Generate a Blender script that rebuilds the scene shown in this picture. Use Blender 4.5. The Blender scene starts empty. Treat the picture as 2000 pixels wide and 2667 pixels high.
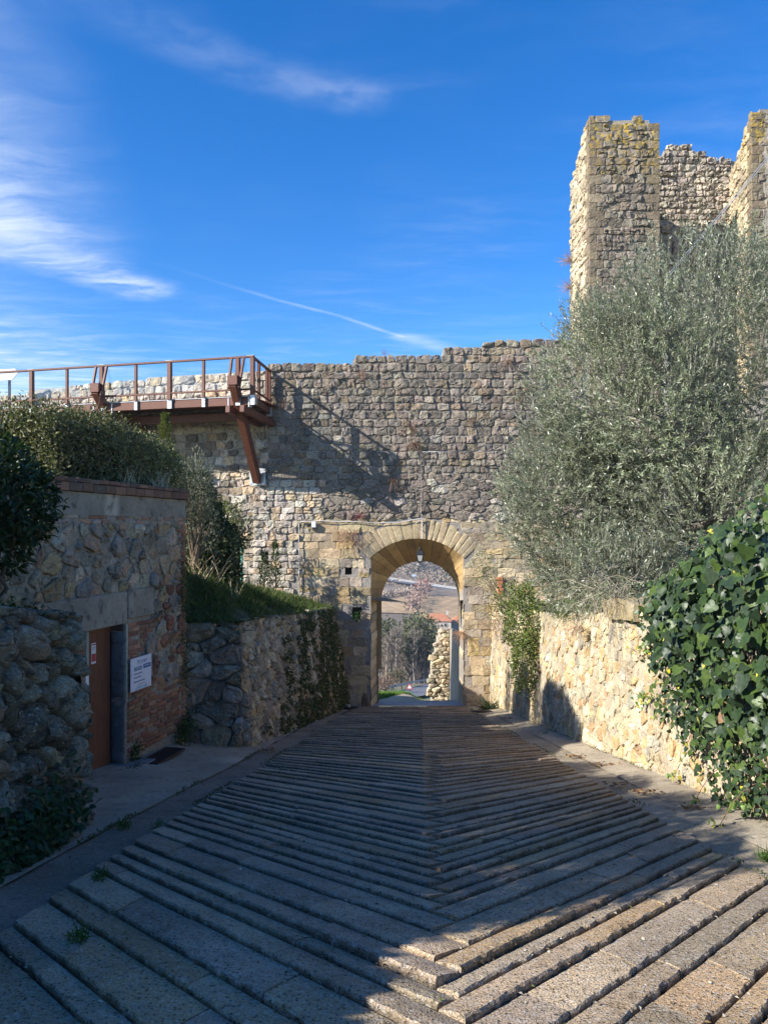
import bpy, math, random
import numpy as np
from mathutils import Vector
R = math.radians
sc = bpy.context.scene
COL = sc.collection

# ------------------------------------------------------------------ camera
cam = bpy.data.cameras.new('camera')
cam_o = bpy.data.objects.new('camera', cam)
COL.objects.link(cam_o)
cam.sensor_fit = 'VERTICAL'
cam.sensor_height = 36.0
cam.lens = 36.0 * 2000 / 2667
cam.shift_y = 0.0174
cam.clip_end = 6000
cam_o.location = (0, 0, 1.6)
cam_o.rotation_euler = (R(90), 0, 0)
sc.camera = cam_o

# ------------------------------------------------------------------ sun, sky, exposure
SUN_TRAVEL = Vector((4.78, 2.40, -3.06)).normalized()
SUN_EL, SUN_ROT = R(29.8), R(-116.7)
sun = bpy.data.lights.new('sun', 'SUN')
sun.energy = 5.0
sun.angle = R(0.53)
sun.color = (1.0, 0.95, 0.875)
sun_o = bpy.data.objects.new('sun', sun)
COL.objects.link(sun_o)
sun_o.rotation_euler = SUN_TRAVEL.to_track_quat('-Z', 'Y').to_euler()

sc.view_settings.view_transform = 'Standard'
sc.view_settings.look = 'None'
sc.view_settings.exposure = 0.92
sc.view_settings.gamma = 1
sc.view_settings.use_curve_mapping = False
sc.cycles.use_denoising = True
sc.cycles.max_bounces = 6
sc.cycles.diffuse_bounces = 4
sc.cycles.transparent_max_bounces = 8

world = bpy.data.worlds.new('World')
sc.world = world
world.use_nodes = True


class NT:
    """thin wrapper round a node tree"""
    def __init__(s, tree):
        s.t = tree
    def n(s, kind, **kw):
        nd = s.t.nodes.new('ShaderNode' + kind)
        for k, v in kw.items():
            if k.startswith('i_'):
                key = k[2:]
                key = int(key) if key.isdigit() else key
                s.put(nd.inputs[key], v)
            else:
                setattr(nd, k, v)
        return nd
    def put(s, sock, v):
        if isinstance(v, bpy.types.NodeSocket):
            s.t.links.new(v, sock)
        else:
            sock.default_value = v
    def math(s, op, a, b=0.0, c=0.0, clamp=False):
        nd = s.n('Math', operation=op, use_clamp=clamp)
        s.put(nd.inputs[0], a); s.put(nd.inputs[1], b); s.put(nd.inputs[2], c)
        return nd.outputs[0]
    def vmath(s, op, a, b=(0, 0, 0), sc_=None):
        nd = s.n('VectorMath', operation=op)
        s.put(nd.inputs[0], a); s.put(nd.inputs[1], b)
        if sc_ is not None:
            s.put(nd.inputs[3], sc_)
        return nd.outputs[1] if op in ('DOT_PRODUCT', 'LENGTH', 'DISTANCE') else nd.outputs[0]
    def noise(s, vec, scale, detail=4, rough=0.6, dist=0.0, col=False):
        nd = s.n('TexNoise')
        s.put(nd.inputs['Vector'], vec)
        nd.inputs['Scale'].default_value = scale
        nd.inputs['Detail'].default_value = detail
        nd.inputs['Roughness'].default_value = rough
        nd.inputs['Distortion'].default_value = dist
        return nd.outputs['Color' if col else 'Fac']
    def ramp(s, v, lo, hi, a=0.0, b=1.0):
        nd = s.n('MapRange', interpolation_type='SMOOTHSTEP')
        s.put(nd.inputs[0], v); s.put(nd.inputs[1], lo); s.put(nd.inputs[2], hi)
        s.put(nd.inputs[3], a); s.put(nd.inputs[4], b)
        return nd.outputs[0]
    def mix(s, f, a, b, mode='MIX'):
        nd = s.n('MixRGB', blend_type=mode)
        s.put(nd.inputs[0], f); s.put(nd.inputs[1], a); s.put(nd.inputs[2], b)
        return nd.outputs[0]


def build_world():
    t = NT(world.node_tree)
    bg = world.node_tree.nodes['Background']
    sky = t.n('TexSky', sky_type='NISHITA', sun_disc=False)
    sky.sun_elevation = SUN_EL
    sky.sun_rotation = SUN_ROT
    sky.altitude = 300
    sky.air_density = 1.0
    sky.dust_density = 0.2
    sky.ozone_density = 4.0
    hs = t.n('HueSaturation')
    hs.inputs['Hue'].default_value = 0.509
    hs.inputs['Saturation'].default_value = 1.32
    hs.inputs['Value'].default_value = 1.0
    t.put(hs.inputs['Color'], sky.outputs[0])
    gen = t.n('TexCoord').outputs['Generated']
    xyz = t.n('SeparateXYZ'); t.put(xyz.inputs[0], gen)
    x, y, z = xyz.outputs
    zc = t.math('MAXIMUM', z, 0.02)
    cmb = t.n('CombineXYZ')
    t.put(cmb.inputs[0], t.math('DIVIDE', x, zc))
    t.put(cmb.inputs[1], t.math('DIVIDE', y, zc))
    P = cmb.outputs[0]                                   # a point on the high cloud layer
    w1 = t.noise(P, 1.6, 5, 0.6, col=True)
    warp = t.vmath('SCALE', t.vmath('SUBTRACT', w1, (0.5, 0.5, 0.5)), sc_=0.35)
    PW = t.vmath('ADD', P, warp)
    mp = t.n('Mapping'); t.put(mp.inputs[0], PW)
    mp.inputs['Rotation'].default_value = (0, 0, R(-52)); mp.inputs['Scale'].default_value = (1.0, 3.0, 1)
    fib = t.noise(mp.outputs[0], 2.3, 8, 0.62, 0.4)       # fibrous cirrus
    fine = t.noise(PW, 7.0, 6, 0.6)
    def capsule(p, a, b, w, soft):
        ax, ay = a; bx, by = b
        d = (bx - ax, by - ay, 0); L2 = d[0] ** 2 + d[1] ** 2
        pa = t.vmath('SUBTRACT', p, (ax, ay, 0))
        h = t.math('DIVIDE', t.vmath('DOT_PRODUCT', pa, d), L2, clamp=True)
        q = t.vmath('SUBTRACT', pa, t.vmath('SCALE', d, sc_=h))
        return t.ramp(t.vmath('LENGTH', q), w + soft, w), h
    def add(a, b):
        return t.math('ADD', a, b)
    def mul(a, b):
        return t.math('MULTIPLY', a, b)
    m1, _ = capsule(PW, (-1.25, 2.05), (-1.22, 2.75), 0.0, 0.36)
    c1 = mul(m1, t.ramp(fib, 0.1, 0.85, 0.08, 0.40))
    m0, _ = capsule(PW, (-1.05, 1.35), (-1.3, 2.5), 0.05, 0.5)
    c1 = add(c1, mul(m0, t.ramp(fib, 0.15, 0.8, 0.05, 0.46)))
    m1b, _ = capsule(PW, (-1.18, 2.95), (-1.02, 3.2), 0.01, 0.22)
    c1b = mul(m1b, t.ramp(fib, 0.3, 0.7, 0.0, 0.55))
    m2, h2 = capsule(PW, (-0.62, 1.40), (-0.10, 1.80), 0.0, 0.15)
    c2 = mul(mul(m2, t.ramp(fine, 0.25, 0.8, 0.02, 0.22)), t.math('MULTIPLY_ADD', h2, 0.8, 0.2))
    pl = t.vmath('ADD', P, t.vmath('SCALE', t.vmath('SUBTRACT', w1, (0.5, 0.5, 0.5)), sc_=0.10))
    m3, h3 = capsule(pl, (-0.86, 2.89), (0.10, 3.96), 0.0, 0.032)
    c3 = mul(mul(m3, t.ramp(fine, 0.15, 0.6, 0.12, 0.25)), t.ramp(h3, 0.0, 0.7, 0.05, 1.0))
    m4, h4 = capsule(pl, (0.12, 3.98), (0.62, 4.55), 0.01, 0.12)
    c4 = mul(m4, t.ramp(fib, 0.2, 0.7, 0.06, 0.30))
    low = mul(t.ramp(z, 0.33, 0.12), t.ramp(fib, 0.42, 0.8, 0.0, 0.30))
    thin = mul(t.ramp(t.noise(P, 0.55, 3), 0.45, 0.75), t.ramp(fib, 0.35, 0.85, 0.0, 0.22))
    side = mul(t.ramp(t.math('DIVIDE', x, zc), -1.2, -2.6), t.ramp(fib, 0.2, 0.8, 0.1, 0.7))   # cirrus added on the unseen left to whiten the fill light
    dens = c1
    for c in (c1b, c2, c3, c4, low, thin, side):
        dens = t.math('ADD', dens, c)
    dens = t.math('MINIMUM', mul(dens, t.ramp(z, 0.03, 0.12)), 0.9)
    mixed = t.mix(dens, hs.outputs[0], (4.3, 4.7, 5.2, 1))
    t.put(bg.inputs[0], mixed)
    bg.inputs[1].default_value = 0.127
build_world()
# ------------------------------------------------------------------ mesh helpers
class MB:
    """collects vertices, faces and a colour per vertex"""
    def __init__(s):
        s.v, s.q, s.t, s.c, s.n = [], [], [], [], 0
    def add(s, v, q=None, t=None, col=(0.5, 0.5, 0.5, 0)):
        v = np.asarray(v, float).reshape(-1, 3)
        s.v.append(v)
        if q is not None and len(q):
            s.q.append(np.asarray(q, int).reshape(-1, 4) + s.n)
        if t is not None and len(t):
            s.t.append(np.asarray(t, int).reshape(-1, 3) + s.n)
        c = np.asarray(col, float)
        if c.ndim == 1:
            c = np.tile(c if len(c) == 4 else np.append(c, 0), (len(v), 1))
        s.c.append(c)
        s.n += len(v)
        return s
    def box(s, c, sx, sy, sz, col=(0.5, 0.5, 0.5, 0), ax=None, bev=0.0):
        """box of half sizes sx, sy, sz about c; ax = three axis vectors"""
        ax = np.eye(3) if ax is None else np.array([np.asarray(a, float) for a in ax])
        h = np.array([sx, sy, sz])
        if bev > 0:
            b = min(bev, min(h) * 0.6)
            vs, idx = [], {}
            for i in (-1, 1):
                for j in (-1, 1):
                    for k in (-1, 1):
                        for a in range(3):
                            p = h - b; p = p.copy(); p[a] = h[a]
                            idx[(i, j, k, a)] = len(vs); vs.append(p * (i, j, k))
            q, t = [], []
            sg = [(-1, -1), (1, -1), (1, 1), (-1, 1)]
            for a in range(3):
                o = [x for x in range(3) if x != a]
                for d in (-1, 1):
                    f = []
                    for (e, g) in sg:
                        key = [0, 0, 0]; key[a] = d; key[o[0]] = e; key[o[1]] = g
                        f.append(idx[(*key, a)])
                    q.append(f)
                for e in (-1, 1):
                    for g in (-1, 1):
                        k0 = [0, 0, 0]; k1 = [0, 0, 0]
                        k0[a] = -1; k1[a] = 1
                        for k in (k0, k1):
                            k[o[0]] = e; k[o[1]] = g
                        q.append([idx[(*k0, o[0])], idx[(*k1, o[0])], idx[(*k1, o[1])], idx[(*k0, o[1])]])
            for i in (-1, 1):
                for j in (-1, 1):
                    for k in (-1, 1):
                        t.append([idx[(i, j, k, a)] for a in range(3)])
            v = np.array(vs) @ ax + np.asarray(c, float)
            return s.add(v, q, t, col)
        sg = np.array([(i, j, k) for i in (-1, 1) for j in (-1, 1) for k in (-1, 1)])
        v = (sg * h) @ ax + np.asarray(c, float)
        q = [(0, 1, 3, 2), (4, 6, 7, 5), (0, 4, 5, 1), (2, 3, 7, 6), (0, 2, 6, 4), (1, 5, 7, 3)]
        return s.add(v, q, None, col)
    def beam(s, a, b, w, h, col=(0.5, 0.5, 0.5, 0), up=(0, 0, 1), bev=0.006):
        a = np.asarray(a, float); b = np.asarray(b, float)
        d = b - a; L = np.linalg.norm(d); d /= L
        u = np.asarray(up, float); sx = np.cross(d, u); sx /= np.linalg.norm(sx); uz = np.cross(sx, d)
        return s.box((a + b) / 2, L / 2, w / 2, h / 2, col, (d, sx, uz), bev)
    def tube(s, pts, rad, k=6, col=(0.5, 0.5, 0.5, 0), cap=False):
        pts = np.asarray(pts, float); n = len(pts)
        rad = np.full(n, rad) if np.isscalar(rad) else np.asarray(rad, float)
        tg = np.gradient(pts, axis=0); tg /= np.linalg.norm(tg, axis=1)[:, None] + 1e-9
        ref = np.array([0.13, 0.21, 0.97]) if abs(tg[:, 2]).mean() < 0.8 else np.array([0.95, 0.2, 0.1])
        a = np.cross(tg, ref); a /= np.linalg.norm(a, axis=1)[:, None] + 1e-9
        b = np.cross(tg, a)
        ang = np.arange(k) * 2 * math.pi / k
        v = pts[:, None] + rad[:, None, None] * (np.cos(ang)[None, :, None] * a[:, None] + np.sin(ang)[None, :, None] * b[:, None])
        q = [(i * k + j, i * k + (j + 1) % k, (i + 1) * k + (j + 1) % k, (i + 1) * k + j) for i in range(n - 1) for j in range(k)]
        t = []
        if cap:
            t = [(0, j + 1, j) for j in range(1, k - 1)] + [((n - 1) * k, (n - 1) * k + j, (n - 1) * k + j + 1) for j in range(1, k - 1)]
        return s.add(v.reshape(-1, 3), q, t, col)
    def grid(s, P, col=(0.5, 0.5, 0.5, 0), flip=False):
        """P: (m, n, 3) array of points"""
        P = np.asarray(P, float); m, n = P.shape[:2]
        i, j = np.meshgrid(np.arange(m - 1), np.arange(n - 1), indexing='ij')
        a = (i * n + j).ravel()
        q = np.stack([a, a + 1, a + n + 1, a + n], 1)
        if flip:
            q = q[:, ::-1]
        c = np.asarray(col, float)
        if c.ndim == 3:
            c = c.reshape(-1, c.shape[-1])
        return s.add(P.reshape(-1, 3), q, None, c)
    def lathe(s, prof, c, k=12, col=(0.5, 0.5, 0.5, 0)):
        ang = np.arange(k) * 2 * math.pi / k
        v = [(c[0] + r * math.cos(a), c[1] + r * math.sin(a), c[2] + z) for r, z in prof for a in ang]
        n = len(prof)
        q = [(i * k + j, i * k + (j + 1) % k, (i + 1) * k + (j + 1) % k, (i + 1) * k + j) for i in range(n - 1) for j in range(k)]
        return s.add(v, q, None, col)


WLOC = {}

def mesh_data(name, mb, origin, smooth):
    v = np.concatenate(mb.v) - origin
    c = np.concatenate(mb.c)
    q = np.concatenate(mb.q) if mb.q else np.zeros((0, 4), int)
    t = np.concatenate(mb.t) if mb.t else np.zeros((0, 3), int)
    me = bpy.data.meshes.new(name)
    me.vertices.add(len(v)); me.vertices.foreach_set('co', v.astype(np.float32).ravel())
    loops = np.concatenate([q.ravel(), t.ravel()]).astype(np.int32)
    me.loops.add(len(loops)); me.loops.foreach_set('vertex_index', loops)
    nq, ntr = len(q), len(t)
    me.polygons.add(nq + ntr)
    st = np.concatenate([np.arange(nq) * 4, nq * 4 + np.arange(ntr) * 3]).astype(np.int32)
    me.polygons.foreach_set('loop_start', st)
    me.polygons.foreach_set('use_smooth', np.full(nq + ntr, bool(smooth)))
    me.update(calc_edges=True)
    at = me.attributes.new('col', 'FLOAT_COLOR', 'POINT')
    at.data.foreach_set('color', c.astype(np.float32).ravel())
    return me


def obj(name, mb, mat, parent=None, smooth=True, loc=None, kind=None):
    """links what mb holds as ONE mesh object; its origin is loc or the middle of its own foot"""
    allv = np.concatenate(mb.v)
    if loc is None:
        lo, hi = allv.min(0), allv.max(0)
        loc = ((lo[0] + hi[0]) / 2, (lo[1] + hi[1]) / 2, (lo[2] + hi[2]) / 2 if parent else lo[2])
    loc = np.asarray(loc, float)
    me = mesh_data(name, mb, loc, smooth)
    me.materials.append(mat)
    o = bpy.data.objects.new(name, me)
    COL.objects.link(o)
    base = WLOC[parent.name] if parent else np.zeros(3)
    o.parent = parent
    o.location = loc - base
    WLOC[o.name] = loc
    if kind:
        o['kind'] = kind
    return o


def thing(name, label, cat, loc=(0, 0, 0), group=None):
    o = bpy.data.objects.new(name, None)
    o.empty_display_size = 0.2
    COL.objects.link(o)
    o.location = loc
    WLOC[o.name] = np.asarray(loc, float)
    return tag(o, label, cat, group)


def tag(o, label, cat, group=None):
    o['label'] = label
    o['category'] = cat
    if group:
        o['group'] = group
    return o


def noise3(P, freq, seed):
    """cheap smooth noise in about -1..1"""
    r = np.random.RandomState(seed)
    out = np.zeros(len(P))
    for k in range(5):
        d = r.normal(size=3); d /= np.linalg.norm(d)
        out += np.sin(P @ d * freq * r.uniform(0.7, 1.5) * 2.2 + r.uniform(0, 6.28))
    return out / 2.6


# ------------------------------------------------------------------ materials
def mat_new(name, rough=0.9, spec=0.3):
    m = bpy.data.materials.new(name)
    m.use_nodes = True
    t = NT(m.node_tree)
    b = m.node_tree.nodes['Principled BSDF']
    b.inputs['Roughness'].default_value = rough
    b.inputs['Specular IOR Level'].default_value = spec
    return m, t, b


def stone_mat(name, pit=0.55, bump=0.02, lo=0.6, hi=1.35, grain=22.0, dark=(0.055, 0.05, 0.045, 1), pale=0.4, spots=0.45, speck=13.0, pale_col=(0.42, 0.41, 0.38, 1)):
    m, t, b = mat_new(name, 0.92, 0.2)
    pos = t.n('NewGeometry').outputs['Position']
    at = t.n('Attribute', attribute_name='col')
    big = t.noise(pos, 1.1, 4, 0.6)
    mid = t.noise(pos, 6.0, 6, 0.65)
    fin = t.noise(pos, grain, 6, 0.7)
    vor = t.n('TexVoronoi'); t.put(vor.inputs['Vector'], t.vmath('ADD', pos, t.vmath('SCALE', t.noise(pos, 9.0, 3, col=True), sc_=0.08)))
    vor.inputs['Scale'].default_value = grain * 1.1
    f = t.math('MULTIPLY', t.ramp(fin, 0.25, 0.75, lo, hi), t.ramp(big, 0.25, 0.75, 0.8, 1.18))
    c = t.mix(1.0, at.outputs['Color'], t.n('CombineColor', i_0=f, i_1=f, i_2=f).outputs[0], 'MULTIPLY')
    c = t.mix(t.math('MULTIPLY', t.ramp(mid, 0.52, 0.68), pit), c, dark)
    c = t.mix(t.math('MULTIPLY', t.ramp(t.noise(pos, speck, 5, 0.7), 0.57, 0.68), pale), c, pale_col)
    holes = t.math('MULTIPLY', t.ramp(vor.outputs['Distance'], 0.28, 0.12), t.ramp(t.noise(pos, 4.0, 2), 0.48, 0.6))
    c = t.mix(t.math('MULTIPLY', holes, spots), c, dark)
    lich = t.math('MULTIPLY', t.ramp(t.noise(pos, 5.0, 5, 0.7), 0.47, 0.6), at.outputs['Alpha'])
    c = t.mix(lich, c, (0.40, 0.27, 0.045, 1))
    t.put(b.inputs['Base Color'], c)
    h = t.math('ADD', t.math('MULTIPLY', mid, 1.2), t.math('MULTIPLY', fin, 0.55))
    h = t.math('SUBTRACT', h, t.math('MULTIPLY', holes, 0.35))
    bp = t.n('Bump', i_Strength=0.9, i_Distance=bump); t.put(bp.inputs['Height'], h)
    t.put(b.inputs['Normal'], bp.outputs[0])
    return m


def leaf_mat(name, rough=0.45, trans=0.25, back=None, spec=0.35):
    m, t, b = mat_new(name, rough, spec)
    at = t.n('Attribute', attribute_name='col')
    pos = t.n('NewGeometry')
    c = t.mix(1.0, at.outputs['Color'], t.n('CombineColor', i_0=(v := t.ramp(t.noise(pos.outputs['Position'], 30.0, 2), 0.3, 0.7, 0.8, 1.2)), i_1=v, i_2=v).outputs[0], 'MULTIPLY')
    if back:
        c = t.mix(pos.outputs['Backfacing'], c, back)
    t.put(b.inputs['Base Color'], c)
    tr = t.n('BsdfTranslucent'); t.put(tr.inputs[0], t.mix(1.0, c, (1.1, 1.25, 0.55, 1), 'MULTIPLY'))
    mx = t.n('MixShader'); mx.inputs[0].default_value = trans
    t.put(mx.inputs[1], b.outputs[0]); t.put(mx.inputs[2], tr.outputs[0])
    t.put(m.node_tree.nodes['Material Output'].inputs[0], mx.outputs[0])
    return m


def flat_mat(name, col=None, rough=0.5, metal=0.0, var=0.15, scale=20.0, bump=0.0, spec=0.4, stretch=None):
    """colour (or the col attribute when col is None) with a little variation"""
    m, t, b = mat_new(name, rough, spec)
    b.inputs['Metallic'].default_value = metal
    pos = t.n('NewGeometry').outputs['Position']
    if stretch:
        mp = t.n('Mapping'); t.put(mp.inputs[0], pos); mp.inputs['Scale'].default_value = stretch; pos = mp.outputs[0]
    n = t.noise(pos, scale, 5, 0.65)
    f = t.ramp(n, 0.25, 0.75, 1 - var, 1 + var)
    base = (*col, 1) if col else t.n('Attribute', attribute_name='col').outputs['Color']
    c = t.mix(1.0, base, t.n('CombineColor', i_0=f, i_1=f, i_2=f).outputs[0], 'MULTIPLY')
    t.put(b.inputs['Base Color'], c)
    if bump:
        bp = t.n('Bump', i_Strength=0.8, i_Distance=bump); t.put(bp.inputs['Height'], n)
        t.put(b.inputs['Normal'], bp.outputs[0])
    return m


M = {}
M['stone'] = stone_mat('rubble_stone', pit=0.5, bump=0.03, pale=0.3, lo=0.62, hi=1.3)
M['boulder'] = stone_mat('boulder_stone', pit=0.85, bump=0.035, grain=48.0, pale=0.8, lo=0.4, hi=1.45, spots=0.85, speck=20.0, pale_col=(0.60, 0.57, 0.50, 1))
M['ashlar'] = stone_mat('dressed_stone', pit=0.3, bump=0.010, lo=0.75, hi=1.2, pale=0.15, spots=0.5)
M['mortar'] = stone_mat('lime_mortar', pit=0.6, bump=0.04, lo=0.6, hi=1.3, grain=26.0, pale=0.35, spots=0.4)
M['brick'] = stone_mat('old_brick', pit=0.35, bump=0.006, lo=0.7, hi=1.25, grain=40.0, pale=0.25, spots=0.2)


def slab_mat():
    """ramp slabs: concrete with pebbles showing and small holes"""
    m, t, b = mat_new('pebbled_slab', 0.8, 0.35)
    pos = t.n('NewGeometry').outputs['Position']
    at = t.n('Attribute', attribute_name='col')
    warp = t.vmath('ADD', pos, t.vmath('SCALE', t.noise(pos, 25.0, 2, col=True), sc_=0.03))
    v1 = t.n('TexVoronoi'); t.put(v1.inputs['Vector'], warp); v1.inputs['Scale'].default_value = 42.0
    v2 = t.n('TexVoronoi', feature='DISTANCE_TO_EDGE'); t.put(v2.inputs['Vector'], warp); v2.inputs['Scale'].default_value = 42.0
    peb = t.ramp(v2.outputs[0], 0.02, 0.14)
    hole = t.math('MULTIPLY', t.ramp(v1.outputs['Distance'], 0.42, 0.2), t.ramp(t.n('SeparateColor', i_0=v1.outputs['Color']).outputs[0], 0.5, 0.55))
    big = t.noise(pos, 1.7, 5, 0.62)
    fin = t.noise(pos, 60.0, 4, 0.6)
    f = t.math('MULTIPLY', t.ramp(big, 0.25, 0.75, 0.72, 1.25), t.ramp(fin, 0.25, 0.75, 0.75, 1.25))
    c = t.mix(1.0, at.outputs['Color'], t.n('CombineColor', i_0=f, i_1=f, i_2=f).outputs[0], 'MULTIPLY')
    c = t.mix(t.math('MULTIPLY', t.ramp(t.noise(pos, 2.6, 5, 0.7), 0.56, 0.72), 0.55), c, (0.27, 0.17, 0.08, 1))
    tone = t.n('SeparateColor', i_0=v1.outputs['Color']).outputs[1]
    c = t.mix(t.math('MULTIPLY', t.ramp(tone, 0.75, 0.8), 0.35), c, (0.5, 0.47, 0.42, 1))
    c = t.mix(t.math('MULTIPLY', t.math('SUBTRACT', 1.0, peb), 0.25), c, (0.06, 0.055, 0.05, 1))
    c = t.mix(t.math('MULTIPLY', hole, 0.75), c, (0.035, 0.033, 0.03, 1))
    t.put(b.inputs['Base Color'], c)
    h = t.math('SUBTRACT', t.math('ADD', t.math('MULTIPLY', peb, 0.35), t.math('MULTIPLY', fin, 0.5)), t.math('MULTIPLY', hole, 0.9))
    bp = t.n('Bump', i_Strength=1.0, i_Distance=0.012); t.put(bp.inputs['Height'], h)
    t.put(b.inputs['Normal'], bp.outputs[0])
    return m
M['slab'] = slab_mat()
M['pave'] = stone_mat('worn_concrete', pit=0.45, bump=0.014, lo=0.7, hi=1.25, grain=38.0, pale=0.25, spots=0.5)
M['gravel'] = flat_mat('gravel', None, 0.95, var=0.3, scale=30.0, bump=0.01)
M['earth'] = flat_mat('earth', None, 0.95, var=0.3, scale=3.0, bump=0.03)
M['field'] = flat_mat('far_land', None, 0.95, var=0.25, scale=0.15)
M['asphalt'] = flat_mat('asphalt', (0.15, 0.15, 0.155), 0.9, var=0.15, scale=1.0)
M['timber'] = flat_mat('stained_timber', (0.125, 0.042, 0.022), 0.55, var=0.4, scale=9.0, bump=0.002, stretch=(1, 1, 6))
M['steel'] = flat_mat('galvanised_steel', (0.42, 0.44, 0.46), 0.42, metal=0.7, var=0.15, scale=12.0)
M['iron'] = flat_mat('black_iron', (0.012, 0.012, 0.013), 0.5, var=0.2)
M['door'] = flat_mat('rust_brown_door', (0.155, 0.058, 0.028), 0.6, var=0.25, scale=5.0, stretch=(4, 4, 1), bump=0.001)
M['white'] = flat_mat('white_paint', None, 0.4, var=0.04, scale=6.0)
M['cable'] = flat_mat('pale_cable', (0.55, 0.53, 0.5), 0.5, var=0.15)
M['green_post'] = flat_mat('green_coated_steel', (0.02, 0.20, 0.14), 0.45, var=0.1)
M['bark'] = flat_mat('bark', None, 0.95, var=0.35, scale=14.0, bump=0.02)
M['leaf'] = leaf_mat('leaf', 0.42, 0.22)
M['dull_leaf'] = leaf_mat('dull_leaf', 0.6, 0.2, spec=0.2)
M['olive'] = leaf_mat('olive_leaf', 0.38, 0.10, back=(0.40, 0.42, 0.33, 1), spec=0.5)
M['ivy'] = leaf_mat('ivy_leaf', 0.40, 0.10, spec=0.28)
M['straw'] = flat_mat('dry_stalk', None, 0.9, var=0.2)
M['far'] = flat_mat('far_foliage', None, 0.95, var=0.2, scale=1.0)
M['roof'] = flat_mat('roof_tile', (0.42, 0.17, 0.08), 0.85, var=0.25, scale=1.5)
M['plaster'] = stone_mat('stained_plaster', pit=0.75, bump=0.015, lo=0.8, hi=1.15, grain=12.0, pale=0.25, spots=0.25, speck=7.0)


def glass_mat():
    m, t, b = mat_new('clear_glass', 0.02, 0.5)
    b.inputs['Base Color'].default_value = (0.9, 0.97, 0.96, 1)
    b.inputs['Transmission Weight'].default_value = 1.0
    b.inputs['IOR'].default_value = 1.45
    tr = t.n('BsdfTransparent'); tr.inputs[0].default_value = (0.96, 0.985, 0.985, 1)
    mx = t.n('MixShader'); mx.inputs[0].default_value = 0.05
    gl = t.n('BsdfGlossy'); gl.inputs['Roughness'].default_value = 0.03
    t.put(mx.inputs[1], tr.outputs[0]); t.put(mx.inputs[2], gl.outputs[0])
    t.put(m.node_tree.nodes['Material Output'].inputs[0], mx.outputs[0])
    return m
M['glass'] = glass_mat()
M['frost'] = flat_mat('frosted_lamp_glass', (0.35, 0.36, 0.34), 0.3, var=0.05)


# ------------------------------------------------------------------ stones
def centroid(p):
    x, y = p[:, 0], p[:, 1]; x1, y1 = np.roll(x, -1), np.roll(y, -1)
    c = x * y1 - x1 * y; a = c.sum() / 2
    if abs(a) < 1e-9:
        return p.mean(0), 0.0
    return np.array([((x + x1) * c).sum(), ((y + y1) * c).sum()]) / (6 * a), abs(a)


def cut_corners(p, q):
    n = np.roll(p, -1, 0)
    return np.stack([p + (n - p) * q, n - (n - p) * q], 1).reshape(-1, 2)


def refine(p, L):
    out = []
    for a, b in zip(p, np.roll(p, -1, 0)):
        k = max(1, int(round(np.linalg.norm(b - a) / L)))
        for i in range(k):
            out.append(a + (b - a) * i / k)
    return np.array(out)


RINGS = {'low': ((1.0, -0.6), (1.0, 0.55), (0.80, 0.98)),
         'mid': ((1.0, -0.6), (1.0, 0.5), (0.90, 0.92), (0.50, 1.02)),
         'high': ((1.0, -0.6), (1.0, 0.2), (0.96, 0.55), (0.85, 0.84), (0.63, 1.0), (0.34, 1.06)),
         'plain': ((1.0, -0.6), (0.997, 0.9), (0.975, 1.0), (0.5, 1.0)),
         'flat': ((1.0, -0.6), (0.985, 0.7), (0.93, 1.0), (0.5, 1.02))}


def stone_geo(poly, depth, rng, joint=0.015, q=0.2, chaikin=1, lod='mid', rough=0.3, seg=None, wob=0.05):
    """a worn stone on the outline poly (u, v); returns (u, v, w) vertices, quads, tris"""
    p = np.asarray(poly, float)
    c, a = centroid(p)
    size = math.sqrt(max(a, 1e-4))
    for k in range(chaikin):
        p = cut_corners(p, q if k == 0 else 0.25)
    p = refine(p, seg or size * 0.42)
    n = len(p)
    p = c + (p - c) * max(0.55, 1 - 2 * joint / size)
    vs = []
    for s_, wf in RINGS[lod]:
        ring = c + (p - c) * s_
        vs.append(np.column_stack([ring, np.full(n, depth * wf)]))
    vs.append(np.array([[c[0], c[1], depth * RINGS[lod][-1][1]]]))
    V = np.concatenate(vs)
    sd = rng.randint(1 << 30)
    S = V / size
    d1 = noise3(S, 1.6, sd); d2 = noise3(S, 4.2, sd + 1)
    front = V[:, 2] > 0
    jit = np.concatenate([rng.normal(0, 1, (len(V) - 1, 3)), [[0, 0, 0]]])
    V[:, 2] += np.where(front, depth * rough * (d1 + 0.7 * d2 + 0.45 * jit[:, 2]), 0)
    V[:, :2] += jit[:, :2] * size * 0.035 * min(1.0, rough / 0.4) * front[:, None]
    V[:, 0] += wob * size * noise3(S, 2.0, sd + 2)
    V[:, 1] += wob * size * noise3(S, 2.0, sd + 3)
    tilt = rng.normal(0, 0.10, 2) * rough
    V[:, 2] += np.where(front, ((V[:, :2] - c) @ tilt), 0)
    R_ = len(RINGS[lod])
    i, j = np.meshgrid(np.arange(R_ - 1), np.arange(n), indexing='ij')
    i, j = i.ravel(), j.ravel(); j1 = (j + 1) % n
    Q = np.stack([i * n + j, i * n + j1, (i + 1) * n + j1, (i + 1) * n + j], 1)
    T = [((R_ - 1) * n + k, (R_ - 1) * n + (k + 1) % n, R_ * n) for k in range(n)]
    return V, Q, T


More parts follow.
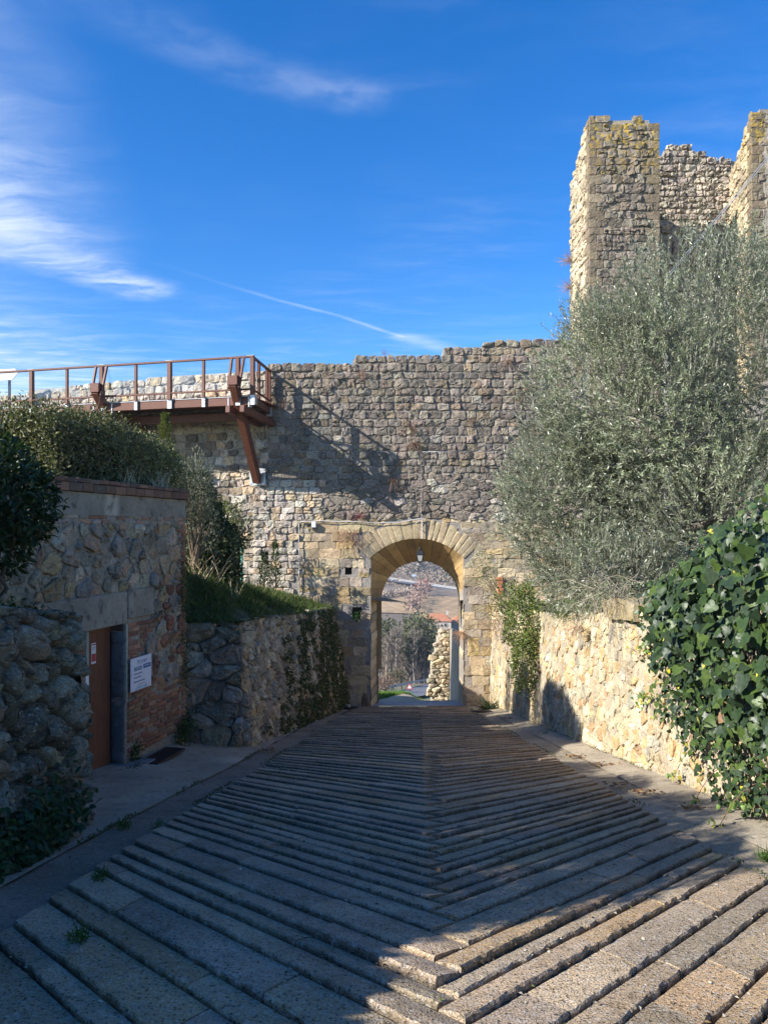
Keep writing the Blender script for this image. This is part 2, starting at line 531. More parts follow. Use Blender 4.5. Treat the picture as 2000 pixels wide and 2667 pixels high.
def courses(u0, u1, v0, v1, h, w, rng, jit=0.012, half=0.12):
    """rows of roughly squared stones"""
    out = []; v = v0
    while v < v1 - 0.04:
        hh = min(rng.uniform(*h), v1 - v)
        if v1 - v - hh < h[0] * 0.5:
            hh = v1 - v
        u = u0 - rng.uniform(0, w[0])
        while u < u1:
            ww = rng.uniform(*w) * (0.8 if rng.rand() < 0.2 else 1.0)
            if rng.rand() < half and hh > 0.2:
                hm = hh * rng.uniform(0.4, 0.6)
                bl = [(u, v, ww, hm), (u, v + hm, ww, hh - hm)]
            else:
                bl = [(u, v, ww, hh)]
            for (a, b, c, d) in bl:
                p = np.array([(a, b), (a + c, b), (a + c, b + d), (a, b + d)]) + rng.uniform(-jit, jit, (4, 2))
                p[:, 0] = np.clip(p[:, 0], u0, u1)
                if p[:, 0].max() - p[:, 0].min() > w[0] * 0.35:
                    out.append(p)
            u += ww
        v += hh
    return out


def voronoi(u0, u1, v0, v1, du, dv, rng, jit=0.42, wv=0.25):
    """irregular fitted rubble outlines"""
    pts, wt = [], []
    nv = max(1, int(round((v1 - v0) / dv))); nu = max(1, int(round((u1 - u0) / du)))
    for j in range(-1, nv + 1):
        for i in range(-1, nu + 1):
            pts.append((i + 0.5 + (0.5 if j % 2 else 0) * 0.9 + rng.uniform(-jit, jit), j + 0.5 + rng.uniform(-jit, jit)))
            wt.append(rng.uniform(-wv, wv))
    pts = np.array(pts); wt = np.array(wt)
    out = []
    su, sv = (u1 - u0) / nu, (v1 - v0) / nv
    for k in range(len(pts)):
        p = pts[k]
        if not (-0.6 < p[0] < nu + 0.6 and -0.6 < p[1] < nv + 0.6):
            continue
        d2 = ((pts - p) ** 2).sum(1)
        near = np.argsort(d2)[1:15]
        poly = [np.array(x, float) for x in ((max(0, p[0] - 2), max(0, p[1] - 2)), (min(nu, p[0] + 2), max(0, p[1] - 2)),
                                             (min(nu, p[0] + 2), min(nv, p[1] + 2)), (max(0, p[0] - 2), min(nv, p[1] + 2)))]
        for m in near:
            nrm = pts[m] - p
            off = ((pts[m] ** 2).sum() - (p ** 2).sum() + (wt[k] - wt[m])) / 2
            new = []
            for a, b in zip(poly, poly[1:] + poly[:1]):
                da, db = a @ nrm - off, b @ nrm - off
                if da <= 0:
                    new.append(a)
                if da * db < 0:
                    new.append(a + (b - a) * da / (da - db))
            poly = new
            if len(poly) < 3:
                break
        if len(poly) >= 3:
            q = np.array(poly)
            _, ar = centroid(q)
            if ar > 0.12:
                out.append(np.column_stack([u0 + q[:, 0] * su, v0 + q[:, 1] * sv]))
    return out


def lay(root, items, mapf, mat, name='stone', rest='stone_infill', limit=300, parent=None, smooth=True):
    """items: (score, (V, Q, T), colour, material or None). The largest become parts, the rest one stuff part"""
    items = sorted(items, key=lambda it: -it[0])
    infill = MB()
    for k, it in enumerate(items):
        V, Q, T = it[1]
        W = mapf(V)
        if k < limit:
            mb = MB(); mb.add(W, Q, T, it[2])
            obj(name, mb, it[3] if len(it) > 3 and it[3] else mat, parent or root, smooth)
        else:
            infill.add(W, Q, T, it[2])
    if infill.n:
        obj(rest, infill, mat, parent or root, smooth, kind='stuff')


def plate(mb, us, vs, inside, mapf, depth, col, sides=True):
    """a thick masonry core: front cells where inside(u, v), and returns to depth behind at every free edge"""
    us, vs = np.asarray(us, float), np.asarray(vs, float)
    nu, nv = len(us) - 1, len(vs) - 1
    ok = np.array([[inside((us[i] + us[i + 1]) / 2, (vs[j] + vs[j + 1]) / 2) for j in range(nv)] for i in range(nu)])
    V, Q = [], []
    def quad(pts):
        k = len(V); V.extend(pts); Q.append((k, k + 1, k + 2, k + 3))
    for i in range(nu):
        for j in range(nv):
            if not ok[i, j]:
                continue
            a, b, c, d = us[i], us[i + 1], vs[j], vs[j + 1]
            quad([(a, c, 0), (b, c, 0), (b, d, 0), (a, d, 0)])
            quad([(a, c, -depth), (a, d, -depth), (b, d, -depth), (b, c, -depth)])
            if sides:
                if i == 0 or not ok[i - 1, j]:
                    quad([(a, c, -depth), (a, c, 0), (a, d, 0), (a, d, -depth)])
                if i == nu - 1 or not ok[i + 1, j]:
                    quad([(b, c, 0), (b, c, -depth), (b, d, -depth), (b, d, 0)])
                if j == 0 or not ok[i, j - 1]:
                    quad([(a, c, -depth), (b, c, -depth), (b, c, 0), (a, c, 0)])
                if j == nv - 1 or not ok[i, j + 1]:
                    quad([(a, d, 0), (b, d, 0), (b, d, -depth), (a, d, -depth)])
    mb.add(mapf(np.array(V, float)), Q, None, col)


def planar(O, U, N, Z=(0, 0, 1)):
    O, U, N, Z = (np.asarray(x, float) for x in (O, U, N, Z))
    U = U / np.linalg.norm(U); N = N / np.linalg.norm(N)
    return lambda V: O + V[:, :1] * U + V[:, 1:2] * Z + V[:, 2:3] * N


def pick(rng, pal, dv=0.12, alpha=0.0):
    c = np.array(pal[rng.randint(len(pal))], float) * rng.uniform(1 - dv * 1.6, 1 + dv * 1.6)
    c *= rng.uniform(1 - dv * 0.25, 1 + dv * 0.25, 3) * (1.03, 1.0, 0.92)      # warm travertine and sandstone
    return np.append(np.clip(c, 0.02, 0.8), alpha)


# ------------------------------------------------------------------ leaves
LEAF = {
    'diamond': (np.array([(0, 0, 0), (0.5, -0.5, 0), (1, 0, 0), (0.5, 0.5, 0)], float), [(0, 1, 2, 3)], []),
    'fold': (np.array([(0, 0, 0), (0.45, -0.5, 0.12), (1, 0, -0.05), (0.45, 0.5, 0.12)], float), [], [(0, 1, 2), (0, 2, 3)]),
    'oval': (np.array([(0, 0, 0), (0.3, -0.42, 0.1), (0.7, -0.38, 0.06), (1, 0, -0.1), (0.7, 0.38, 0.06), (0.3, 0.42, 0.1), (0.5, 0, 0)], float),
             [(0, 1, 2, 6), (6, 2, 3, 4), (0, 6, 4, 5)], []),
    'ivy': None,
    'blade': (np.array([(0, -0.5, 0), (0, 0.5, 0), (0.55, 0.3, 0.12), (1, 0, 0.45), (0.55, -0.3, 0.12)], float), [(0, 1, 2, 4)], [(4, 2, 3)]),
}


def ivy_leaf():
    half = [(-0.10, 0.16), (-0.09, 0.33), (0.04, 0.46), (0.20, 0.455), (0.32, 0.375), (0.45, 0.39), (0.59, 0.33), (0.75, 0.19), (0.90, 0.07)]
    out = [(0.0, 0.0)] + half + [(1.0, 0.0)] + [(x, -y) for x, y in half[::-1]]
    V = [(x, y, 0.16 * abs(y) - 0.16 * max(0, x - 0.35) ** 2 - 0.35 * max(0, abs(y) - 0.28) ** 2 + 0.012 * math.sin(9 * x + 5 * y)) for x, y in out] + [(0.36, 0.0, -0.01)]
    n = len(out)
    return np.array(V, float), [], [(n, (k + 1) % n, k) for k in range(n)]
LEAF['ivy'] = ivy_leaf()


def unit(v):
    return v / (np.linalg.norm(v, axis=-1, keepdims=True) + 1e-9)


def leaves(mb, pos, axis, normal, length, width, cols, kind='diamond'):
    """one leaf per row: from pos along axis, facing normal"""
    T, Q, TT = LEAF[kind]
    n = len(pos)
    a = unit(axis); nn = normal - (normal * a).sum(1, keepdims=True) * a; nn = unit(nn); s = np.cross(nn, a)
    L = np.broadcast_to(np.asarray(length, float), (n,))[:, None, None]; Wd = np.broadcast_to(np.asarray(width, float), (n,))[:, None, None]
    V = pos[:, None] + L * T[None, :, 0:1] * a[:, None] + Wd * T[None, :, 1:2] * s[:, None] + L * T[None, :, 2:3] * nn[:, None]
    k = len(T); base = (np.arange(n) * k)[:, None, None]
    q = (np.array(Q)[None] + base).reshape(-1, 4) if Q else None
    t = (np.array(TT)[None] + base).reshape(-1, 3) if TT else None
    mb.add(V.reshape(-1, 3), q, t, np.repeat(np.column_stack([cols, np.zeros(n)]), k, 0))


def leaf_cols(rng, n, pal, dv=0.25, pos=None, clump=0.0):
    pal = np.array(pal, float)
    c = pal[rng.randint(len(pal), size=n)] * rng.uniform(1 - dv, 1 + dv, (n, 1))
    if pos is not None and clump:
        c = c * (1 + clump * noise3(pos, 1.4, 77))[:, None]
    return np.clip(c, 0.004, 0.8)


def shell(rng, n, c, r, inner=0.72, low=-1.0, lump=0.16, seed=1, freq=1.6):
    """points in the outer part of a lumpy ellipsoid; returns positions and outward directions"""
    d = unit(rng.normal(size=(n * 2, 3)))
    d = d[d[:, 2] > low][:n]
    k = inner + (1 - inner) * rng.rand(len(d)) ** 0.5
    k = k * (1 + lump * noise3(d * 2.0, freq, seed))
    p = np.asarray(c) + d * np.asarray(r) * k[:, None]
    return p, unit(d / np.asarray(r))


def rand_dirs(rng, n):
    return unit(rng.normal(size=(n, 3)))
# ------------------------------------------------------------------ ground
def zr(y):
    """surface of the sloping street"""
    return -0.17 * np.asarray(y, float)


def xl(y): return np.interp(y, [0, 6, 7.4, 11.7, 15.8, 19.4, 24.4, 26.6], [-2.35, -2.2, -2.13, -1.8, -1.6, -1.42, -1.05, -0.95])
def xr(y): return np.interp(y, [0, 6, 27], [2.74, 2.75, 2.82])
def xc(y): return np.interp(y, [0, 4.6, 20, 26], [0.1, 0.28, 0.97, 1.15])
def th(y): return np.radians(np.interp(y, [0, 4, 6, 9, 12, 15, 20, 26], [48, 47, 46, 41, 31, 22, 11, 4]))


HY = [-300, 0, 38, 48, 70, 100, 140, 180, 230, 260, 300, 380, 450, 520, 700, 900, 1300]
HZ = [-0.5, -0.5, -7.5, -10.0, -15.0, -20.0, -26.4, -33, -37.5, -36.8, -30.9, -29.8, -29.6, -24, -8, 5, 9]
def hill_z(x, y):
    x = np.asarray(x, float); y = np.asarray(y, float)
    z = np.interp(y, HY, HZ)
    far = np.clip((y - 150) / 200, 0, 1)
    z = z + far * (1.5 * np.sin(x / 37 + y / 90) + 0.9 * np.sin(x / 17 - y / 31)) * 0.6
    z = z - 0.02 * np.clip(np.abs(x) - 60, 0, 400) * np.clip((y - 60) / 200, 0, 1)
    return z


def build_terrain():
    xs = np.concatenate([np.linspace(-900, -120, 14), np.linspace(-100, 140, 61), np.linspace(160, 900, 14)])
    ys = np.concatenate([np.linspace(-300, -10, 6), np.linspace(0, 60, 31), np.linspace(65, 700, 100), np.linspace(730, 1300, 20)])
    X, Y = np.meshgrid(xs, ys)
    Z = hill_z(X, Y)
    n = noise3(np.stack([X.ravel() / 60, Y.ravel() / 60, X.ravel() * 0], 1), 1.0, 5).reshape(X.shape)
    C = np.zeros(X.shape + (4,))
    wood = np.array([0.17, 0.13, 0.095]); grass = np.array([0.14, 0.14, 0.065]); earth = np.array([0.20, 0.15, 0.10])
    C[..., :3] = np.where((n > 0.1)[..., None], wood, earth)
    C[..., :3] = np.where(((Y < 130) & (n < 0.6))[..., None], grass, C[..., :3])
    mb = MB(); mb.grid(np.stack([X, Y, Z], -1), C)
    obj('ground', mb, M['field'], kind='structure', loc=(0, 0, 0))
build_terrain()


def ribbon(name, pts, width, mat, col, lift=0.0, kind='structure', zfun=None, n=60):
    pts = np.array(pts, float); t = np.linspace(0, len(pts) - 1, n)
    P = np.stack([np.interp(t, range(len(pts)), pts[:, k]) for k in range(3)], 1)
    tg = np.gradient(P, axis=0); s = unit(np.column_stack([tg[:, 1], -tg[:, 0], np.zeros(n)]))
    w = np.linspace(-0.5, 0.5, 5) * width
    G = P[:, None] + w[None, :, None] * s[:, None]
    if zfun is not None:
        G[..., 2] = zfun(G[..., 0], G[..., 1])
    G[..., 2] += lift
    mb = MB(); mb.grid(G, col)
    return obj(name, mb, mat, kind=kind)


def path_z(x, y):
    s = np.clip((x - 1.3) / 1.0, 0, 1); q = np.clip((y - 32) / 4, 0, 1)
    return zr(y) - 0.024 * np.clip(y - 30, 0, 99) - 0.03 * np.clip(y - 47, 0, 9) ** 2 - 0.42 * s * s * (3 - 2 * s) * q


def build_street():
    rng = np.random.RandomState(11)
    # bed of the ramp, under the slabs
    ys = np.linspace(-4, 26.9, 120); f = np.linspace(0, 1, 14)
    X = (xl(ys)[:, None] - 0.03) * (1 - f) + (xr(ys)[:, None] + 0.03) * f
    Y = np.repeat(ys[:, None], 14, 1)
    Z = zr(Y) - 0.035
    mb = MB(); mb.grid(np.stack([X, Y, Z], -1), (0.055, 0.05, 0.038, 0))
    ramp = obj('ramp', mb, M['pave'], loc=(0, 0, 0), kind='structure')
    WLOC['ramp'] = np.zeros(3)
    cs = [1.0]
    while cs[-1] < 26.2:
        y = cs[-1]
        cs.append(y + (rng.choice([0.24, 0.30, 0.36, 0.46]) if y < 7 else rng.uniform(0.28, 0.46)) * (1 if y < 18 else 0.85))
    pal = [(0.44, 0.343, 0.235), (0.39, 0.308, 0.22), (0.47, 0.366, 0.255), (0.37, 0.298, 0.22), (0.45, 0.322, 0.19), (0.42, 0.338, 0.245)]
    items = []
    for half in (-1, 1):
        for k in range(len(cs) - 1):
            c0, c1 = cs[k], cs[k + 1]
            t0, t1 = math.tan(th(c0)), math.tan(th(c1))
            xo = min((c1 - c0) / (2 * t0 + 1e-6), 0.36) if th(c0) > R(28) else 0.0
            x0, x1 = xc(c0), xc(c1)
            nx, fx = (x0, x1 + xo) if half < 0 else (x0 + xo, x1)
            edge = (lambda y: xl(y)) if half < 0 else (lambda y: xr(y))
            def far_pt(c, xm, tn):
                y = c
                for _ in range(6):
                    e = float(edge(y)); y = c + abs(e - xm) * tn
                return np.array([e, y])
            sgn = 1 if half > 0 else -1
            A0 = np.array([nx, c0 + sgn * (nx - x0) * t0]); A1 = far_pt(c0, x0, t0)
            B0 = np.array([fx, c1 + sgn * (fx - x1) * t1]); B1 = far_pt(c1, x1, t1)
            if A1[1] > 26.7:
                A1[1] = min(A1[1], 26.7); B1[1] = min(B1[1], 26.8)
            L = np.linalg.norm(A1 - A0)
            cuts = [0.0]
            while cuts[-1] < 1:
                cuts.append(cuts[-1] + rng.uniform(0.55, 1.25) / L)
            cuts[-1] = 1.0
            if len(cuts) > 2 and cuts[-1] - cuts[-2] < 0.3 / L:
                cuts.pop(-2)
            tilt = rng.uniform(0.024, 0.036)
            sd = rng.randint(1 << 30)
            for a, b in zip(cuts[:-1], cuts[1:]):
                g = 0.005 / L
                nn = max(3, int((b - a) * L / 0.045)) if c0 < 7.5 else max(3, int((b - a) * L / 0.16))
                s = np.linspace(a + g, b - g, nn)[:, None]
                N2 = A0 + (A1 - A0) * s; F2 = B0 + (B1 - B0) * s
                d = F2 - N2; dep = np.linalg.norm(d, axis=1, keepdims=True); d = d / dep
                q = np.column_stack([N2, np.zeros(nn)])
                rag = 0.010 * noise3(q, 7.0, sd)[:, None] + 0.007 * noise3(q, 19.0, sd + 1)[:, None] + 0.007 * noise3(q, 43.0, sd + 3)[:, None] + 0.008
                drop = 0.007 * np.abs(noise3(q, 11.0, sd + 2)) + 0.006 * np.clip(noise3(q, 31.0, sd + 4), 0, 2)
                h = rng.normal(0, 0.004)
                rows = []
                for (off, ht) in ((rag * 1.0, -0.045), (rag, tilt * 0.70 - drop), (rag + 0.011, tilt - drop * 0.5), (dep * 0.5, tilt * 0.55 + 0.004), (dep - 0.013, 0.002), (dep - 0.011, -0.03)):
                    xy = N2 + d * off
                    z = zr(xy[:, 1]) + ht + h
                    rows.append(np.column_stack([xy, np.broadcast_to(z, (nn,))]))
                G = np.stack(rows, 0)
                m = MB()
                cc = np.tile(pick(rng, pal, 0.10), (6, nn, 1))
                dirt_shade = np.clip(0.42 + 0.35 * noise3(q, 4.0, 91)[:, None], 0.12, 1.0)       # riser shade put into the colour, along with patchy earth and moss
                soil_shade = np.array([0.05, 0.05, 0.035, 0])
                cc[0] = cc[0] * dirt_shade * 0.5 + soil_shade * (1 - dirt_shade); cc[1] = cc[1] * (0.6 + 0.4 * dirt_shade)
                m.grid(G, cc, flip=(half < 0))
                # end faces
                for e in (0, nn - 1):
                    m.add(G[:, e], [(0, 1, 2, 5), (2, 3, 4, 5)], None, pick(rng, pal, 0.05))
                mid = (N2.mean(0) + F2.mean(0)) / 2
                dist = mid[1] + 0.01
                if mid[1] < 2.6:
                    continue
                vis = abs(mid[0]) < 0.5 * mid[1] + 0.6 and mid[1] > 3.2
                items.append(((1 if vis else 0) * (b - a) * L * float(dep.mean()) / dist ** 3, m))
    items.sort(key=lambda it: -it[0])
    rest = MB()
    for k, (s_, m) in enumerate(items):
        if k < 300:
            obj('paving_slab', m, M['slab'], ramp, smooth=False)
        else:
            rest.add(np.concatenate(m.v), np.concatenate(m.q), None, np.concatenate(m.c))
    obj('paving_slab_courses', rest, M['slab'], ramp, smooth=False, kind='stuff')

    # gutters each side and the pavements against the walls
    ys = np.linspace(0, 27.0, 136)
    def sheet(name, xa, xb, za, zb, col, n=8, mat='pave', seed=3):
        f = np.linspace(0, 1, n)
        X = xa[:, None] * (1 - f) + xb[:, None] * f
        Yg = np.repeat(ys[:, None], n, 1)
        Z = za[:, None] * (1 - f) + zb[:, None] * f
        nz = noise3(np.stack([X.ravel(), Yg.ravel(), Z.ravel() * 0], 1), 2.0, seed).reshape(X.shape)
        Z = Z + 0.008 * nz
        C = np.zeros(X.shape + (4,)); C[..., :3] = np.array(col) * (1 + 0.10 * nz[..., None])
        m = MB(); m.grid(np.stack([X, Yg, Z], -1), C)
        return obj(name, m, M[mat], kind='structure')
    g = zr(ys)
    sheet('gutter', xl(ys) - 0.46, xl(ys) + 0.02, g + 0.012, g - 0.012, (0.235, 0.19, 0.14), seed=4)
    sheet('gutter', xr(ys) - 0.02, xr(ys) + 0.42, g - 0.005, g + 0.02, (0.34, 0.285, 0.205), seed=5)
    wall = np.interp(ys, [0, 7.6, 8.2, 8.7, 13.3, 13.5, 13.7, 25.6, 27], [-3.3, -3.2, -4.7, -4.6, -3.5, -3.4, -2.9, -1.6, -1.5])
    zw = np.where(ys < 13.4, np.maximum(g, -1.88), g) + 0.03
    k = np.ones(9) / 9
    zw = np.convolve(np.pad(zw, 4, 'edge'), k, 'valid')
    sheet('pavement', wall, xl(ys) - 0.44, zw, g + 0.03, (0.37, 0.305, 0.22), n=16, seed=6)
    sheet('pavement', xr(ys) + 0.40, np.full(len(ys), 3.95), g + 0.028, g + 0.10, (0.39, 0.33, 0.24), n=8, seed=7)
    # slabs under the arch, then gravel beyond
    m = MB()
    yy = np.linspace(26.7, 29.6, 14); xx = np.linspace(-1.1, 3.3, 12)
    X, Y = np.meshgrid(xx, yy)
    m.grid(np.stack([X, Y, zr(Y) + 0.015], -1), (0.30, 0.31, 0.33, 0))  # blue-grey base colour holds the sky reflection
    obj('threshold_paving', m, M['pave'], kind='structure')
    m = MB()
    yy = np.linspace(29.55, 51, 60); xx = np.linspace(-5, 12, 40)
    X, Y = np.meshgrid(xx, yy)
    Z = path_z(X, Y) + 0.02 * np.sin(X * 2 + Y)
    m.grid(np.stack([X, Y, Z], -1), (0.40, 0.31, 0.20, 0))
    obj('gravel_path', m, M['gravel'], kind='structure')
build_street()
# ------------------------------------------------------------------ gate wall
YG = 27.0
GREY = [(0.237, 0.203, 0.17), (0.207, 0.18, 0.154), (0.266, 0.229, 0.194), (0.222, 0.184, 0.154), (0.185, 0.161, 0.142), (0.281, 0.247, 0.209), (0.252, 0.203, 0.15)]
PALE = [(0.504, 0.451, 0.388), (0.436, 0.398, 0.352), (0.553, 0.5, 0.428), (0.475, 0.412, 0.342), (0.398, 0.359, 0.321), (0.495, 0.383, 0.27)]
GOLD = [(0.466, 0.374, 0.245), (0.422, 0.338, 0.216), (0.502, 0.414, 0.289), (0.378, 0.316, 0.221), (0.361, 0.311, 0.245), (0.458, 0.347, 0.191)]
CX, CZ, RF, RB = 1.16, -1.0, 2.29, 1.44         # the arch: centre, front and rear radius
XLJ, XRJ = -0.46, 2.78                          # front jambs
CXB = 1.35
REX = 3.04                                      # outer edge of the voussoirs


def wall_top(u):
    return np.interp(u, [-4.2, -1.06, -1.05, 2.05, 2.06, 3.5, 3.51, 8], [7.52, 7.54, 7.76, 7.80, 8.02, 8.08, 8.28, 8.3])


HOLES = [(-1.37, 0.02, 0.24, 0.30), (-1.12, -1.52, 0.34, 0.40)]    # putlog holes: left, foot, width, height


def build_gate_wall():
    rng = np.random.RandomState(21)
    root = thing('gate_wall', 'high grey stone town wall pierced by the arched gateway', 'wall', (1.16, YG, -4.6))
    mp = lambda V: np.column_stack([V[:, 0], YG - V[:, 2], V[:, 1]])
    us = np.unique(np.round(np.concatenate([np.arange(-4.1, 7.4, 0.2), [XLJ, XRJ], np.arange(-0.6, 3.0, 0.1), [h[0] for h in HOLES], [h[0] + h[2] for h in HOLES]]), 3))
    vs = np.unique(np.round(np.concatenate([np.arange(-5.2, 8.4, 0.2), np.arange(0.4, 1.6, 0.08), [h[1] for h in HOLES], [h[1] + h[3] for h in HOLES]]), 3))
    def inside(u, v):
        if v > wall_top(u) - 0.12:
            return False
        if XLJ < u < XRJ and (v < 0.62 or math.hypot(u - CX, v - CZ) < RF + 0.05):
            return False
        return not any(h[0] < u < h[0] + h[2] and h[1] < v < h[1] + h[3] for h in HOLES)
    core = MB(); plate(core, us, vs, inside, mp, 1.2, (0.34, 0.305, 0.26, 0))
    obj('mortar_core', core, M['mortar'], root, smooth=False)
    # dark ends of the putlog holes
    for h in HOLES:
        m = MB(); m.add(mp(np.array([(h[0] - .05, h[1] - .05, -0.5), (h[0] + h[2] + .05, h[1] - .05, -0.5), (h[0] + h[2] + .05, h[1] + h[3] + .05, -0.5), (h[0] - .05, h[1] + h[3] + .05, -0.5)])), [(0, 1, 2, 3)], None, (0.15, 0.13, 0.1, 0))
        obj('putlog_hole', m, M['mortar'], root)
    items = []
    def push(p):
        """keep a block clear of the voussoirs and of the opening"""
        c, a = centroid(p)
        r = math.hypot(c[0] - CX, c[1] - CZ)
        lim = math.cos(R(46.8))
        if (c[1] - CZ) / r > lim and r < REX + 0.02:
            return None
        if XLJ < c[0] < XRJ and c[1] < 0.7:
            return None
        p = refine(p, 0.12)
        rr = np.hypot(p[:, 0] - CX, p[:, 1] - CZ)
        ins = (rr < REX) & ((p[:, 1] - CZ) / rr > lim - 0.02)
        p[ins] = np.array([CX, CZ]) + (p[ins] - [CX, CZ]) * (REX / rr[ins])[:, None]
        low = p[:, 1] <= 0.62
        p[:, 0] = np.where(low & (c[0] < XLJ), np.minimum(p[:, 0], XLJ), p[:, 0])
        p[:, 0] = np.where(low & (c[0] > XRJ), np.maximum(p[:, 0], XRJ), p[:, 0])
        return p
    def emit(polys, pal, mat, depth, lod, joint, q, rough, ch=1, test=None, alpha=0.0, wob=0.05):
        for p in polys:
            c, a = centroid(p)
            if a < 0.012 or c[0] > 6.9 or c[1] > wall_top(c[0]) - 0.02 or (test and not test(c[0], c[1])):
                continue
            if any(h[0] - .12 < c[0] < h[0] + h[2] + .12 and h[1] - .08 < c[1] < h[1] + h[3] + .08 for h in HOLES):
                continue
            near = math.hypot(c[0] - CX, c[1] - CZ) < REX + 0.6 or (XLJ - .7 < c[0] < XRJ + .7 and c[1] < .8)
            if near:
                p = push(p)
                if p is None:
                    continue
                c, a = centroid(p)
                if a < 0.012:
                    continue
            else:
                top = wall_top(p[:, 0])
                p = p.copy(); p[:, 1] = np.minimum(p[:, 1], top + rng.uniform(-0.03, 0.05))
            g = stone_geo(p, depth * rng.uniform(0.7, 1.3), rng, joint, q if not near else 0.0, ch if not near else 0, lod, rough, wob=wob if not near else 0.01)
            hidden = c[0] > 3.6 or (c[0] < -1.6 and c[1] < -1.4)
            items.append((a * (0.1 if hidden else 1), g, pick(rng, pal, 0.14, alpha), M[mat]))
    ash = lambda u, v: v < 2.0 and u > -2.95 + 0.25 * math.sin(v * 5)
    # above: coursed grey rubble; a band of rounder stones over the arch; dressed golden blocks round the gate
    emit(courses(-4.1, 7.0, 3.35, 8.5, (0.24, 0.33), (0.26, 0.54), rng, 0.018, 0.04), GREY, 'stone', 0.055, 'mid', 0.012, 0.15, 0.38)
    emit(voronoi(-4.1, 7.0, 1.75, 3.4, 0.42, 0.25, rng, 0.33), GREY[:4] + [PALE[4]], 'stone', 0.06, 'mid', 0.012, 0.18, 0.36, test=lambda u, v: not ash(u, v) and u > -2.2)
    emit(courses(-4.6, -2.0, -1.6, 3.36, (0.20, 0.27), (0.26, 0.50), rng, 0.014, 0.05), PALE, 'stone', 0.055, 'mid', 0.012, 0.13, 0.32, test=lambda u, v: not ash(u, v) and u < -2.15 or v > 1.9 and u < -2.2)
    emit(courses(-3.0, 7.0, -4.75, 2.06, (0.26, 0.37), (0.38, 0.85), rng, 0.010, 0.06), GOLD, 'ashlar', 0.022, 'flat', 0.004, 0.04, 0.45, test=ash, wob=0.015)
    lay(root, items, mp, M['stone'], smooth=False)
    # voussoirs: front faces, then the soffit stones that run back to the rear arch
    n = 17; a0, a1 = R(-46.5), R(46.5)
    wts = rng.uniform(0.6, 1.4, n); ang = a0 + (a1 - a0) * np.concatenate([[0], np.cumsum(wts)]) / wts.sum()
    for k in range(n):
        b0, b1 = ang[k] + 0.0012, ang[k + 1] - 0.0012
        def lim(b):
            return max(RF, min(RF + 0.2, abs((XRJ - CX) / math.sin(b)))) if abs(b) > R(44.9) else RF
        pts = []
        ro = REX - 0.03 + rng.uniform(-0.10, 0.02)
        for b in (b0, (b0 + b1) / 2, b1):
            pts.append((CX + RF * math.sin(b), CZ + RF * math.cos(b)))
        outer = [(CX + ro * math.sin(b), CZ + ro * math.cos(b)) for b in (b1, (b0 + b1) / 2, b0)]
        p = np.array(pts + outer)
        if abs((b0 + b1) / 2) > R(45):
            p[:, 0] = np.where(p[:, 1] < 0.62, np.where(p[:, 0] < CX, np.minimum(p[:, 0], XLJ), np.maximum(p[:, 0], XRJ)), p[:, 0])
        g = stone_geo(p, 0.020, rng, 0.0, 0, 0, 'plain', 0.06, wob=0.001)
        m = MB(); m.add(mp(g[0]), g[1], g[2], pick(rng, [GOLD[0], GOLD[1], GOLD[3], GOLD[0]], 0.06))
        obj('arch_stone', m, M['ashlar'], root)
    def front(a):
        r = min(RF, (XRJ - CX) / max(1e-6, abs(math.sin(a)))) if abs(a) < R(90) else 0
        return np.array([CX + r * math.sin(a), YG + 0.0, CZ + r * math.cos(a)])
    def rear(a):
        return np.array([CXB + RB * math.sin(a), 28.35, CZ + RB * math.cos(a)])
    n = 21; wts = rng.uniform(0.75, 1.25, n); ang = R(-90) + R(180) * np.concatenate([[0], np.cumsum(wts)]) / wts.sum()
    for k in range(n):
        m = MB(); P = []
        lift = rng.uniform(0, 0.02)
        aa = np.linspace(ang[k] + 0.003, ang[k + 1] - 0.003, 5)
        for i, s in enumerate(np.linspace(0, 1, 5)):
            row = []
            for a in aa:
                p = front(a) * (1 - s) + rear(a) * s
                d = np.array([-math.sin(a), 0, -math.cos(a)])
                row.append(p + d * (lift - 0.015 + 0.01 * math.sin(7 * a + 3 * s)))
            P.append(row)
        P = np.array(P)
        # stone edges turn up into the vault so that the joints are real gaps
        up = np.array([[math.sin(a) * 0.08, 0, math.cos(a) * 0.08] for a in aa])
        m.grid(P, pick(rng, [(0.46, 0.31, 0.15), (0.42, 0.28, 0.13)], 0.15))
        for e in (0, -1):
            E2 = np.stack([P[:, e], P[:, e] + up[e]], 1); m.grid(E2, pick(rng, GOLD[:4], 0.1))
        obj('vault_stone', m, M['ashlar'], root)
    for k in range(5):                                # a patch of orange brick high on the right pier
        m = MB(); m.box((4.06 + 0.02 * (k % 2), YG - 0.05, -0.12 - k * 0.125), 0.10 - 0.015 * (k % 3), 0.05, 0.055, (0.46, 0.18, 0.09, 0), bev=0.01)
        obj('brick', m, M['brick'], root, smooth=False)
    # backing above the vault stones, jambs and the rear ring
    m = MB(); P = []
    for s in (0, 1):
        P.append([(front(a) * (1 - s) + rear(a) * s) + np.array([math.sin(a) * 0.07, 0, math.cos(a) * 0.07]) for a in np.linspace(R(-90), R(90), 40)])
    m.grid(np.array(P), (0.25, 0.21, 0.15, 0))
    obj('vault_backing', m, M['mortar'], root)
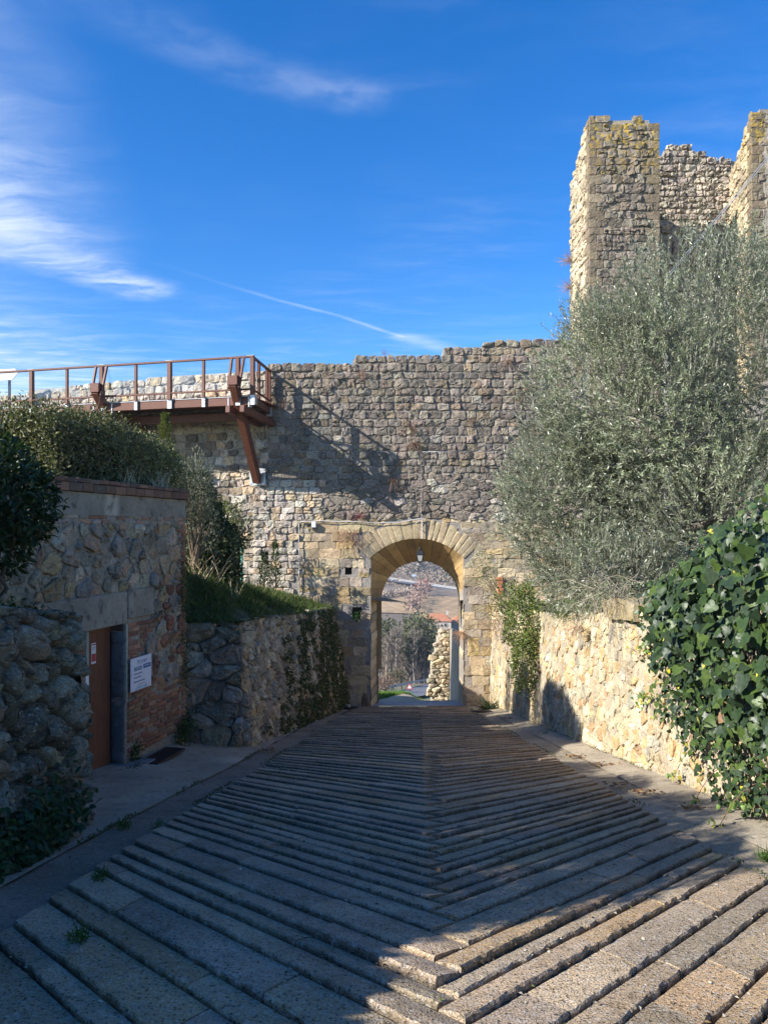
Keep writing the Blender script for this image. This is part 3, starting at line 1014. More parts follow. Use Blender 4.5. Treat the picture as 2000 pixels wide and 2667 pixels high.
    for sgn, xf, xb in ((-1, XLJ, -0.27), (1, XRJ, XRJ + 0.01)):
        z = -4.75
        while z < CZ - 0.001:
            z1 = min(CZ, z + rng.uniform(0.3, 0.42))
            if CZ - z1 < 0.15:
                z1 = CZ
            m = MB(); w = 0.012 * rng.uniform(-1, 1.4)
            ym, yb = YG - 0.03, 28.30
            g2 = 0.006
            G = []
            for yy, xx in ((ym, xf), ((ym + yb) / 2, (xf + xb) / 2), (yb, xb)):
                G.append([(xx - sgn * (w - 0.03), yy, z + g2), (xx - sgn * w, yy, z + g2 + .02), (xx - sgn * (w + .005), yy, (z + z1) / 2), (xx - sgn * w, yy, z1 - g2 - .02), (xx - sgn * (w - 0.03), yy, z1 - g2)])
            m.grid(np.array(G), pick(rng, GOLD[:4], 0.12), flip=sgn < 0)
            obj('jamb_stone', m, M['ashlar'], root)
            z = z1
        m = MB(); x = (xf if sgn < 0 else xf) + sgn * 0.02
        m.grid(np.array([[(xf + sgn * 0.03, YG, -4.8), (xf + sgn * 0.03, YG, 0.7)], [(xb + sgn * 0.03, 28.4, -4.8), (xb + sgn * 0.03, 28.4, -0.9)]]), (0.28, 0.24, 0.17, 0))
        obj('jamb_backing', m, M['mortar'], root)
    # rear ring: thick slab of masonry with the round arch, its left foot broken away
    mpb = lambda V: np.column_stack([V[:, 0], 28.36 - V[:, 2], V[:, 1]])
    us = np.unique(np.round(np.concatenate([np.arange(-3.4, 6.6, 0.4), CXB + RB * np.sin(np.linspace(-math.pi / 2, math.pi / 2, 40))]), 3))
    vs = np.unique(np.round(np.concatenate([np.arange(-5.2, 7.0, 0.35), CZ + RB * np.sin(np.linspace(0, math.pi / 2, 24)), [CZ, -3.55, -3.7, -3.85]]), 3))
    def inb(u, v):
        if v > 6.9:
            return False
        if v < CZ:
            lft = -0.09 if v > -3.55 else (-0.20 if v > -3.7 else (-0.28 if v > -3.85 else -0.36))
            return u < lft or u > CXB + RB
        return math.hypot(u - CXB, v - CZ) > RB
    m = MB(); plate(m, us, vs, inb, mpb, 0.45, (0.30, 0.245, 0.16, 0))
    obj('rear_arch_ring', m, M['ashlar'], root, smooth=False)
    return root
build_gate_wall()


def build_curtain_wall():
    """the same town wall running on to the left behind the walkway"""
    rng = np.random.RandomState(22)
    LC = 13.6
    O = np.array([-4.05, 27.0, 0]); U = np.array([0.966, -0.26, 0]); U /= np.linalg.norm(U)
    root = thing('curtain_wall', 'pale stone town wall running on behind the timber walkway', 'wall', (-9.0, 28.4, -1.5))
    mp = planar(O - U * LC, U, (U[1], -U[0], 0))
    top = lambda u: np.interp(u + 16 - LC, [0, 1.6, 1.61, 5.9, 5.91, 7.8, 7.81, 11, 11.01, 16.2], [6.45, 6.5, 6.72, 6.80, 6.98, 7.0, 7.06, 7.1, 7.2, 7.22])
    us = np.arange(0, LC + .05, 0.4); us[-1] = LC - .05; vs = np.unique(np.round(np.arange(-3, 7.4, 0.2), 3))
    core = MB(); plate(core, us, vs, lambda u, v: v < top(u) - 0.08, mp, 0.7, (0.42, 0.39, 0.34, 0))
    obj('mortar_core', core, M['mortar'], root, smooth=False)
    items = []
    for p in courses(0, LC, -1.4, 7.4, (0.23, 0.31), (0.26, 0.55), rng, 0.022, 0.06):
        c, a = centroid(p)
        if c[1] > top(c[0]) - 0.02:
            continue
        p = p.copy(); p[:, 1] = np.minimum(p[:, 1], top(c[0]) + rng.uniform(0, 0.06))
        g = stone_geo(p, 0.055 * rng.uniform(0.7, 1.3), rng, 0.012, 0.15, 1, 'mid', 0.5)
        vis = 1 if c[1] > 5.9 or c[0] > LC - 3.5 else 0.2
        items.append((a * vis, g, pick(rng, PALE if c[1] > 5 else GREY + PALE, 0.12), M['stone']))
    lay(root, items, mp, M['stone'], limit=220, smooth=False)
build_curtain_wall()


# ------------------------------------------------------------------ tower, open towards the town
def build_tower():
    rng = np.random.RandomState(23)
    root = thing('ruined_tower', 'tall square stone tower with an open ruined back above the olive', 'tower', (10.5, 28.5, -4.6))
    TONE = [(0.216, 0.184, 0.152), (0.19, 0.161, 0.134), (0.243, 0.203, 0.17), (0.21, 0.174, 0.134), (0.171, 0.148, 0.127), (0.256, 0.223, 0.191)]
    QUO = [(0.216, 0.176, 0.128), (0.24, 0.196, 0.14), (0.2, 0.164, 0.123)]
    LIT_TONE = [(0.50, 0.42, 0.29), (0.46, 0.39, 0.28), (0.54, 0.47, 0.35), (0.42, 0.36, 0.27)]  # sun-facing sides: sunlight put into a paler, warmer stone colour
    items = []
    def face(O, U, u1, v0, v1, top, pal, h, w, lich, quoin=(), alpha_all=0.0, vis=1.0, depth=0.055, joint=0.012):
        U = np.array(U, float); U /= np.linalg.norm(U)
        mp = planar(O, U, (U[1], -U[0], 0))
        polys = []
        v = v0; k = 0
        while v < v1:
            hh = rng.uniform(*h); a, b = 0.0, u1
            if quoin:
                for side in quoin:
                    ql = rng.uniform(0.42, 0.56) if k % 2 else rng.uniform(0.20, 0.28)
                    if side < 0:
                        polys.append((np.array([(0, v), (ql, v), (ql, v + hh), (0, v + hh)]), QUO, True)); a = ql
                    else:
                        polys.append((np.array([(u1 - ql, v), (u1, v), (u1, v + hh), (u1 - ql, v + hh)]), QUO, True)); b = u1 - ql
            for p in courses(a, b, v, v + hh, (hh * 0.99, hh), w, rng, 0.03, 0.12):
                polys.append((p, pal, False))
            v += hh; k += 1
        for p, pl, qn in polys:
            c, ar = centroid(p)
            if ar < 0.008 or c[1] > top(c[0]) - 0.03:
                continue
            p = p.copy(); p[:, 1] = np.minimum(p[:, 1], top(c[0]) + rng.uniform(0, 0.06))
            if centroid(p)[1] < 0.008:
                continue
            g = stone_geo(p, depth * (0.55 if qn else rng.uniform(0.7, 1.3)), rng, 0.004 if qn else joint, 0.05 if qn else 0.15, 1, 'flat' if qn else 'mid', 0.3 if qn else 0.42, wob=0.01 if qn else 0.05)
            al = np.clip((c[1] - lich) / 1.6, 0, 1) * rng.uniform(0.5, 1.2) + alpha_all * rng.rand()
            items.append((ar * vis, (mp(g[0]), g[1], g[2]), pick(rng, pl, 0.12, min(al, 1)), M['stone']))
    # left pier: front face, lit left face and its inner face
    t1 = lambda u: 16.05 + 0.10 * math.sin(u * 5) - 0.25 * (u > 2.3)
    face((7.2, 27.0, 0), (1, 0, 0), 2.47, 5.0, 16.3, t1, TONE, (0.24, 0.36), (0.22, 0.55), 13.6, (-1, 1))
    tl = lambda u: np.interp(2.55 - u, [0, 0.85, 0.9, 1.8, 1.85, 2.55], [16.1, 15.95, 15.7, 15.4, 15.1, 14.9])
    face((7.2, 29.55, 0), (0, -1, 0), 2.55, 5.0, 16.3, tl, LIT_TONE, (0.22, 0.34), (0.24, 0.5), 15.5, (1,), vis=0.55, depth=0.05)
    # right pier
    t2 = lambda u: 16.38 + 0.08 * math.sin(u * 4)
    face((12.9, 27.0, 0), (1, 0, 0), 3.6, 6.5, 16.9, t2, TONE, (0.24, 0.36), (0.22, 0.5), 14.2, (-1,), vis=0.9)
    tp = lambda u: np.interp(3.06 - u, [0, 0.5, 0.9, 1.5, 2.1, 3.06], [16.35, 16.2, 15.95, 15.8, 15.55, 15.4])
    face((13.5, 30.0, 0), (-0.6, -3.0, 0), 3.06, 6.5, 17, tp, LIT_TONE, (0.24, 0.36), (0.24, 0.5), 14.6, (1,), 0.25, vis=0.7, depth=0.05)
    # recessed wall between the piers
    tb = lambda u: np.interp(u, [0, 1.4, 1.45, 2.4, 2.45, 3.0, 3.05, 5], [16.25, 16.3, 16.62, 16.66, 16.4, 16.35, 16.15, 16.1])
    face((9.5, 30.0, 0), (1, 0, 0), 4.1, 8.0, 16.8, tb, [(0.40, 0.36, 0.30), (0.34, 0.30, 0.26), (0.44, 0.39, 0.33), (0.30, 0.27, 0.23)], (0.2, 0.3), (0.2, 0.45), 99, vis=0.8, depth=0.085, joint=0.014)
    lay(root, items, lambda V: V, M['stone'], smooth=False)
    # cores
    mc = MB()
    vs = np.round(np.concatenate([np.arange(-5.2, 14, 0.8), np.arange(14, 17, 0.2)]), 3)
    def core(O, U, u1, top, depth, nu):
        U = np.array(U, float); U /= np.linalg.norm(U)
        plate(mc, np.linspace(0, u1, nu), vs, lambda u, v: v < top(u) - 0.1, planar(O, U, (U[1], -U[0], 0)), depth, (0.33, 0.295, 0.24, 0))
    core((7.215, 27.0, 0), (1, 0, 0), 2.44, lambda u: t1(u) , 0.9, 8)
    core((7.2, 29.55, 0), (0, -1, 0), 2.53, tl, 1.2, 12)
    core((13.2, 27.02, 0), (1, 0, 0), 6.0, t2, 0.9, 12)
    core((13.5, 30.0, 0), (-0.6, -3.0, 0), 3.0, tp, 0.9, 12)
    core((8.3, 30.0, 0), (1, 0, 0), 6.0, lambda u: tb(u - 1.2), 0.9, 16)
    obj('mortar_core', mc, M['mortar'], root, smooth=False)
build_tower()


# ------------------------------------------------------------------ right wall (lit, below the olive)
def right_top(y):
    return np.interp(y, [4, 8, 11, 17, 17.2, 27], [1.05, 0.85, 0.48, -0.28, -0.30, -1.05])

RW = 3.68
def build_right_wall():
    rng = np.random.RandomState(24)
    root = thing('rubble_wall', 'sunlit yellowish rubble wall below the olive, right of the street', 'wall', (RW, 16, -2.7))
    y1 = 26.9
    def mp(V):
        y = y1 - V[:, 0]; g = zr(y); t = right_top(y)
        return np.column_stack([RW - V[:, 2] + 0.05 * V[:, 1], y, g - 0.1 + V[:, 1] * (t - g + 0.1) / 2.6])
    core = MB()
    us = np.linspace(0, y1 - 3.5, 90); vs = np.linspace(0, 2.58, 12)
    plate(core, us, vs, lambda u, v: True, mp, 0.5, (0.52, 0.43, 0.29, 0))
    obj('mortar_core', core, M['mortar'], root)
    pal = [(0.47, 0.40, 0.27), (0.51, 0.44, 0.31), (0.43, 0.37, 0.26), (0.48, 0.36, 0.195), (0.40, 0.36, 0.28), (0.45, 0.31, 0.18), (0.53, 0.47, 0.36), (0.37, 0.34, 0.28)]
    items = []
    for (a, b, du, dv) in ((0, 9.9, 0.27, 0.21), (9.9, 17.3, 0.21, 0.18), (17.3, y1 - 4.2, 0.20, 0.18)):
        for p in voronoi(a, b, 0, 2.62, du, dv, rng, 0.42, 0.35):
            c, ar = centroid(p); y = y1 - c[0]
            if rng.rand() < 0.16:
                continue
            g = stone_geo(p, rng.uniform(0.006, 0.026), rng, rng.uniform(0.004, 0.022), 0.16, 1, 'low' if y > 12 else 'mid', 0.8, wob=0.08)
            vis = 1.0 if y > 9.2 - 1.0 * (c[1] < 1.0) else 0.05
            if y > 17.5: vis = 0.6
            items.append((ar / (y * y) * vis, g, pick(rng, pal, 0.12), M['ashlar']))
    lay(root, items, mp, M['ashlar'], smooth=False)
build_right_wall()


# ------------------------------------------------------------------ boulder wall, front left
BW_TOP = lambda y: np.interp(y, [0, 3.2, 4.6, 6.2, 7.2, 7.7], [1.52, 1.46, 1.12, 1.0, 0.86, 0.78])
def build_boulder_wall():
    rng = np.random.RandomState(25)
    root = thing('boulder_wall', 'dry wall of big pitted grey boulders nearest on the left', 'wall', (-3.1, 5.8, -1.0))
    O = np.array([-3.29, 1.0, 0]); U = np.array([0.045, 1, 0]); U /= np.linalg.norm(U)
    L = 6.65
    base = planar(O, U, (U[1], -U[0], 0))
    def mp(V):
        y = 1.0 + V[:, 0]; g = zr(y) - 0.1; t = BW_TOP(y); W = V.copy()
        W[:, 1] = g + V[:, 1] * (t - g) / 2.0; W[:, 2] = V[:, 2] - 0.05 * V[:, 1]
        return base(W)
    back = lambda V: mp(V - np.array([0, 0, 0.07]))
    core = MB(); plate(core, np.linspace(0, L - 0.12, 26), np.linspace(0, 1.99, 10), lambda u, v: True, back, 0.5, (0.06, 0.05, 0.035, 0))
    obj('earth_core', core, M['mortar'], root)
    pal = [(0.29, 0.25, 0.195), (0.23, 0.20, 0.155), (0.35, 0.30, 0.235), (0.19, 0.165, 0.13), (0.29, 0.23, 0.155), (0.31, 0.28, 0.23)]
    items = []
    polys = voronoi(0, L, 0, 2.0, 0.26, 0.235, rng, 0.45, 0.6)
    for p in polys:
        c, ar = centroid(p)
        d = 0.09 + 0.24 * math.sqrt(ar)
        g = stone_geo(p, d, rng, 0.022, 0.23, 2, 'high', 0.22, seg=math.sqrt(ar) * 0.17, wob=0.022)
        items.append((ar * (1 if c[0] > 4.4 else 0.2), g, pick(rng, pal, 0.14, 0.15 * rng.rand()), M['boulder']))
        if rng.rand() < 0.35:      # small wedging stones in the joints
            e = p[rng.randint(len(p))]
            s = rng.uniform(0.035, 0.07)
            an = np.sort(rng.uniform(0, 6.28, 6)); q = e + s * np.column_stack([np.cos(an), np.sin(an) * 0.8])
            if 0 < q[:, 1].min() and q[:, 1].max() < 2:
                g = stone_geo(q, 0.10, rng, 0.0, 0.2, 1, 'mid', 0.3)
                items.append((s * s, g, pick(rng, pal, 0.2), M['boulder']))
    lay(root, items, mp, M['boulder'], name='boulder')
    # the corner stones that close the end of the wall
    z = -1.45
    while z < 0.25:
        h = rng.uniform(0.26, 0.42)
        m = MB()
        O2 = O + U * (L - 0.13)
        mp2 = planar(O2 + np.array([0.0, 0, 0]), (-0.999, 0.045, 0), (0.045, 0.999, 0))
        for k in range(2):
            w = 0.36; u = -0.06 + k * 0.34
            p = np.array([(u, z), (u + w, z), (u + w, z + h), (u, z + h)]) + rng.uniform(-.02, .02, (4, 2))
            g = stone_geo(p, 0.14, rng, 0.008, 0.25, 2, 'high', 0.3)
            m = MB(); m.add(mp2(g[0]), g[1], g[2], pick(rng, pal, 0.14)); obj('boulder', m, M['boulder'], root)
        z += h
build_boulder_wall()


# ------------------------------------------------------------------ shed wall with the door
S0 = np.array([-4.98, 6.0, 0]); SU = np.array([0.2226, 0.975, 0]); SU /= np.linalg.norm(SU)
SN = np.array([SU[1], -SU[0], 0])
SHED = planar(S0, SU, SN)
def su(y): return (y - 6.0) / SU[1]
SHED_END = su(13.04)
D0, D1 = su(10.35), su(11.22)
def build_shed():
    rng = np.random.RandomState(26)
    root = thing('stone_shed', 'low stone and brick outbuilding front with a brown door', 'building', tuple(S0 + SU * 5 + np.array([0, 0, -1.9])))
    us = np.unique(np.round(np.concatenate([np.linspace(0, SHED_END, 30), [D0, D1]]), 4)); vs = np.array([-2.3, -1.85, -1.2, -.6, 0.235, 0.9, 1.5, 2.1])
    core = MB()
    plate(core, us, vs, lambda u, v: not (D0 < u < D1 and -1.85 < v < 0.235), SHED, 0.5, (0.36, 0.315, 0.245, 0))
    obj('mortar_core', core, M['mortar'], root, smooth=False)
    BR = [(0.33, 0.155, 0.095), (0.37, 0.19, 0.115), (0.28, 0.135, 0.09), (0.36, 0.22, 0.13), (0.30, 0.18, 0.125)]
    DBR = [(0.19, 0.11, 0.08), (0.16, 0.10, 0.075), (0.23, 0.13, 0.09), (0.15, 0.105, 0.085)]
    ST = [(0.35, 0.30, 0.235), (0.30, 0.265, 0.215), (0.39, 0.34, 0.265), (0.41, 0.32, 0.20), (0.27, 0.245, 0.21), (0.44, 0.39, 0.32), (0.39, 0.265, 0.18)]
    stones, bricks = [], []
    def brick_zone(u0, u1, v0, v1, pal, keep=1.0, bh=0.066, bl=(0.2, 0.26), d=0.018, test=None):
        v = v0; k = 0
        while v + bh * 0.6 < v1:
            h = min(bh, v1 - v)
            u = u0 - (0.12 if k % 2 else 0)
            while u < u1:
                w = rng.uniform(*bl); a, b = max(u, u0), min(u + w, u1)
                if b - a > 0.05 and rng.rand() < keep and (test is None or test((a + b) / 2, v + h / 2)):
                    p = np.array([(a, v), (b, v), (b, v + h), (a, v + h)]) + rng.uniform(-.004, .004, (4, 2))
                    g = stone_geo(p, d * rng.uniform(0.6, 1.5), rng, 0.006, 0.06, 1, 'low', 0.25, seg=0.11, wob=0.015)
                    bricks.append(((b - a) * h / (5 + (a + b) / 2) ** 2, g, pick(rng, pal, 0.16), M['brick']))
                u += w
            v += h + 0.002; k += 1
    # where brick shows: right of the door, left of it, the quoin, the band and the coping
    right = lambda u, v: u < D1 + 0.72 + 0.25 * math.sin(v * 4) or v < -1.05 + 0.2 * (u - 6)
    brick_zone(D1 + 0.07, SHED_END - 0.22, -1.75, 0.23, BR, 0.94, test=right)
    brick_zone(su(9.55), D0 - 0.07, -1.8, 0.22, BR, 0.96)
    brick_zone(0.0, SHED_END, 1.68, 1.82, [(0.40, 0.24, 0.17), (0.33, 0.19, 0.14), (0.36, 0.30, 0.25)], 0.85, d=0.012)
    v = -1.9
    while v < 1.66:                                    # toothed brick quoin at the far end
        w = 0.26 if int((v + 3) / 0.07) % 2 else 0.14
        p = np.array([(SHED_END - w, v), (SHED_END, v), (SHED_END, v + 0.064), (SHED_END - w, v + 0.064)])
        bricks.append((0.0006, stone_geo(p, 0.03, rng, 0.005, 0.06, 1, 'low', 0.2, seg=0.11, wob=0.01), pick(rng, BR, 0.15), M['brick']))
        v += 0.072
    lay(root, bricks, SHED, M['brick'], name='brick', rest='brick_infill', limit=260)
    # coping: a course on edge and a flat course over it, both proud of the face
    for (v, h, d, bl) in ((2.105, 0.115, 0.045, 0.27), (2.225, 0.06, 0.022, 0.25)):
        u = 0.0; k = 0
        while u < SHED_END + 0.02:
            w = min(bl * rng.uniform(0.9, 1.08), max(0.08, SHED_END + 0.025 - u)); m = MB()
            c = S0 + SU * (u + w / 2) + np.array([0, 0, v + h / 2 + rng.normal(0, 0.004)]) + SN * (d / 2 - 0.17)
            m.box(c, w / 2 - 0.004, 0.21, h / 2 - 0.002, pick(rng, DBR, 0.16), (SU, SN, (0, 0, 1)), 0.008)
            obj('coping_brick', m, M['brick'], root, smooth=False)
            u += w
    # rubble
    for p in voronoi(0.6, SHED_END - 0.2, 0.70, 1.70, 0.23, 0.20, rng, 0.45, 0.5):
        c, ar = centroid(p)
        flush = rng.rand() < (0.25 if c[0] < 5.2 else 0.45)
        g = stone_geo(p, 0.012 if flush else rng.uniform(0.018, 0.045), rng, rng.uniform(0.006, 0.022), 0.2, 1, 'high', 0.6, wob=0.07)
        stones.append((ar / (5 + c[0]) ** 2, g, pick(rng, ST, 0.15), M['stone']))
    for p in voronoi(1.5, su(9.55), -0.6, 0.72, 0.30, 0.25, rng, 0.45, 0.5):
        c, ar = centroid(p)
        g = stone_geo(p, rng.uniform(0.03, 0.07), rng, rng.uniform(0.012, 0.03), 0.25, 2, 'mid', 0.4)
        stones.append((ar / (5 + c[0]) ** 2, g, pick(rng, ST, 0.15), M['stone']))
    for p in voronoi(D1 + 0.07, SHED_END - 0.15, -1.9, 0.72, 0.24, 0.2, rng, 0.45, 0.5):
        c, ar = centroid(p)
        if right(c[0], c[1]) and c[1] < 0.2 or (c[1] > 0.2 and c[0] < su(11.95)):
            continue
        g = stone_geo(p, rng.uniform(0.02, 0.05), rng, rng.uniform(0.008, 0.02), 0.2, 1, 'high', 0.6)
        stones.append((ar / (5 + c[0]) ** 2, g, pick(rng, ST[:4] + BR[2:4], 0.15), M['stone']))
    lay(root, stones, SHED, M['stone'])
    # stained plaster band, concrete lintel in two lengths, pale strips beside the door
    m = MB(); U_, V_ = np.meshgrid(np.linspace(0, SHED_END - 0.01, 70), np.linspace(1.80, 2.10, 10))
    P = np.stack([U_.ravel(), V_.ravel(), 0.018 + 0.010 * noise3(np.stack([U_.ravel(), V_.ravel(), U_.ravel() * 0], 1), 5, 3)], 1)
    n = noise3(np.stack([U_.ravel() * 2.2, V_.ravel() * 0.3, U_.ravel() * 0], 1), 1.2, 8)
    C = np.where((n > 0.35)[:, None], np.array([0.52, 0.455, 0.355, 0]), np.array([0.28, 0.25, 0.195, 0]))
    m.grid(SHED(P).reshape(10, 70, 3), C.reshape(10, 70, 4)); obj('plaster_band', m, M['plaster'], root)
    for (a, b, v0, v1, d) in ((su(9.45), su(11.25), 0.235, 0.70, 0.035), (su(11.255), su(11.95), 0.29, 0.715, 0.05)):
        m = MB(); c = S0 + SU * (a + b) / 2 + np.array([0, 0, (v0 + v1) / 2]) + SN * (d / 2 - 0.1)
        m.box(c, (b - a) / 2, 0.1 + d / 2, (v1 - v0) / 2, (0.30, 0.265, 0.205, 0), (SU, SN, (0, 0, 1)), 0.012)
        obj('lintel', m, M['plaster'], root, smooth=False)
    for (a, b, v0, v1) in ((D1 + 0.005, D1 + 0.065, -0.92, 0.22), (D0 - 0.07, D0 - 0.005, -0.62, 0.22)):
        m = MB(); c = S0 + SU * (a + b) / 2 + np.array([0, 0, (v0 + v1) / 2]) + SN * 0.005
        m.box(c, (b - a) / 2, 0.02, (v1 - v0) / 2, (0.40, 0.37, 0.28, 0), (SU, SN, (0, 0, 1)), 0.006)
        obj('plaster_strip', m, M['plaster'], root, smooth=False)
    # far reveal: dark bricks, grey plaster below
    rev = planar(S0 + SU * (D1 - 0.004) - SN * 0.22, SN, -SU)
    v = -1.84
    while v < 0.2:
        plast = v < -0.85
        h = 0.115 if not plast else 0.98
        p = np.array([(0, v), (0.215, v), (0.215, v + h - .01), (0, v + h - .01)])
        g = stone_geo(p, 0.014, rng, 0.003, 0.05, 1, 'low', 0.3, seg=0.1, wob=0.01)
        m = MB(); m.add(rev(g[0]), g[1], g[2], pick(rng, [(0.085, 0.075, 0.07), (0.11, 0.09, 0.08)], 0.15) if not plast else (0.17, 0.175, 0.18, 0))
        obj('brick' if not plast else 'plaster_patch', m, M['brick'] if not plast else M['plaster'], root)
        v += h
    # door leaf set back in the opening, handle plate, step
    m = MB(); c = S0 + SU * (D0 + D1) / 2 - SN * 0.22 + np.array([0, 0, -0.8])
    m.box(c, (D1 - D0) / 2 - 0.01, 0.02, 1.03, (0.2, 0.07, 0.03, 0), (SU, SN, (0, 0, 1)), 0.004)
    door = obj('door', m, M['door'], root, smooth=False)
    m = MB(); c2 = S0 + SU * (D1 - 0.035) - SN * 0.205 + np.array([0, 0, -0.85])
    m.box(c2, 0.012, 0.012, 0.95, (0.05, 0.03, 0.02, 0), (SU, SN, (0, 0, 1)), 0.003); obj('door_edge', m, M['iron'], door)
    m = MB(); c = S0 + SU * (D0 + D1 + 0.25) / 2 + SN * 0.06 + np.array([0, 0, -1.87])
    m.box(c, (D1 - D0) / 2 + 0.2, 0.27, 0.055, (0.24, 0.235, 0.22, 0), (SU, SN, (0, 0, 1)), 0.015)
    obj('doorstep', m, M['plaster'], root, smooth=False)
build_shed()


# ------------------------------------------------------------------ garden retaining wall
def gw_x(y): return np.interp(y, [13.7, 25.6, 26.9], [-2.48, -1.38, -1.26])
def gw_top(y): return np.interp(y, [13.5, 15, 20, 26, 27], [0.0, -0.10, -0.55, -1.02, -1.08])
def build_garden_wall():
    rng = np.random.RandomState(27)
    root = thing('garden_wall', 'mossy rubble retaining wall holding up the grassy bank', 'wall', (-2.2, 17, -2.6))
    L = 13.25
    def mp(V):
        y = 13.65 + V[:, 0]; g = zr(y) - 0.1; t = gw_top(y)
        f = V[:, 1] / 2.6
        bat = np.interp(y, [13.6, 26], [0.10, 0.55])
        return np.column_stack([gw_x(y) + V[:, 2] - bat * f, y, g + f * (t - g)])
    core = MB(); plate(core, np.linspace(0, L, 50), np.linspace(0, 2.56, 10), lambda u, v: True, mp, 0.4, (0.22, 0.20, 0.165, 0))
    pal = [(0.41, 0.35, 0.265), (0.35, 0.305, 0.235), (0.46, 0.40, 0.305), (0.31, 0.27, 0.215), (0.42, 0.335, 0.22), (0.49, 0.42, 0.32)]
    items = []
    for (a, b, du, dv) in ((0.0, 4.2, 0.27, 0.23), (4.2, L, 0.34, 0.23)):
        for p in voronoi(a, b, 0, 2.62, du, dv, rng, 0.45, 0.45):
            c, ar = centroid(p)
            g = stone_geo(p, rng.uniform(0.06, 0.10), rng, 0.012, 0.22, 1, 'mid', 0.4)
            items.append((ar / (13.6 + c[0]) ** 2 / (1 + 0.08 * c[0]), g, pick(rng, pal, 0.15), M['stone']))
    # the end that faces up the street: bigger dark stones
    fr = planar((-3.62, 13.42, 0), (1, 0.10, 0), (0.10, -1, 0))
    plate(core, np.linspace(0, 1.10, 5), np.linspace(-2.35, -0.12, 8), lambda u, v: True, fr, 0.3, (0.13, 0.115, 0.09, 0))
    obj('mortar_core', core, M['mortar'], root)
    items2 = []
    dk = [(0.30, 0.26, 0.20), (0.25, 0.215, 0.17), (0.36, 0.29, 0.195), (0.21, 0.185, 0.15), (0.33, 0.295, 0.235)]
    for (a, b, v0, v1, du, dv) in ((0.0, 1.14, -2.35, -0.02, 0.33, 0.25),):
        for p in voronoi(a, b, v0, v1, du, dv, rng, 0.45, 0.6):
            c, ar = centroid(p)
            g = stone_geo(p, rng.uniform(0.06, 0.10), rng, 0.007, 0.2, 1, 'high', 0.45)
            items2.append((ar, g, pick(rng, dk, 0.2), M['stone']))
    lay(root, items2, fr, M['stone'], smooth=False)
    lay(root, items, mp, M['stone'], limit=max(0, 300 - len(items2)), smooth=False)
build_garden_wall()
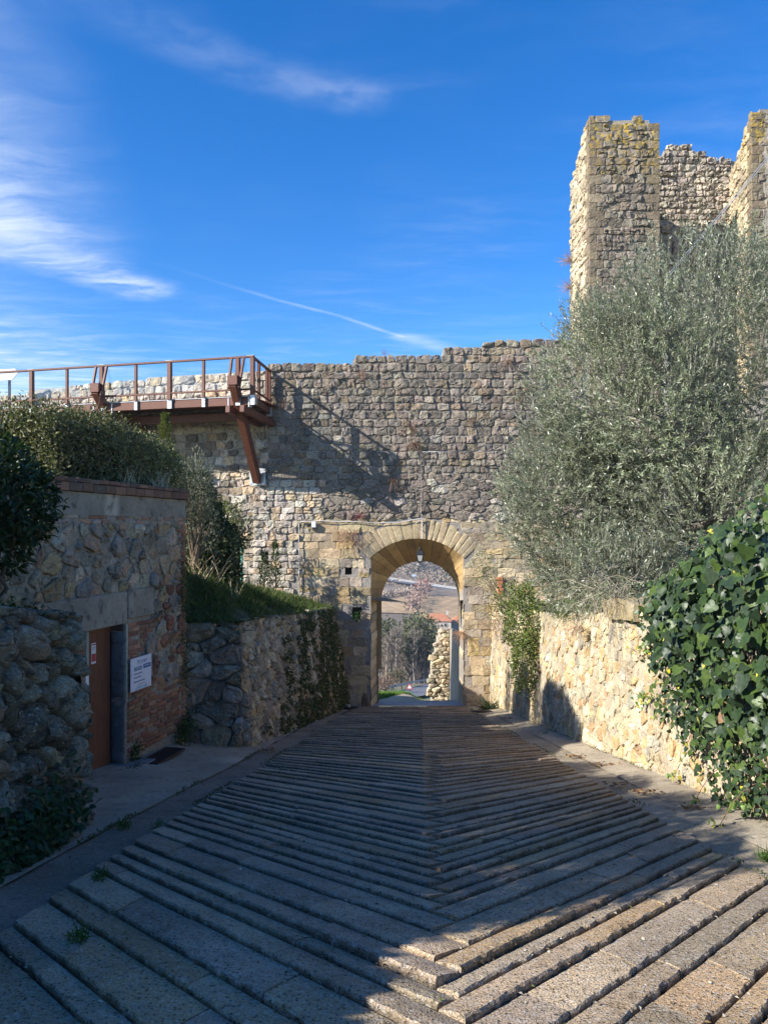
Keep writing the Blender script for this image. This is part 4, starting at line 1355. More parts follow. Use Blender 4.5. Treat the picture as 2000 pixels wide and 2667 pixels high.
# ------------------------------------------------------------------ timber walkway
def build_walkway():
    A = np.array([-4.21, 24.6, 0]); d = np.array([-0.966, 0.258, 0]); d /= np.linalg.norm(d)
    inn = np.array([0.258, 0.966, 0]); inn /= np.linalg.norm(inn)
    root = thing('timber_walkway', 'red brown timber walkway with glass railing high on the town wall', 'walkway', tuple(A + d * 5 + inn + [0, 0, 5.9]))
    Z = lambda z: np.array([0, 0, z - (0.09 if z > 5 else 0.0)])
    W = (0.16, 0.05, 0.03, 0)
    END = 15.0
    def beam(name, a, b, w, h, mat='timber', up=(0, 0, 1), parent=None):
        m = MB(); m.beam(a, b, w, h, W, up)
        return obj(name, m, M[mat], parent or root, smooth=False)
    # top rail, lower rail, edge beam, steel lip, deck
    beam('top_rail', A + Z(7.24) - d * 0.05, A + d * END + Z(7.24), 0.10, 0.06)
    beam('lower_rail', A + Z(6.20), A + d * END + Z(6.20), 0.06, 0.055)
    beam('edge_beam', A + inn * 0.12 + Z(5.84) + d * 0.12, A + inn * 0.12 + d * END + Z(5.84), 0.10, 0.25)
    beam('deck_edge_strip', A + inn * 0.08 + Z(5.99), A + inn * 0.08 + d * END + Z(5.99), 0.05, 0.025, 'steel')
    beam('bearer', A + inn * 1.2 + Z(5.52) + d * 0.5, A + inn * 1.2 + d * END + Z(5.52), 0.16, 0.26)
    beam('wall_beam', A + inn * 2.22 + Z(5.70) + d * 0.3, A + inn * 2.22 + d * END + Z(5.70), 0.14, 0.28)
    t = 0.1
    while t < END:
        c = A + d * (t + 0.07) + inn * 1.24 + Z(6.0)
        m = MB(); m.box(c, 0.066, 1.15, 0.018, W, (d, inn, (0, 0, 1)), 0.004)
        obj('deck_board', m, M['timber'], root, smooth=False)
        t += 0.142
    # posts
    ts = [0.0, 0.51, 1.73, 2.97, 4.23, 5.54, 6.91, 8.34, 9.78, 11.2, 12.6, 14.0]
    for i, t in enumerate(ts):
        thick = i in (0, 1, 3, 5, 7, 9, 11)
        w = 0.13 if thick else 0.085
        p = A + d * t + inn * 0.02
        beam('post', p + Z(5.98 if t else 6.02), p + Z(7.21), w, w, up=tuple(inn))
        m = MB(); m.box(p + Z(5.86) - inn * 0.01, w / 2 + 0.015, 0.012, 0.165, W, (d, inn, (0, 0, 1)), 0.003)
        for s in (-1, 1):
            m.box(p + Z(5.86) + d * s * (w / 2 + 0.012) + inn * 0.08, 0.006, 0.10, 0.15, W, (d, inn, (0, 0, 1)), 0.002)
        br = obj('bracket', m, M['steel'], root, smooth=False)
        m = MB()
        for s in (-1, 1):
            for z in (5.80, 5.92):
                m.box(p + Z(z) - inn * 0.026 + d * s * 0.03, 0.012, 0.008, 0.012, W, (d, inn, (0, 0, 1)))
        obj('bolts', m, M['steel'], br, smooth=False)
    for t0, t1 in zip(ts[:-1], ts[1:]):
        if t1 - t0 < 0.6 and t0 > 0.1:
            continue
        g = 0.08
        a, b = A + d * (t0 + g) + inn * 0.03, A + d * (t1 - g) + inn * 0.03
        m = MB(); m.box((a + b) / 2 + Z(6.68), np.linalg.norm(b - a) / 2, 0.005, 0.44, W, (d, inn, (0, 0, 1)))
        obj('glass_panel', m, M['glass'], root, smooth=False)
    # steel plates where the rail lengths meet
    for t in (0.05, 2.97, 5.54, 8.34):
        m = MB(); m.box(A + d * t + Z(7.274), 0.13, 0.054, 0.006, W, (d, inn, (0, 0, 1)), 0.002)
        obj('rail_plate', m, M['steel'], root, smooth=False)
    # return rail to the wall
    B = np.array([-3.98, 26.9, 0])
    e = unit(B - A)
    beam('top_rail', A + Z(7.24) + e * 0.05, B + Z(7.24), 0.10, 0.06)
    beam('lower_rail', A + Z(6.20) + e * 0.06, B + Z(6.20), 0.06, 0.055)
    for s in (0.80, 1.85, 2.2):
        p = A + e * s
        beam('post', p + Z(6.02), p + Z(7.21), 0.09, 0.12, up=tuple(e))
    m = MB(); m.box(A + e * 0.42 + Z(6.68), 0.30, 0.005, 0.44, W, (e, (e[1], -e[0], 0), (0, 0, 1))); obj('glass_panel', m, M['glass'], root, smooth=False)
    m = MB(); m.box(A + e * 1.32 + Z(6.68), 0.42, 0.005, 0.44, W, (e, (e[1], -e[0], 0), (0, 0, 1))); obj('glass_panel', m, M['glass'], root, smooth=False)
    beam('edge_beam', A + Z(5.84) + e * 0.2, B + Z(5.84), 0.09, 0.22)
    m = MB(); m.box(B + Z(5.80) - e * 0.08, 0.10, 0.09, 0.16, W, (e, (e[1], -e[0], 0), (0, 0, 1)), 0.004); obj('bracket', m, M['steel'], root, smooth=False)
    # raking struts, twin cross beams, head blocks and V braces
    for t in (0.51, 5.54, 10.6):
        p = A + d * t
        top = p - inn * 0.28 + Z(6.34); foot = p + inn * 2.26 + Z(3.30)
        if t < 1:
            foot = np.array([-4.43, 26.90, 3.30])
        beam('strut', top, foot, 0.24, 0.28, up=tuple(inn))
        m = MB(); m.box(top + Z(0.10) + inn * 0.02, 0.17, 0.15, 0.15, W, (d, inn, (0, 0, 1)), 0.006); obj('head_block', m, M['timber'], root, smooth=False)
        for s in (-1, 1):
            beam('cross_beam', p - inn * 0.22 + d * s * 0.25 + Z(5.56), p + inn * 2.28 + d * s * 0.25 + Z(5.40), 0.15, 0.22)
            beam('brace', p - inn * 0.30 + d * s * 0.19 + Z(6.20), p + inn * 0.0 + d * (s * 0.21) + Z(7.22), 0.07, 0.085, up=tuple(inn))
            m = MB(); m.box(p + inn * 0.16 + d * s * 0.36 + Z(5.80), 0.02, 0.11, 0.16, W, (d, inn, (0, 0, 1)), 0.003); obj('bracket', m, M['steel'], root, smooth=False)
        m = MB(); c = foot + inn * 0.03 + Z(0.16)
        m.box(c, 0.30, 0.016, 0.30, W, (d, inn, (0, 0, 1)), 0.004)
        pl = obj('wall_plate', m, M['steel'], root, smooth=False)
        m = MB()
        for sx in (-1, 1):
            for sz in (-1, 1):
                m.box(c - inn * 0.024 + d * sx * 0.25 + Z(sz * 0.24), 0.02, 0.012, 0.02, W, (d, inn, (0, 0, 1)))
        obj('bolts', m, M['steel'], pl, smooth=False)
    # white arrow-shaped board on a dark post on the deck
    r = thing('arrow_board', 'white pointed board on a dark post behind the walkway glass', 'sign', (-14.1, 28.95, 6.02))
    m = MB(); m.beam((-14.1, 28.95, 6.02), (-14.1, 28.95, 7.35), 0.08, 0.08, (0.03, 0.03, 0.03, 0), (0, 1, 0)); obj('post', m, M['iron'], r, smooth=False)
    c = np.array([-14.62, 28.80, 7.38])
    poly = np.array([(-1.0, -0.24), (0.70, -0.20), (0.92, 0.06), (0.80, 0.22), (-1.0, 0.22)])
    ff = np.column_stack([poly[:, 0], np.full(5, -0.02), poly[:, 1] + poly[:, 0] * 0.06]) + c
    bb = ff + [0, 0.04, 0]
    m = MB(); n5 = 5
    m.add(np.concatenate([ff, bb]), [(i, (i + 1) % 5, 5 + (i + 1) % 5, 5 + i) for i in range(5)] + [(0, 1, 2, 3), (5, 8, 7, 6)], [(0, 3, 4), (5, 9, 8)], (0.8, 0.8, 0.8, 0))
    obj('board', m, M['white'], r, smooth=False)
build_walkway()


# ------------------------------------------------------------------ signs on the shed
def on_shed(u, v, w):
    return S0 + SU * u + SN * w + np.array([0, 0, v])


def text_mesh(body, size, name, mat, parent, pos, ux, nz, shear=0.0):
    cu = bpy.data.curves.new(name, 'FONT'); cu.body = body; cu.size = size; cu.align_x = 'LEFT'; cu.shear = shear; cu.extrude = 0.0006
    tmp = bpy.data.objects.new(name, cu); COL.objects.link(tmp)
    dg = bpy.context.evaluated_depsgraph_get()
    me = bpy.data.meshes.new_from_object(tmp.evaluated_get(dg))
    bpy.data.objects.remove(tmp)
    me.name = name
    me.materials.clear(); me.materials.append(mat)
    o = bpy.data.objects.new(name, me); COL.objects.link(o)
    from mathutils import Matrix
    X = Vector(ux); Nn = Vector(nz); Y = Nn.cross(X)
    mt = Matrix((X, Y, Nn)).transposed()
    o.rotation_euler = mt.to_euler()
    o.parent = parent; o.location = np.asarray(pos) - WLOC[parent.name]
    return o


M['ink_blue'] = flat_mat('blue_print', (0.02, 0.10, 0.33), 0.4, var=0.03)
M['ink_mid'] = flat_mat('steel_blue_print', (0.13, 0.27, 0.40), 0.4, var=0.03)
M['ink_grey'] = flat_mat('grey_blue_print', (0.22, 0.28, 0.40), 0.4, var=0.03)
M['ink_red'] = flat_mat('red_print', (0.45, 0.035, 0.05), 0.4, var=0.03)
M['ink_pale'] = flat_mat('pale_blue_print', (0.42, 0.60, 0.70), 0.4, var=0.03)
M['ink_dark'] = flat_mat('navy_print', (0.015, 0.03, 0.10), 0.4, var=0.03)


def build_signs():
    u0, u1, v0, v1 = su(11.27), su(11.84), -0.79, -0.30
    cx, cz = (u0 + u1) / 2, (v0 + v1) / 2
    W, H = u1 - u0, v1 - v0
    root = thing('notice_board', 'white panel with blue print fixed to the bricks right of the door', 'sign', tuple(on_shed(cx, v0, 0.06)))
    m = MB(); m.box(on_shed(cx, cz, 0.066), W / 2, 0.006, H / 2, (0.72, 0.74, 0.78, 0), (SU, SN, (0, 0, 1)), 0.002)
    obj('panel', m, M['white'], root, smooth=False)
    def bar(x, z, w, h, mat, name='print_block', sk=0.0):
        a = [(x, z), (x + w, z + sk), (x + w, z + h + sk), (x, z + h)]
        m = MB(); m.add([on_shed(u0 + p * W, v0 + q * H, 0.0735) for p, q in a] + [on_shed(u0 + p * W, v0 + q * H, 0.0715) for p, q in a],
                        [(0, 1, 2, 3), (0, 4, 5, 1), (1, 5, 6, 2), (2, 6, 7, 3), (3, 7, 4, 0)], None, (0.3, 0.3, 0.3, 0))
        return obj(name, m, M[mat], root, smooth=False)
    ux = SU; nz = SN
    text_mesh('M', 0.085, 'logo_letter', M['ink_blue'], root, on_shed(u0 + 0.30 * W, v0 + 0.80 * H, 0.0725), ux, nz, 0.1)
    text_mesh('onteriggioni', 0.043, 'lettering', M['ink_blue'], root, on_shed(u0 + 0.44 * W, v0 + 0.845 * H, 0.0725), ux, nz)
    bar(0.40, 0.805, 0.36, 0.014, 'ink_blue', 'print_line'); bar(0.32, 0.765, 0.38, 0.018, 'ink_pale', 'print_line')
    bar(0.16, 0.60, 0.37, 0.12, 'ink_mid'); bar(0.60, 0.61, 0.36, 0.13, 'ink_blue')
    bar(0.21, 0.65, 0.25, 0.04, 'ink_pale', 'print_line'); bar(0.65, 0.665, 0.25, 0.04, 'ink_pale', 'print_line')
    for z, w, w2 in ((0.485, 0.23, 0.16), (0.375, 0.22, 0.12), (0.245, 0.24, 0.28)):
        bar(0.15, z, w, 0.042, 'ink_grey', 'print_line'); bar(0.15 + w, z + 0.002, w2, 0.045, 'ink_grey', 'print_line')
    bar(0.15, 0.244, 0.06, 0.046, 'ink_blue', 'print_line'); bar(0.33, 0.16, 0.37, 0.014, 'ink_red', 'print_line')
    pts = [(0.12, 0.02), (0.90, 0.02), (0.66, 0.09), (0.52, 0.11), (0.42, 0.085), (0.30, 0.11), (0.2, 0.06)]
    m = MB(); m.add([on_shed(u0 + p * W, v0 + q * H, 0.0727) for p, q in pts], [(0, 1, 2, 3), (0, 3, 4, 5)], [(0, 5, 6)], (0.3, 0.5, 0.6, 0)); obj('wave_print', m, M['ink_pale'], root)
    for (x, z, a, b, s) in ((0.015, 0.44, 0.03, 0.10, 0.05), (0.66, 0.035, 0.10, 0.05, 0.06)):
        pts = [(x, z), (x + a * .7, z + b * .3 + s * .3), (x + a, z + b + s), (x + a * .3, z + b * .6 + s * .3)]
        m = MB(); m.add([on_shed(u0 + p * W, v0 + q * H, 0.0729) for p, q in pts], [(0, 1, 2, 3)], None, (0, 0, 0, 0)); obj('splash_print', m, M['ink_dark'], root)
    for (a, b) in ((0.04, 0.95), (0.96, 0.83), (0.95, 0.07), (0.03, 0.06)):
        m = MB(); m.box(on_shed(u0 + a * W, v0 + b * H, 0.074), 0.006, 0.003, 0.006, (0.3, 0.3, 0.3, 0), (SU, SN, (0, 0, 1)), 0.002); obj('screw', m, M['steel'], root)
    # panel left of the door, half hidden by the boulders
    a0, a1, b0, b1 = su(9.72), su(10.27), -0.92, -0.30
    r2 = thing('round_emblem_panel', 'white panel with a big blue disc between boulders and door', 'sign', tuple(on_shed((a0 + a1) / 2, b0, 0.06)))
    m = MB(); m.box(on_shed((a0 + a1) / 2, (b0 + b1) / 2, 0.066), (a1 - a0) / 2, 0.006, (b1 - b0) / 2, (0.74, 0.76, 0.78, 0), (SU, SN, (0, 0, 1)), 0.002); obj('panel', m, M['white'], r2, smooth=False)
    for (rad, mat, w) in ((0.24, 'ink_mid', 0.0725), (0.155, 'ink_pale', 0.0732)):
        n = 28; c = ((a0 + a1) / 2 - 0.02, -0.56)
        v = [on_shed(c[0], c[1], w)] + [on_shed(c[0] + rad * math.cos(k * 2 * math.pi / n), c[1] + rad * math.sin(k * 2 * math.pi / n), w) for k in range(n)]
        m = MB(); m.add(v, None, [(0, 1 + k, 1 + (k + 1) % n) for k in range(n)], (0, 0, 0, 0)); obj('disc', m, M[mat], r2)
    m = MB(); m.box(on_shed((a0 + a1) / 2, b0 + 0.08, 0.0727), (a1 - a0) / 2 - 0.01, 0.0008, 0.06, (0, 0, 0, 0), (SU, SN, (0, 0, 1))); obj('print_block', m, M['ink_pale'], r2, smooth=False)
    # red and white notice stuck on the door
    un, vn = D0 + 0.43, -0.14
    r3 = thing('door_notice', 'small red and white notice stuck on the brown door', 'notice', tuple(on_shed(un, vn - 0.145, -0.197)))
    m = MB(); m.box(on_shed(un, vn, -0.198), 0.055, 0.0015, 0.145, (0.75, 0.73, 0.72, 0), (SU, SN, (0, 0, 1))); obj('sheet', m, M['white'], r3, smooth=False)
    def pr(x0, x1, z0, z1, mat, name):
        m = MB(); m.add([on_shed(un + x, vn + z, -0.1955) for x, z in ((x0, z0), (x1, z0), (x1, z1), (x0, z1))], [(0, 1, 2, 3)], None, (0, 0, 0, 0)); obj(name, m, M[mat], r3)
    pr(-0.05, 0.05, 0.115, 0.132, 'ink_red', 'print_block'); pr(-0.05, 0.05, -0.115, -0.005, 'ink_red', 'print_block')
    pr(-0.035, 0.035, 0.075, 0.085, 'ink_grey', 'print_line'); pr(-0.035, 0.03, 0.055, 0.063, 'ink_grey', 'print_line')
build_signs()


# ------------------------------------------------------------------ lantern, cables, posts, drains
def build_lantern():
    c = np.array([1.28, 27.22, 0.44])
    root = thing('street_lantern', 'black iron lantern hanging under the crown of the arch', 'lantern', tuple(c))
    def ring(z, r, rot=0.5):
        return [c + np.array([r * math.cos(rot + k * math.pi / 2), r * math.sin(rot + k * math.pi / 2), z]) for k in range(4)]
    rot = 0.62
    b, t = ring(0.05, 0.095, rot), ring(0.29, 0.165, rot)
    e, top = ring(0.30, 0.225, rot), ring(0.46, 0.07, rot)
    for k in range(4):
        j = (k + 1) % 4
        m = MB(); m.add([b[k], b[j], t[j], t[k]], [(0, 1, 2, 3)], None, (0.4, 0.4, 0.38, 0)); obj('pane', m, M['frost'], root, smooth=False)
        m = MB(); m.tube([b[k], t[k]], 0.012, 4); obj('corner_bar', m, M['iron'], root)
    m = MB(); m.add(e + top, [(0, 1, 5, 4), (1, 2, 6, 5), (2, 3, 7, 6), (3, 0, 4, 7), (4, 5, 6, 7), (3, 2, 1, 0)], None, (0, 0, 0, 0)); obj('roof', m, M['iron'], root, smooth=False)
    m = MB(); m.lathe([(0.001, 0.58), (0.02, 0.57), (0.03, 0.54), (0.06, 0.50), (0.075, 0.46), (0.001, 0.455)], c, 10); obj('cap', m, M['iron'], root)
    m = MB(); m.lathe([(0.10, 0.05), (0.085, 0.02), (0.05, 0.0), (0.02, -0.01), (0.012, -0.05), (0.001, -0.06)], c, 10); obj('finial', m, M['iron'], root)
    m = MB(); m.tube([c + [0, 0, 0.57], c + [0, 0, 0.78]], 0.008, 5); obj('hanger', m, M['iron'], root)
build_lantern()


def build_services():
    y = YG - 0.10
    m = MB(); xs = np.linspace(-2.98, 0.55, 30)
    pts = [(-2.98, y, -0.9), (-2.98, y + .01, -0.2), (-2.96, y, 0.6), (-2.98, y, 1.2), (-2.97, y, 1.80), (-2.9, y, 1.90)] + [(x, y, 1.90 + 0.012 * math.sin(x * 5) - (0.05 if x > -1.5 else 0) * min(1, x + 1.5)) for x in xs[2:]]
    pts += [(0.9, y, 1.93), (1.2, y - .02, 1.98), (1.38, y - .02, 2.02), (1.42, y, 1.95)]
    m.tube(pts, 0.016, 5)
    tag(obj('wall_cable', m, M['cable']), 'pale cable running up the wall then across above the arch', 'cable')
    m = MB(); m.tube([(1.30, y, 1.98), (1.10, y - .03, 1.82), (1.16, y - .05, 1.66), (1.30, y - .02, 1.58)], 0.011, 5)
    m.tube([(1.33, y, 1.97), (1.34, y, 1.3)], 0.02, 5)
    tag(obj('hanging_cable', m, M['cable']), 'short cable drooping from the top of the arch to the keystone', 'cable')
    m = MB(); m.tube([(1.29, y - .02, 2.02), (1.31, y, 3.0), (1.28, y, 4.2), (1.34, y, 4.33), (2.4, y, 4.35), (3.9, y, 4.36)], 0.007, 5)
    tag(obj('thin_conduit', m, M['steel']), 'thin grey conduit rising from the arch and turning right under the olive', 'cable')
    r = thing('junction_box', 'small white lamp box on the wall below the cable', 'lamp', (-2.45, y, 1.68))
    m = MB(); m.box((-2.45, y - .03, 1.78), 0.075, 0.06, 0.10, (0.7, 0.7, 0.68, 0), bev=0.01); obj('box', m, M['white'], r, smooth=False)
    m = MB(); m.box((-2.62, y - .05, 1.76), 0.07, 0.05, 0.06, (0.05, 0.05, 0.05, 0), bev=0.008); obj('lens', m, M['iron'], r, smooth=False)
    m = MB(); m.beam((-2.5, y - .02, 1.66), (-2.5, y + .06, 1.60), 0.02, 0.02); obj('arm', m, M['steel'], r, smooth=False)
    # wire that runs from a pole behind the olive up over the tower
    r = thing('wire_pole', 'grey pole behind the olive with a taut double wire past the tower', 'pole', (7.45, 20.3, -0.5))
    m = MB(); m.tube([(7.45, 20.3, -0.8), (7.45, 20.3, 8.30)], 0.06, 8, (0.25, 0.24, 0.22, 0), True); obj('post', m, M['bark'], r)
    for k in (-1, 1):
        a, b = np.array([7.45, 20.3, 8.25 + 0.035 * k]), np.array([15.5, 19.0, 18.6 + 0.035 * k])
        s = np.linspace(0, 1, 12)[:, None]; P = a + (b - a) * s; P[:, 2] -= 0.25 * np.sin(s[:, 0] * math.pi)
        m = MB(); m.tube(P, 0.010, 5); obj('wire', m, M['steel'], r)
    # green fence post
    r = thing('fence_post', 'slim green metal fence post standing in the grass by the wall', 'post', (-4.62, 25.0, -0.5))
    m = MB(); m.tube([(-4.62, 25.0, -0.6), (-4.62, 25.0, 0.98)], 0.035, 8, (0, .2, .1, 0), True); obj('post', m, M['green_post'], r)
    m = MB(); m.lathe([(0.045, 0.97), (0.045, 1.0), (0.001, 1.02)], (-4.62, 25.0, 0), 8); obj('cap', m, M['green_post'], r)
    for z in (0.2, 0.5, 0.8):
        m = MB(); m.box((-4.58, 24.97, z), 0.02, 0.012, 0.02); obj('clip', m, M['green_post'], r, smooth=False)
    # drain grate by the right jamb
    gy = 23.6; gx = 3.0
    r = thing('drain_grate', 'dark iron drain grate in the pavement by the right gate pier', 'drain', (gx, gy, zr(gy)))
    sl = np.array([0, 1, -0.17]); sl /= np.linalg.norm(sl); up = np.array([0, 0.17, 1.0]); up /= np.linalg.norm(up)
    c = np.array([gx, gy, float(zr(gy)) + 0.035])
    for s in (-1, 1):
        m = MB(); m.box(c + sl * s * 0.27, 0.30, 0.025, 0.02, (0, 0, 0, 0), ((1, 0, 0), sl, up)); obj('frame_bar', m, M['iron'], r, smooth=False)
    for k in range(9):
        m = MB(); m.box(c + np.array([-0.28 + k * 0.07, 0, 0]), 0.016, 0.245, 0.014, (0, 0, 0, 0), ((1, 0, 0), sl, up)); obj('bar', m, M['iron'], r, smooth=False)
    # plate coloured as drain pit shade, dark cover near the left jamb with a stone on it
    m = MB(); c = S0 + SU * su(11.75) + SN * 0.30 + np.array([0, 0, -1.845]); m.box(c, 0.42, 0.17, 0.02, (0.03, 0.03, 0.03, 0), (SU, SN, (0, 0, 1)), 0.006)
    tag(obj('drain_pit_shade', m, M['iron'], smooth=False), 'dark plate painted as the shaded drain pit right of the doorstep', 'cover')
    m = MB(); yy = 25.3; m.box((-1.17, yy, float(zr(yy)) + 0.045), 0.30, 0.28, 0.02, (0.03, 0.03, 0.03, 0), ((1, 0, 0), sl, up), 0.006)
    tag(obj('manhole_cover', m, M['iron'], smooth=False), 'dark metal cover at the foot of the left gate pier', 'cover')
    rng = np.random.RandomState(5)
    g = stone_geo(np.array([(-.07, -.05), (.08, -.05), (.07, .06), (-.06, .05)]), 0.07, rng, 0, .25, 2, 'mid', .2)
    m = MB(); V = g[0]; m.add(np.column_stack([V[:, 0] - 1.18, V[:, 1] + yy, V[:, 2] + float(zr(yy)) + 0.065]), g[1], g[2], (0.42, 0.38, 0.30, 0))
    tag(obj('loose_stone', m, M['stone']), 'small pale stone lying on the metal cover by the gate', 'stone')
    yy = 26.35
    g = stone_geo(np.array([(-.16, -.14), (.16, -.14), (.15, .14), (-.14, .14)]), 0.42, rng, 0, .25, 2, 'high', .15)
    m = MB(); V = g[0]; m.add(np.column_stack([V[:, 0] - 0.62, V[:, 1] + yy, V[:, 2] + float(zr(yy))]), g[1], g[2], (0.17, 0.14, 0.10, 0))
    tag(obj('guard_stone', m, M['stone']), 'worn dark guard stone at the foot of the left gate jamb', 'stone')
    # block of dressed stone on top of the right wall
    mp = planar((3.70, 12.75, 0.12), (0.10, -1, 0), (-1, -0.10, 0))
    us_, vs_ = np.linspace(0, 1, 16), np.linspace(0, 1, 7)
    def lump(face):
        a, b = np.meshgrid(us_, vs_); p = {'f': (a, b, a * 0), 'b': (a, b, a * 0 + 1), 't': (a, b * 0 + 1, b), 'l': (a * 0, b, a), 'r': (a * 0 + 1, b, a)}[face]
        u, v, w = (q.ravel() for q in p)
        V = np.column_stack([u * 1.35, 0.05 + 0.06 * u + v * (0.34 - 0.14 * np.abs(u - 0.4)), 0.10 - w * 0.55])
        V += 0.025 * np.stack([noise3(V, 3.0, 50 + k) + 0.5 * noise3(V, 8.0, 60 + k) for k in range(3)], 1)
        return mp(V).reshape(7, 16, 3)
    m = MB()
    for fc in 'fbtlr':
        m.grid(lump(fc), (0.34, 0.28, 0.17, 0.35))
    tag(obj('stone_block', m, M['stone'], smooth=False), 'big weathered yellow stone block on top of the sunlit wall', 'stone')
build_services()
# ------------------------------------------------------------------ garden ground, terraces
def bank_z(x, y):
    x = np.asarray(x, float); y = np.asarray(y, float)
    edge = gw_x(y) - np.interp(y, [13.6, 26], [0.10, 0.55])
    dx = np.clip(edge - x, 0, None)
    sl = np.interp(y, [13.6, 16, 20, 27], [0.95, 0.85, 0.55, 0.27])
    cap = np.interp(y, [13.6, 18, 22, 27], [2.0, 1.8, 1.5, 1.1])
    f = np.clip((y - 13.45) / 0.9, 0, 1); f = f * f * (3 - 2 * f)
    return gw_top(y) - 0.03 + f * cap * (1 - np.exp(-dx * sl / cap)) + 0.03 * np.sin(3 * x + y) * np.clip(dx, 0, 1)


def build_garden_ground():
    ys = np.concatenate([np.linspace(13.40, 14.6, 12), np.linspace(14.9, 27.4, 44)]); f = np.linspace(0, 1, 30)
    edge = gw_x(ys) - np.interp(ys, [13.6, 26], [0.10, 0.55]) + 0.10
    X = edge[:, None] * (1 - f) + (-16) * f; Y = np.repeat(ys[:, None], 30, 1)
    m = MB(); m.grid(np.stack([X, Y, bank_z(X, Y)], -1), (0.07, 0.075, 0.035, 0))
    obj('garden_soil', m, M['earth'], kind='structure')
    # raised garden behind the shed front, and the terrace behind the boulders
    us = np.linspace(-1, SHED_END, 12); dd = np.linspace(0.25, 9, 8)
    P = np.array([[S0 + SU * u - SN * d + np.array([0, 0, 2.02]) for d in dd] for u in us])
    m = MB(); m.grid(P, (0.09, 0.075, 0.05, 0)); obj('raised_garden_soil', m, M['earth'], kind='structure')
    yy = np.linspace(2, 9.0, 16); ff = np.linspace(0, 1, 8)
    X = np.where(yy < 7.6, -3.25, -3.25 - (yy - 7.6) * 1.2)[:, None] * (1 - ff) + (-5.1) * ff
    Y = np.repeat(yy[:, None], 8, 1); Z = np.repeat(BW_TOP(yy)[:, None], 8, 1) - 0.14 - np.where(Y > 7.75, (Y - 7.75) * 1.8, 0)
    m = MB(); m.grid(np.stack([X, Y, Z], -1), (0.08, 0.07, 0.045, 0)); obj('terrace_soil', m, M['earth'], kind='structure')
    # the olive terrace behind the right wall
    yy = np.linspace(3, 27.2, 40); xx = np.linspace(3.85, 19, 24)
    X, Y = np.meshgrid(xx, yy)
    Z = right_top(Y) - 0.06 + 0.10 * (X - 3.85) + 0.04 * np.sin(2 * X + Y)
    m = MB(); m.grid(np.stack([X, Y, Z], -1), (0.12, 0.11, 0.055, 0)); obj('olive_terrace', m, M['earth'], kind='structure')
build_garden_ground()

GREEN = [(0.045, 0.075, 0.02), (0.06, 0.095, 0.025), (0.035, 0.06, 0.02), (0.075, 0.11, 0.03)]


def grass_on(name, rng, P, length, mat='dull_leaf', pal=((0.06, 0.11, 0.022), (0.045, 0.085, 0.02), (0.085, 0.13, 0.03)), lean=0.5, width=0.012):
    n = len(P); m = MB()
    ax = unit(np.column_stack([rng.normal(0, lean, n), rng.normal(0, lean, n), np.ones(n)]))
    leaves(m, P, ax, rand_dirs(rng, n), length * rng.uniform(0.5, 1.3, n), width * rng.uniform(0.7, 1.4, n), leaf_cols(rng, n, pal, 0.25), 'blade')
    return obj(name, m, M[mat], kind='stuff', smooth=False)


def build_grass():
    rng = np.random.RandomState(31)
    n = 34000
    y = 13.42 + 13.4 * rng.rand(n) ** 1.25
    edge = gw_x(y) - np.interp(y, [13.6, 26], [0.10, 0.55])
    dx = rng.rand(n) ** 1.3 * np.interp(y, [13.6, 27], [2.4, 6.0])
    x = edge - dx + 0.08
    o = grass_on('grass', rng, np.column_stack([x, y, bank_z(x, y)]), 0.16 * np.clip(1.0 + 0.75 * noise3(np.column_stack([x, y, x * 0]), 2.4, 88), 0.35, 2.4), width=0.016, pal=((0.06, 0.115, 0.02), (0.045, 0.085, 0.018), (0.10, 0.15, 0.03), (0.04, 0.075, 0.02), (0.16, 0.15, 0.06), (0.08, 0.09, 0.03)), lean=0.75)
build_grass()


def bush(name, label, cat, blobs, n, size, pal, rng, mat='leaf', kind='oval', asp=0.5, up=0.3, group=None, stems=True, inner=0.6, lump=0.2, base=None, rnd=0.9):
    """blobs: (centre, radii, share). Leaves spread through the outer part of a few lumpy masses, on a few stems"""
    c0 = np.array(blobs[0][0]); base = np.array(base if base is not None else (c0[0], c0[1], c0[2] - blobs[0][1][2]))
    root = thing(name, label, cat, tuple(base), group)
    m = MB(); st = MB()
    for b, (c, r, sh) in enumerate(blobs):
        p, o = shell(rng, int(n * sh), c, r, inner, -0.95, lump, rng.randint(1000))
        k = len(p)
        ax = unit(o * 0.6 + rand_dirs(rng, k) * rnd + np.array([0, 0, up]))
        nn = unit(o + rand_dirs(rng, k) * 0.9 + np.array([0, 0, 0.4]))
        leaves(m, p, ax, nn, size * rng.uniform(0.6, 1.35, k), size * asp * rng.uniform(0.7, 1.2, k), leaf_cols(rng, k, pal, 0.25, p, 0.18), kind)
        for q in range(7 if stems else 0):
            e = p[rng.randint(k)]; mid = (base + e) / 2 + rng.normal(0, 0.1, 3) * np.array(r)
            st.tube([base + rng.normal(0, 0.05, 3) * [1, 1, 0], mid, np.array(c) * 0.4 + e * 0.6, e], [0.022, 0.016, 0.010, 0.004], 5, (0.16, 0.12, 0.08, 0))
    obj('foliage', m, M[mat], root, smooth=False, kind='stuff')
    if st.n:
        obj('stems', st, M['bark'], root, kind='stuff')
    return root


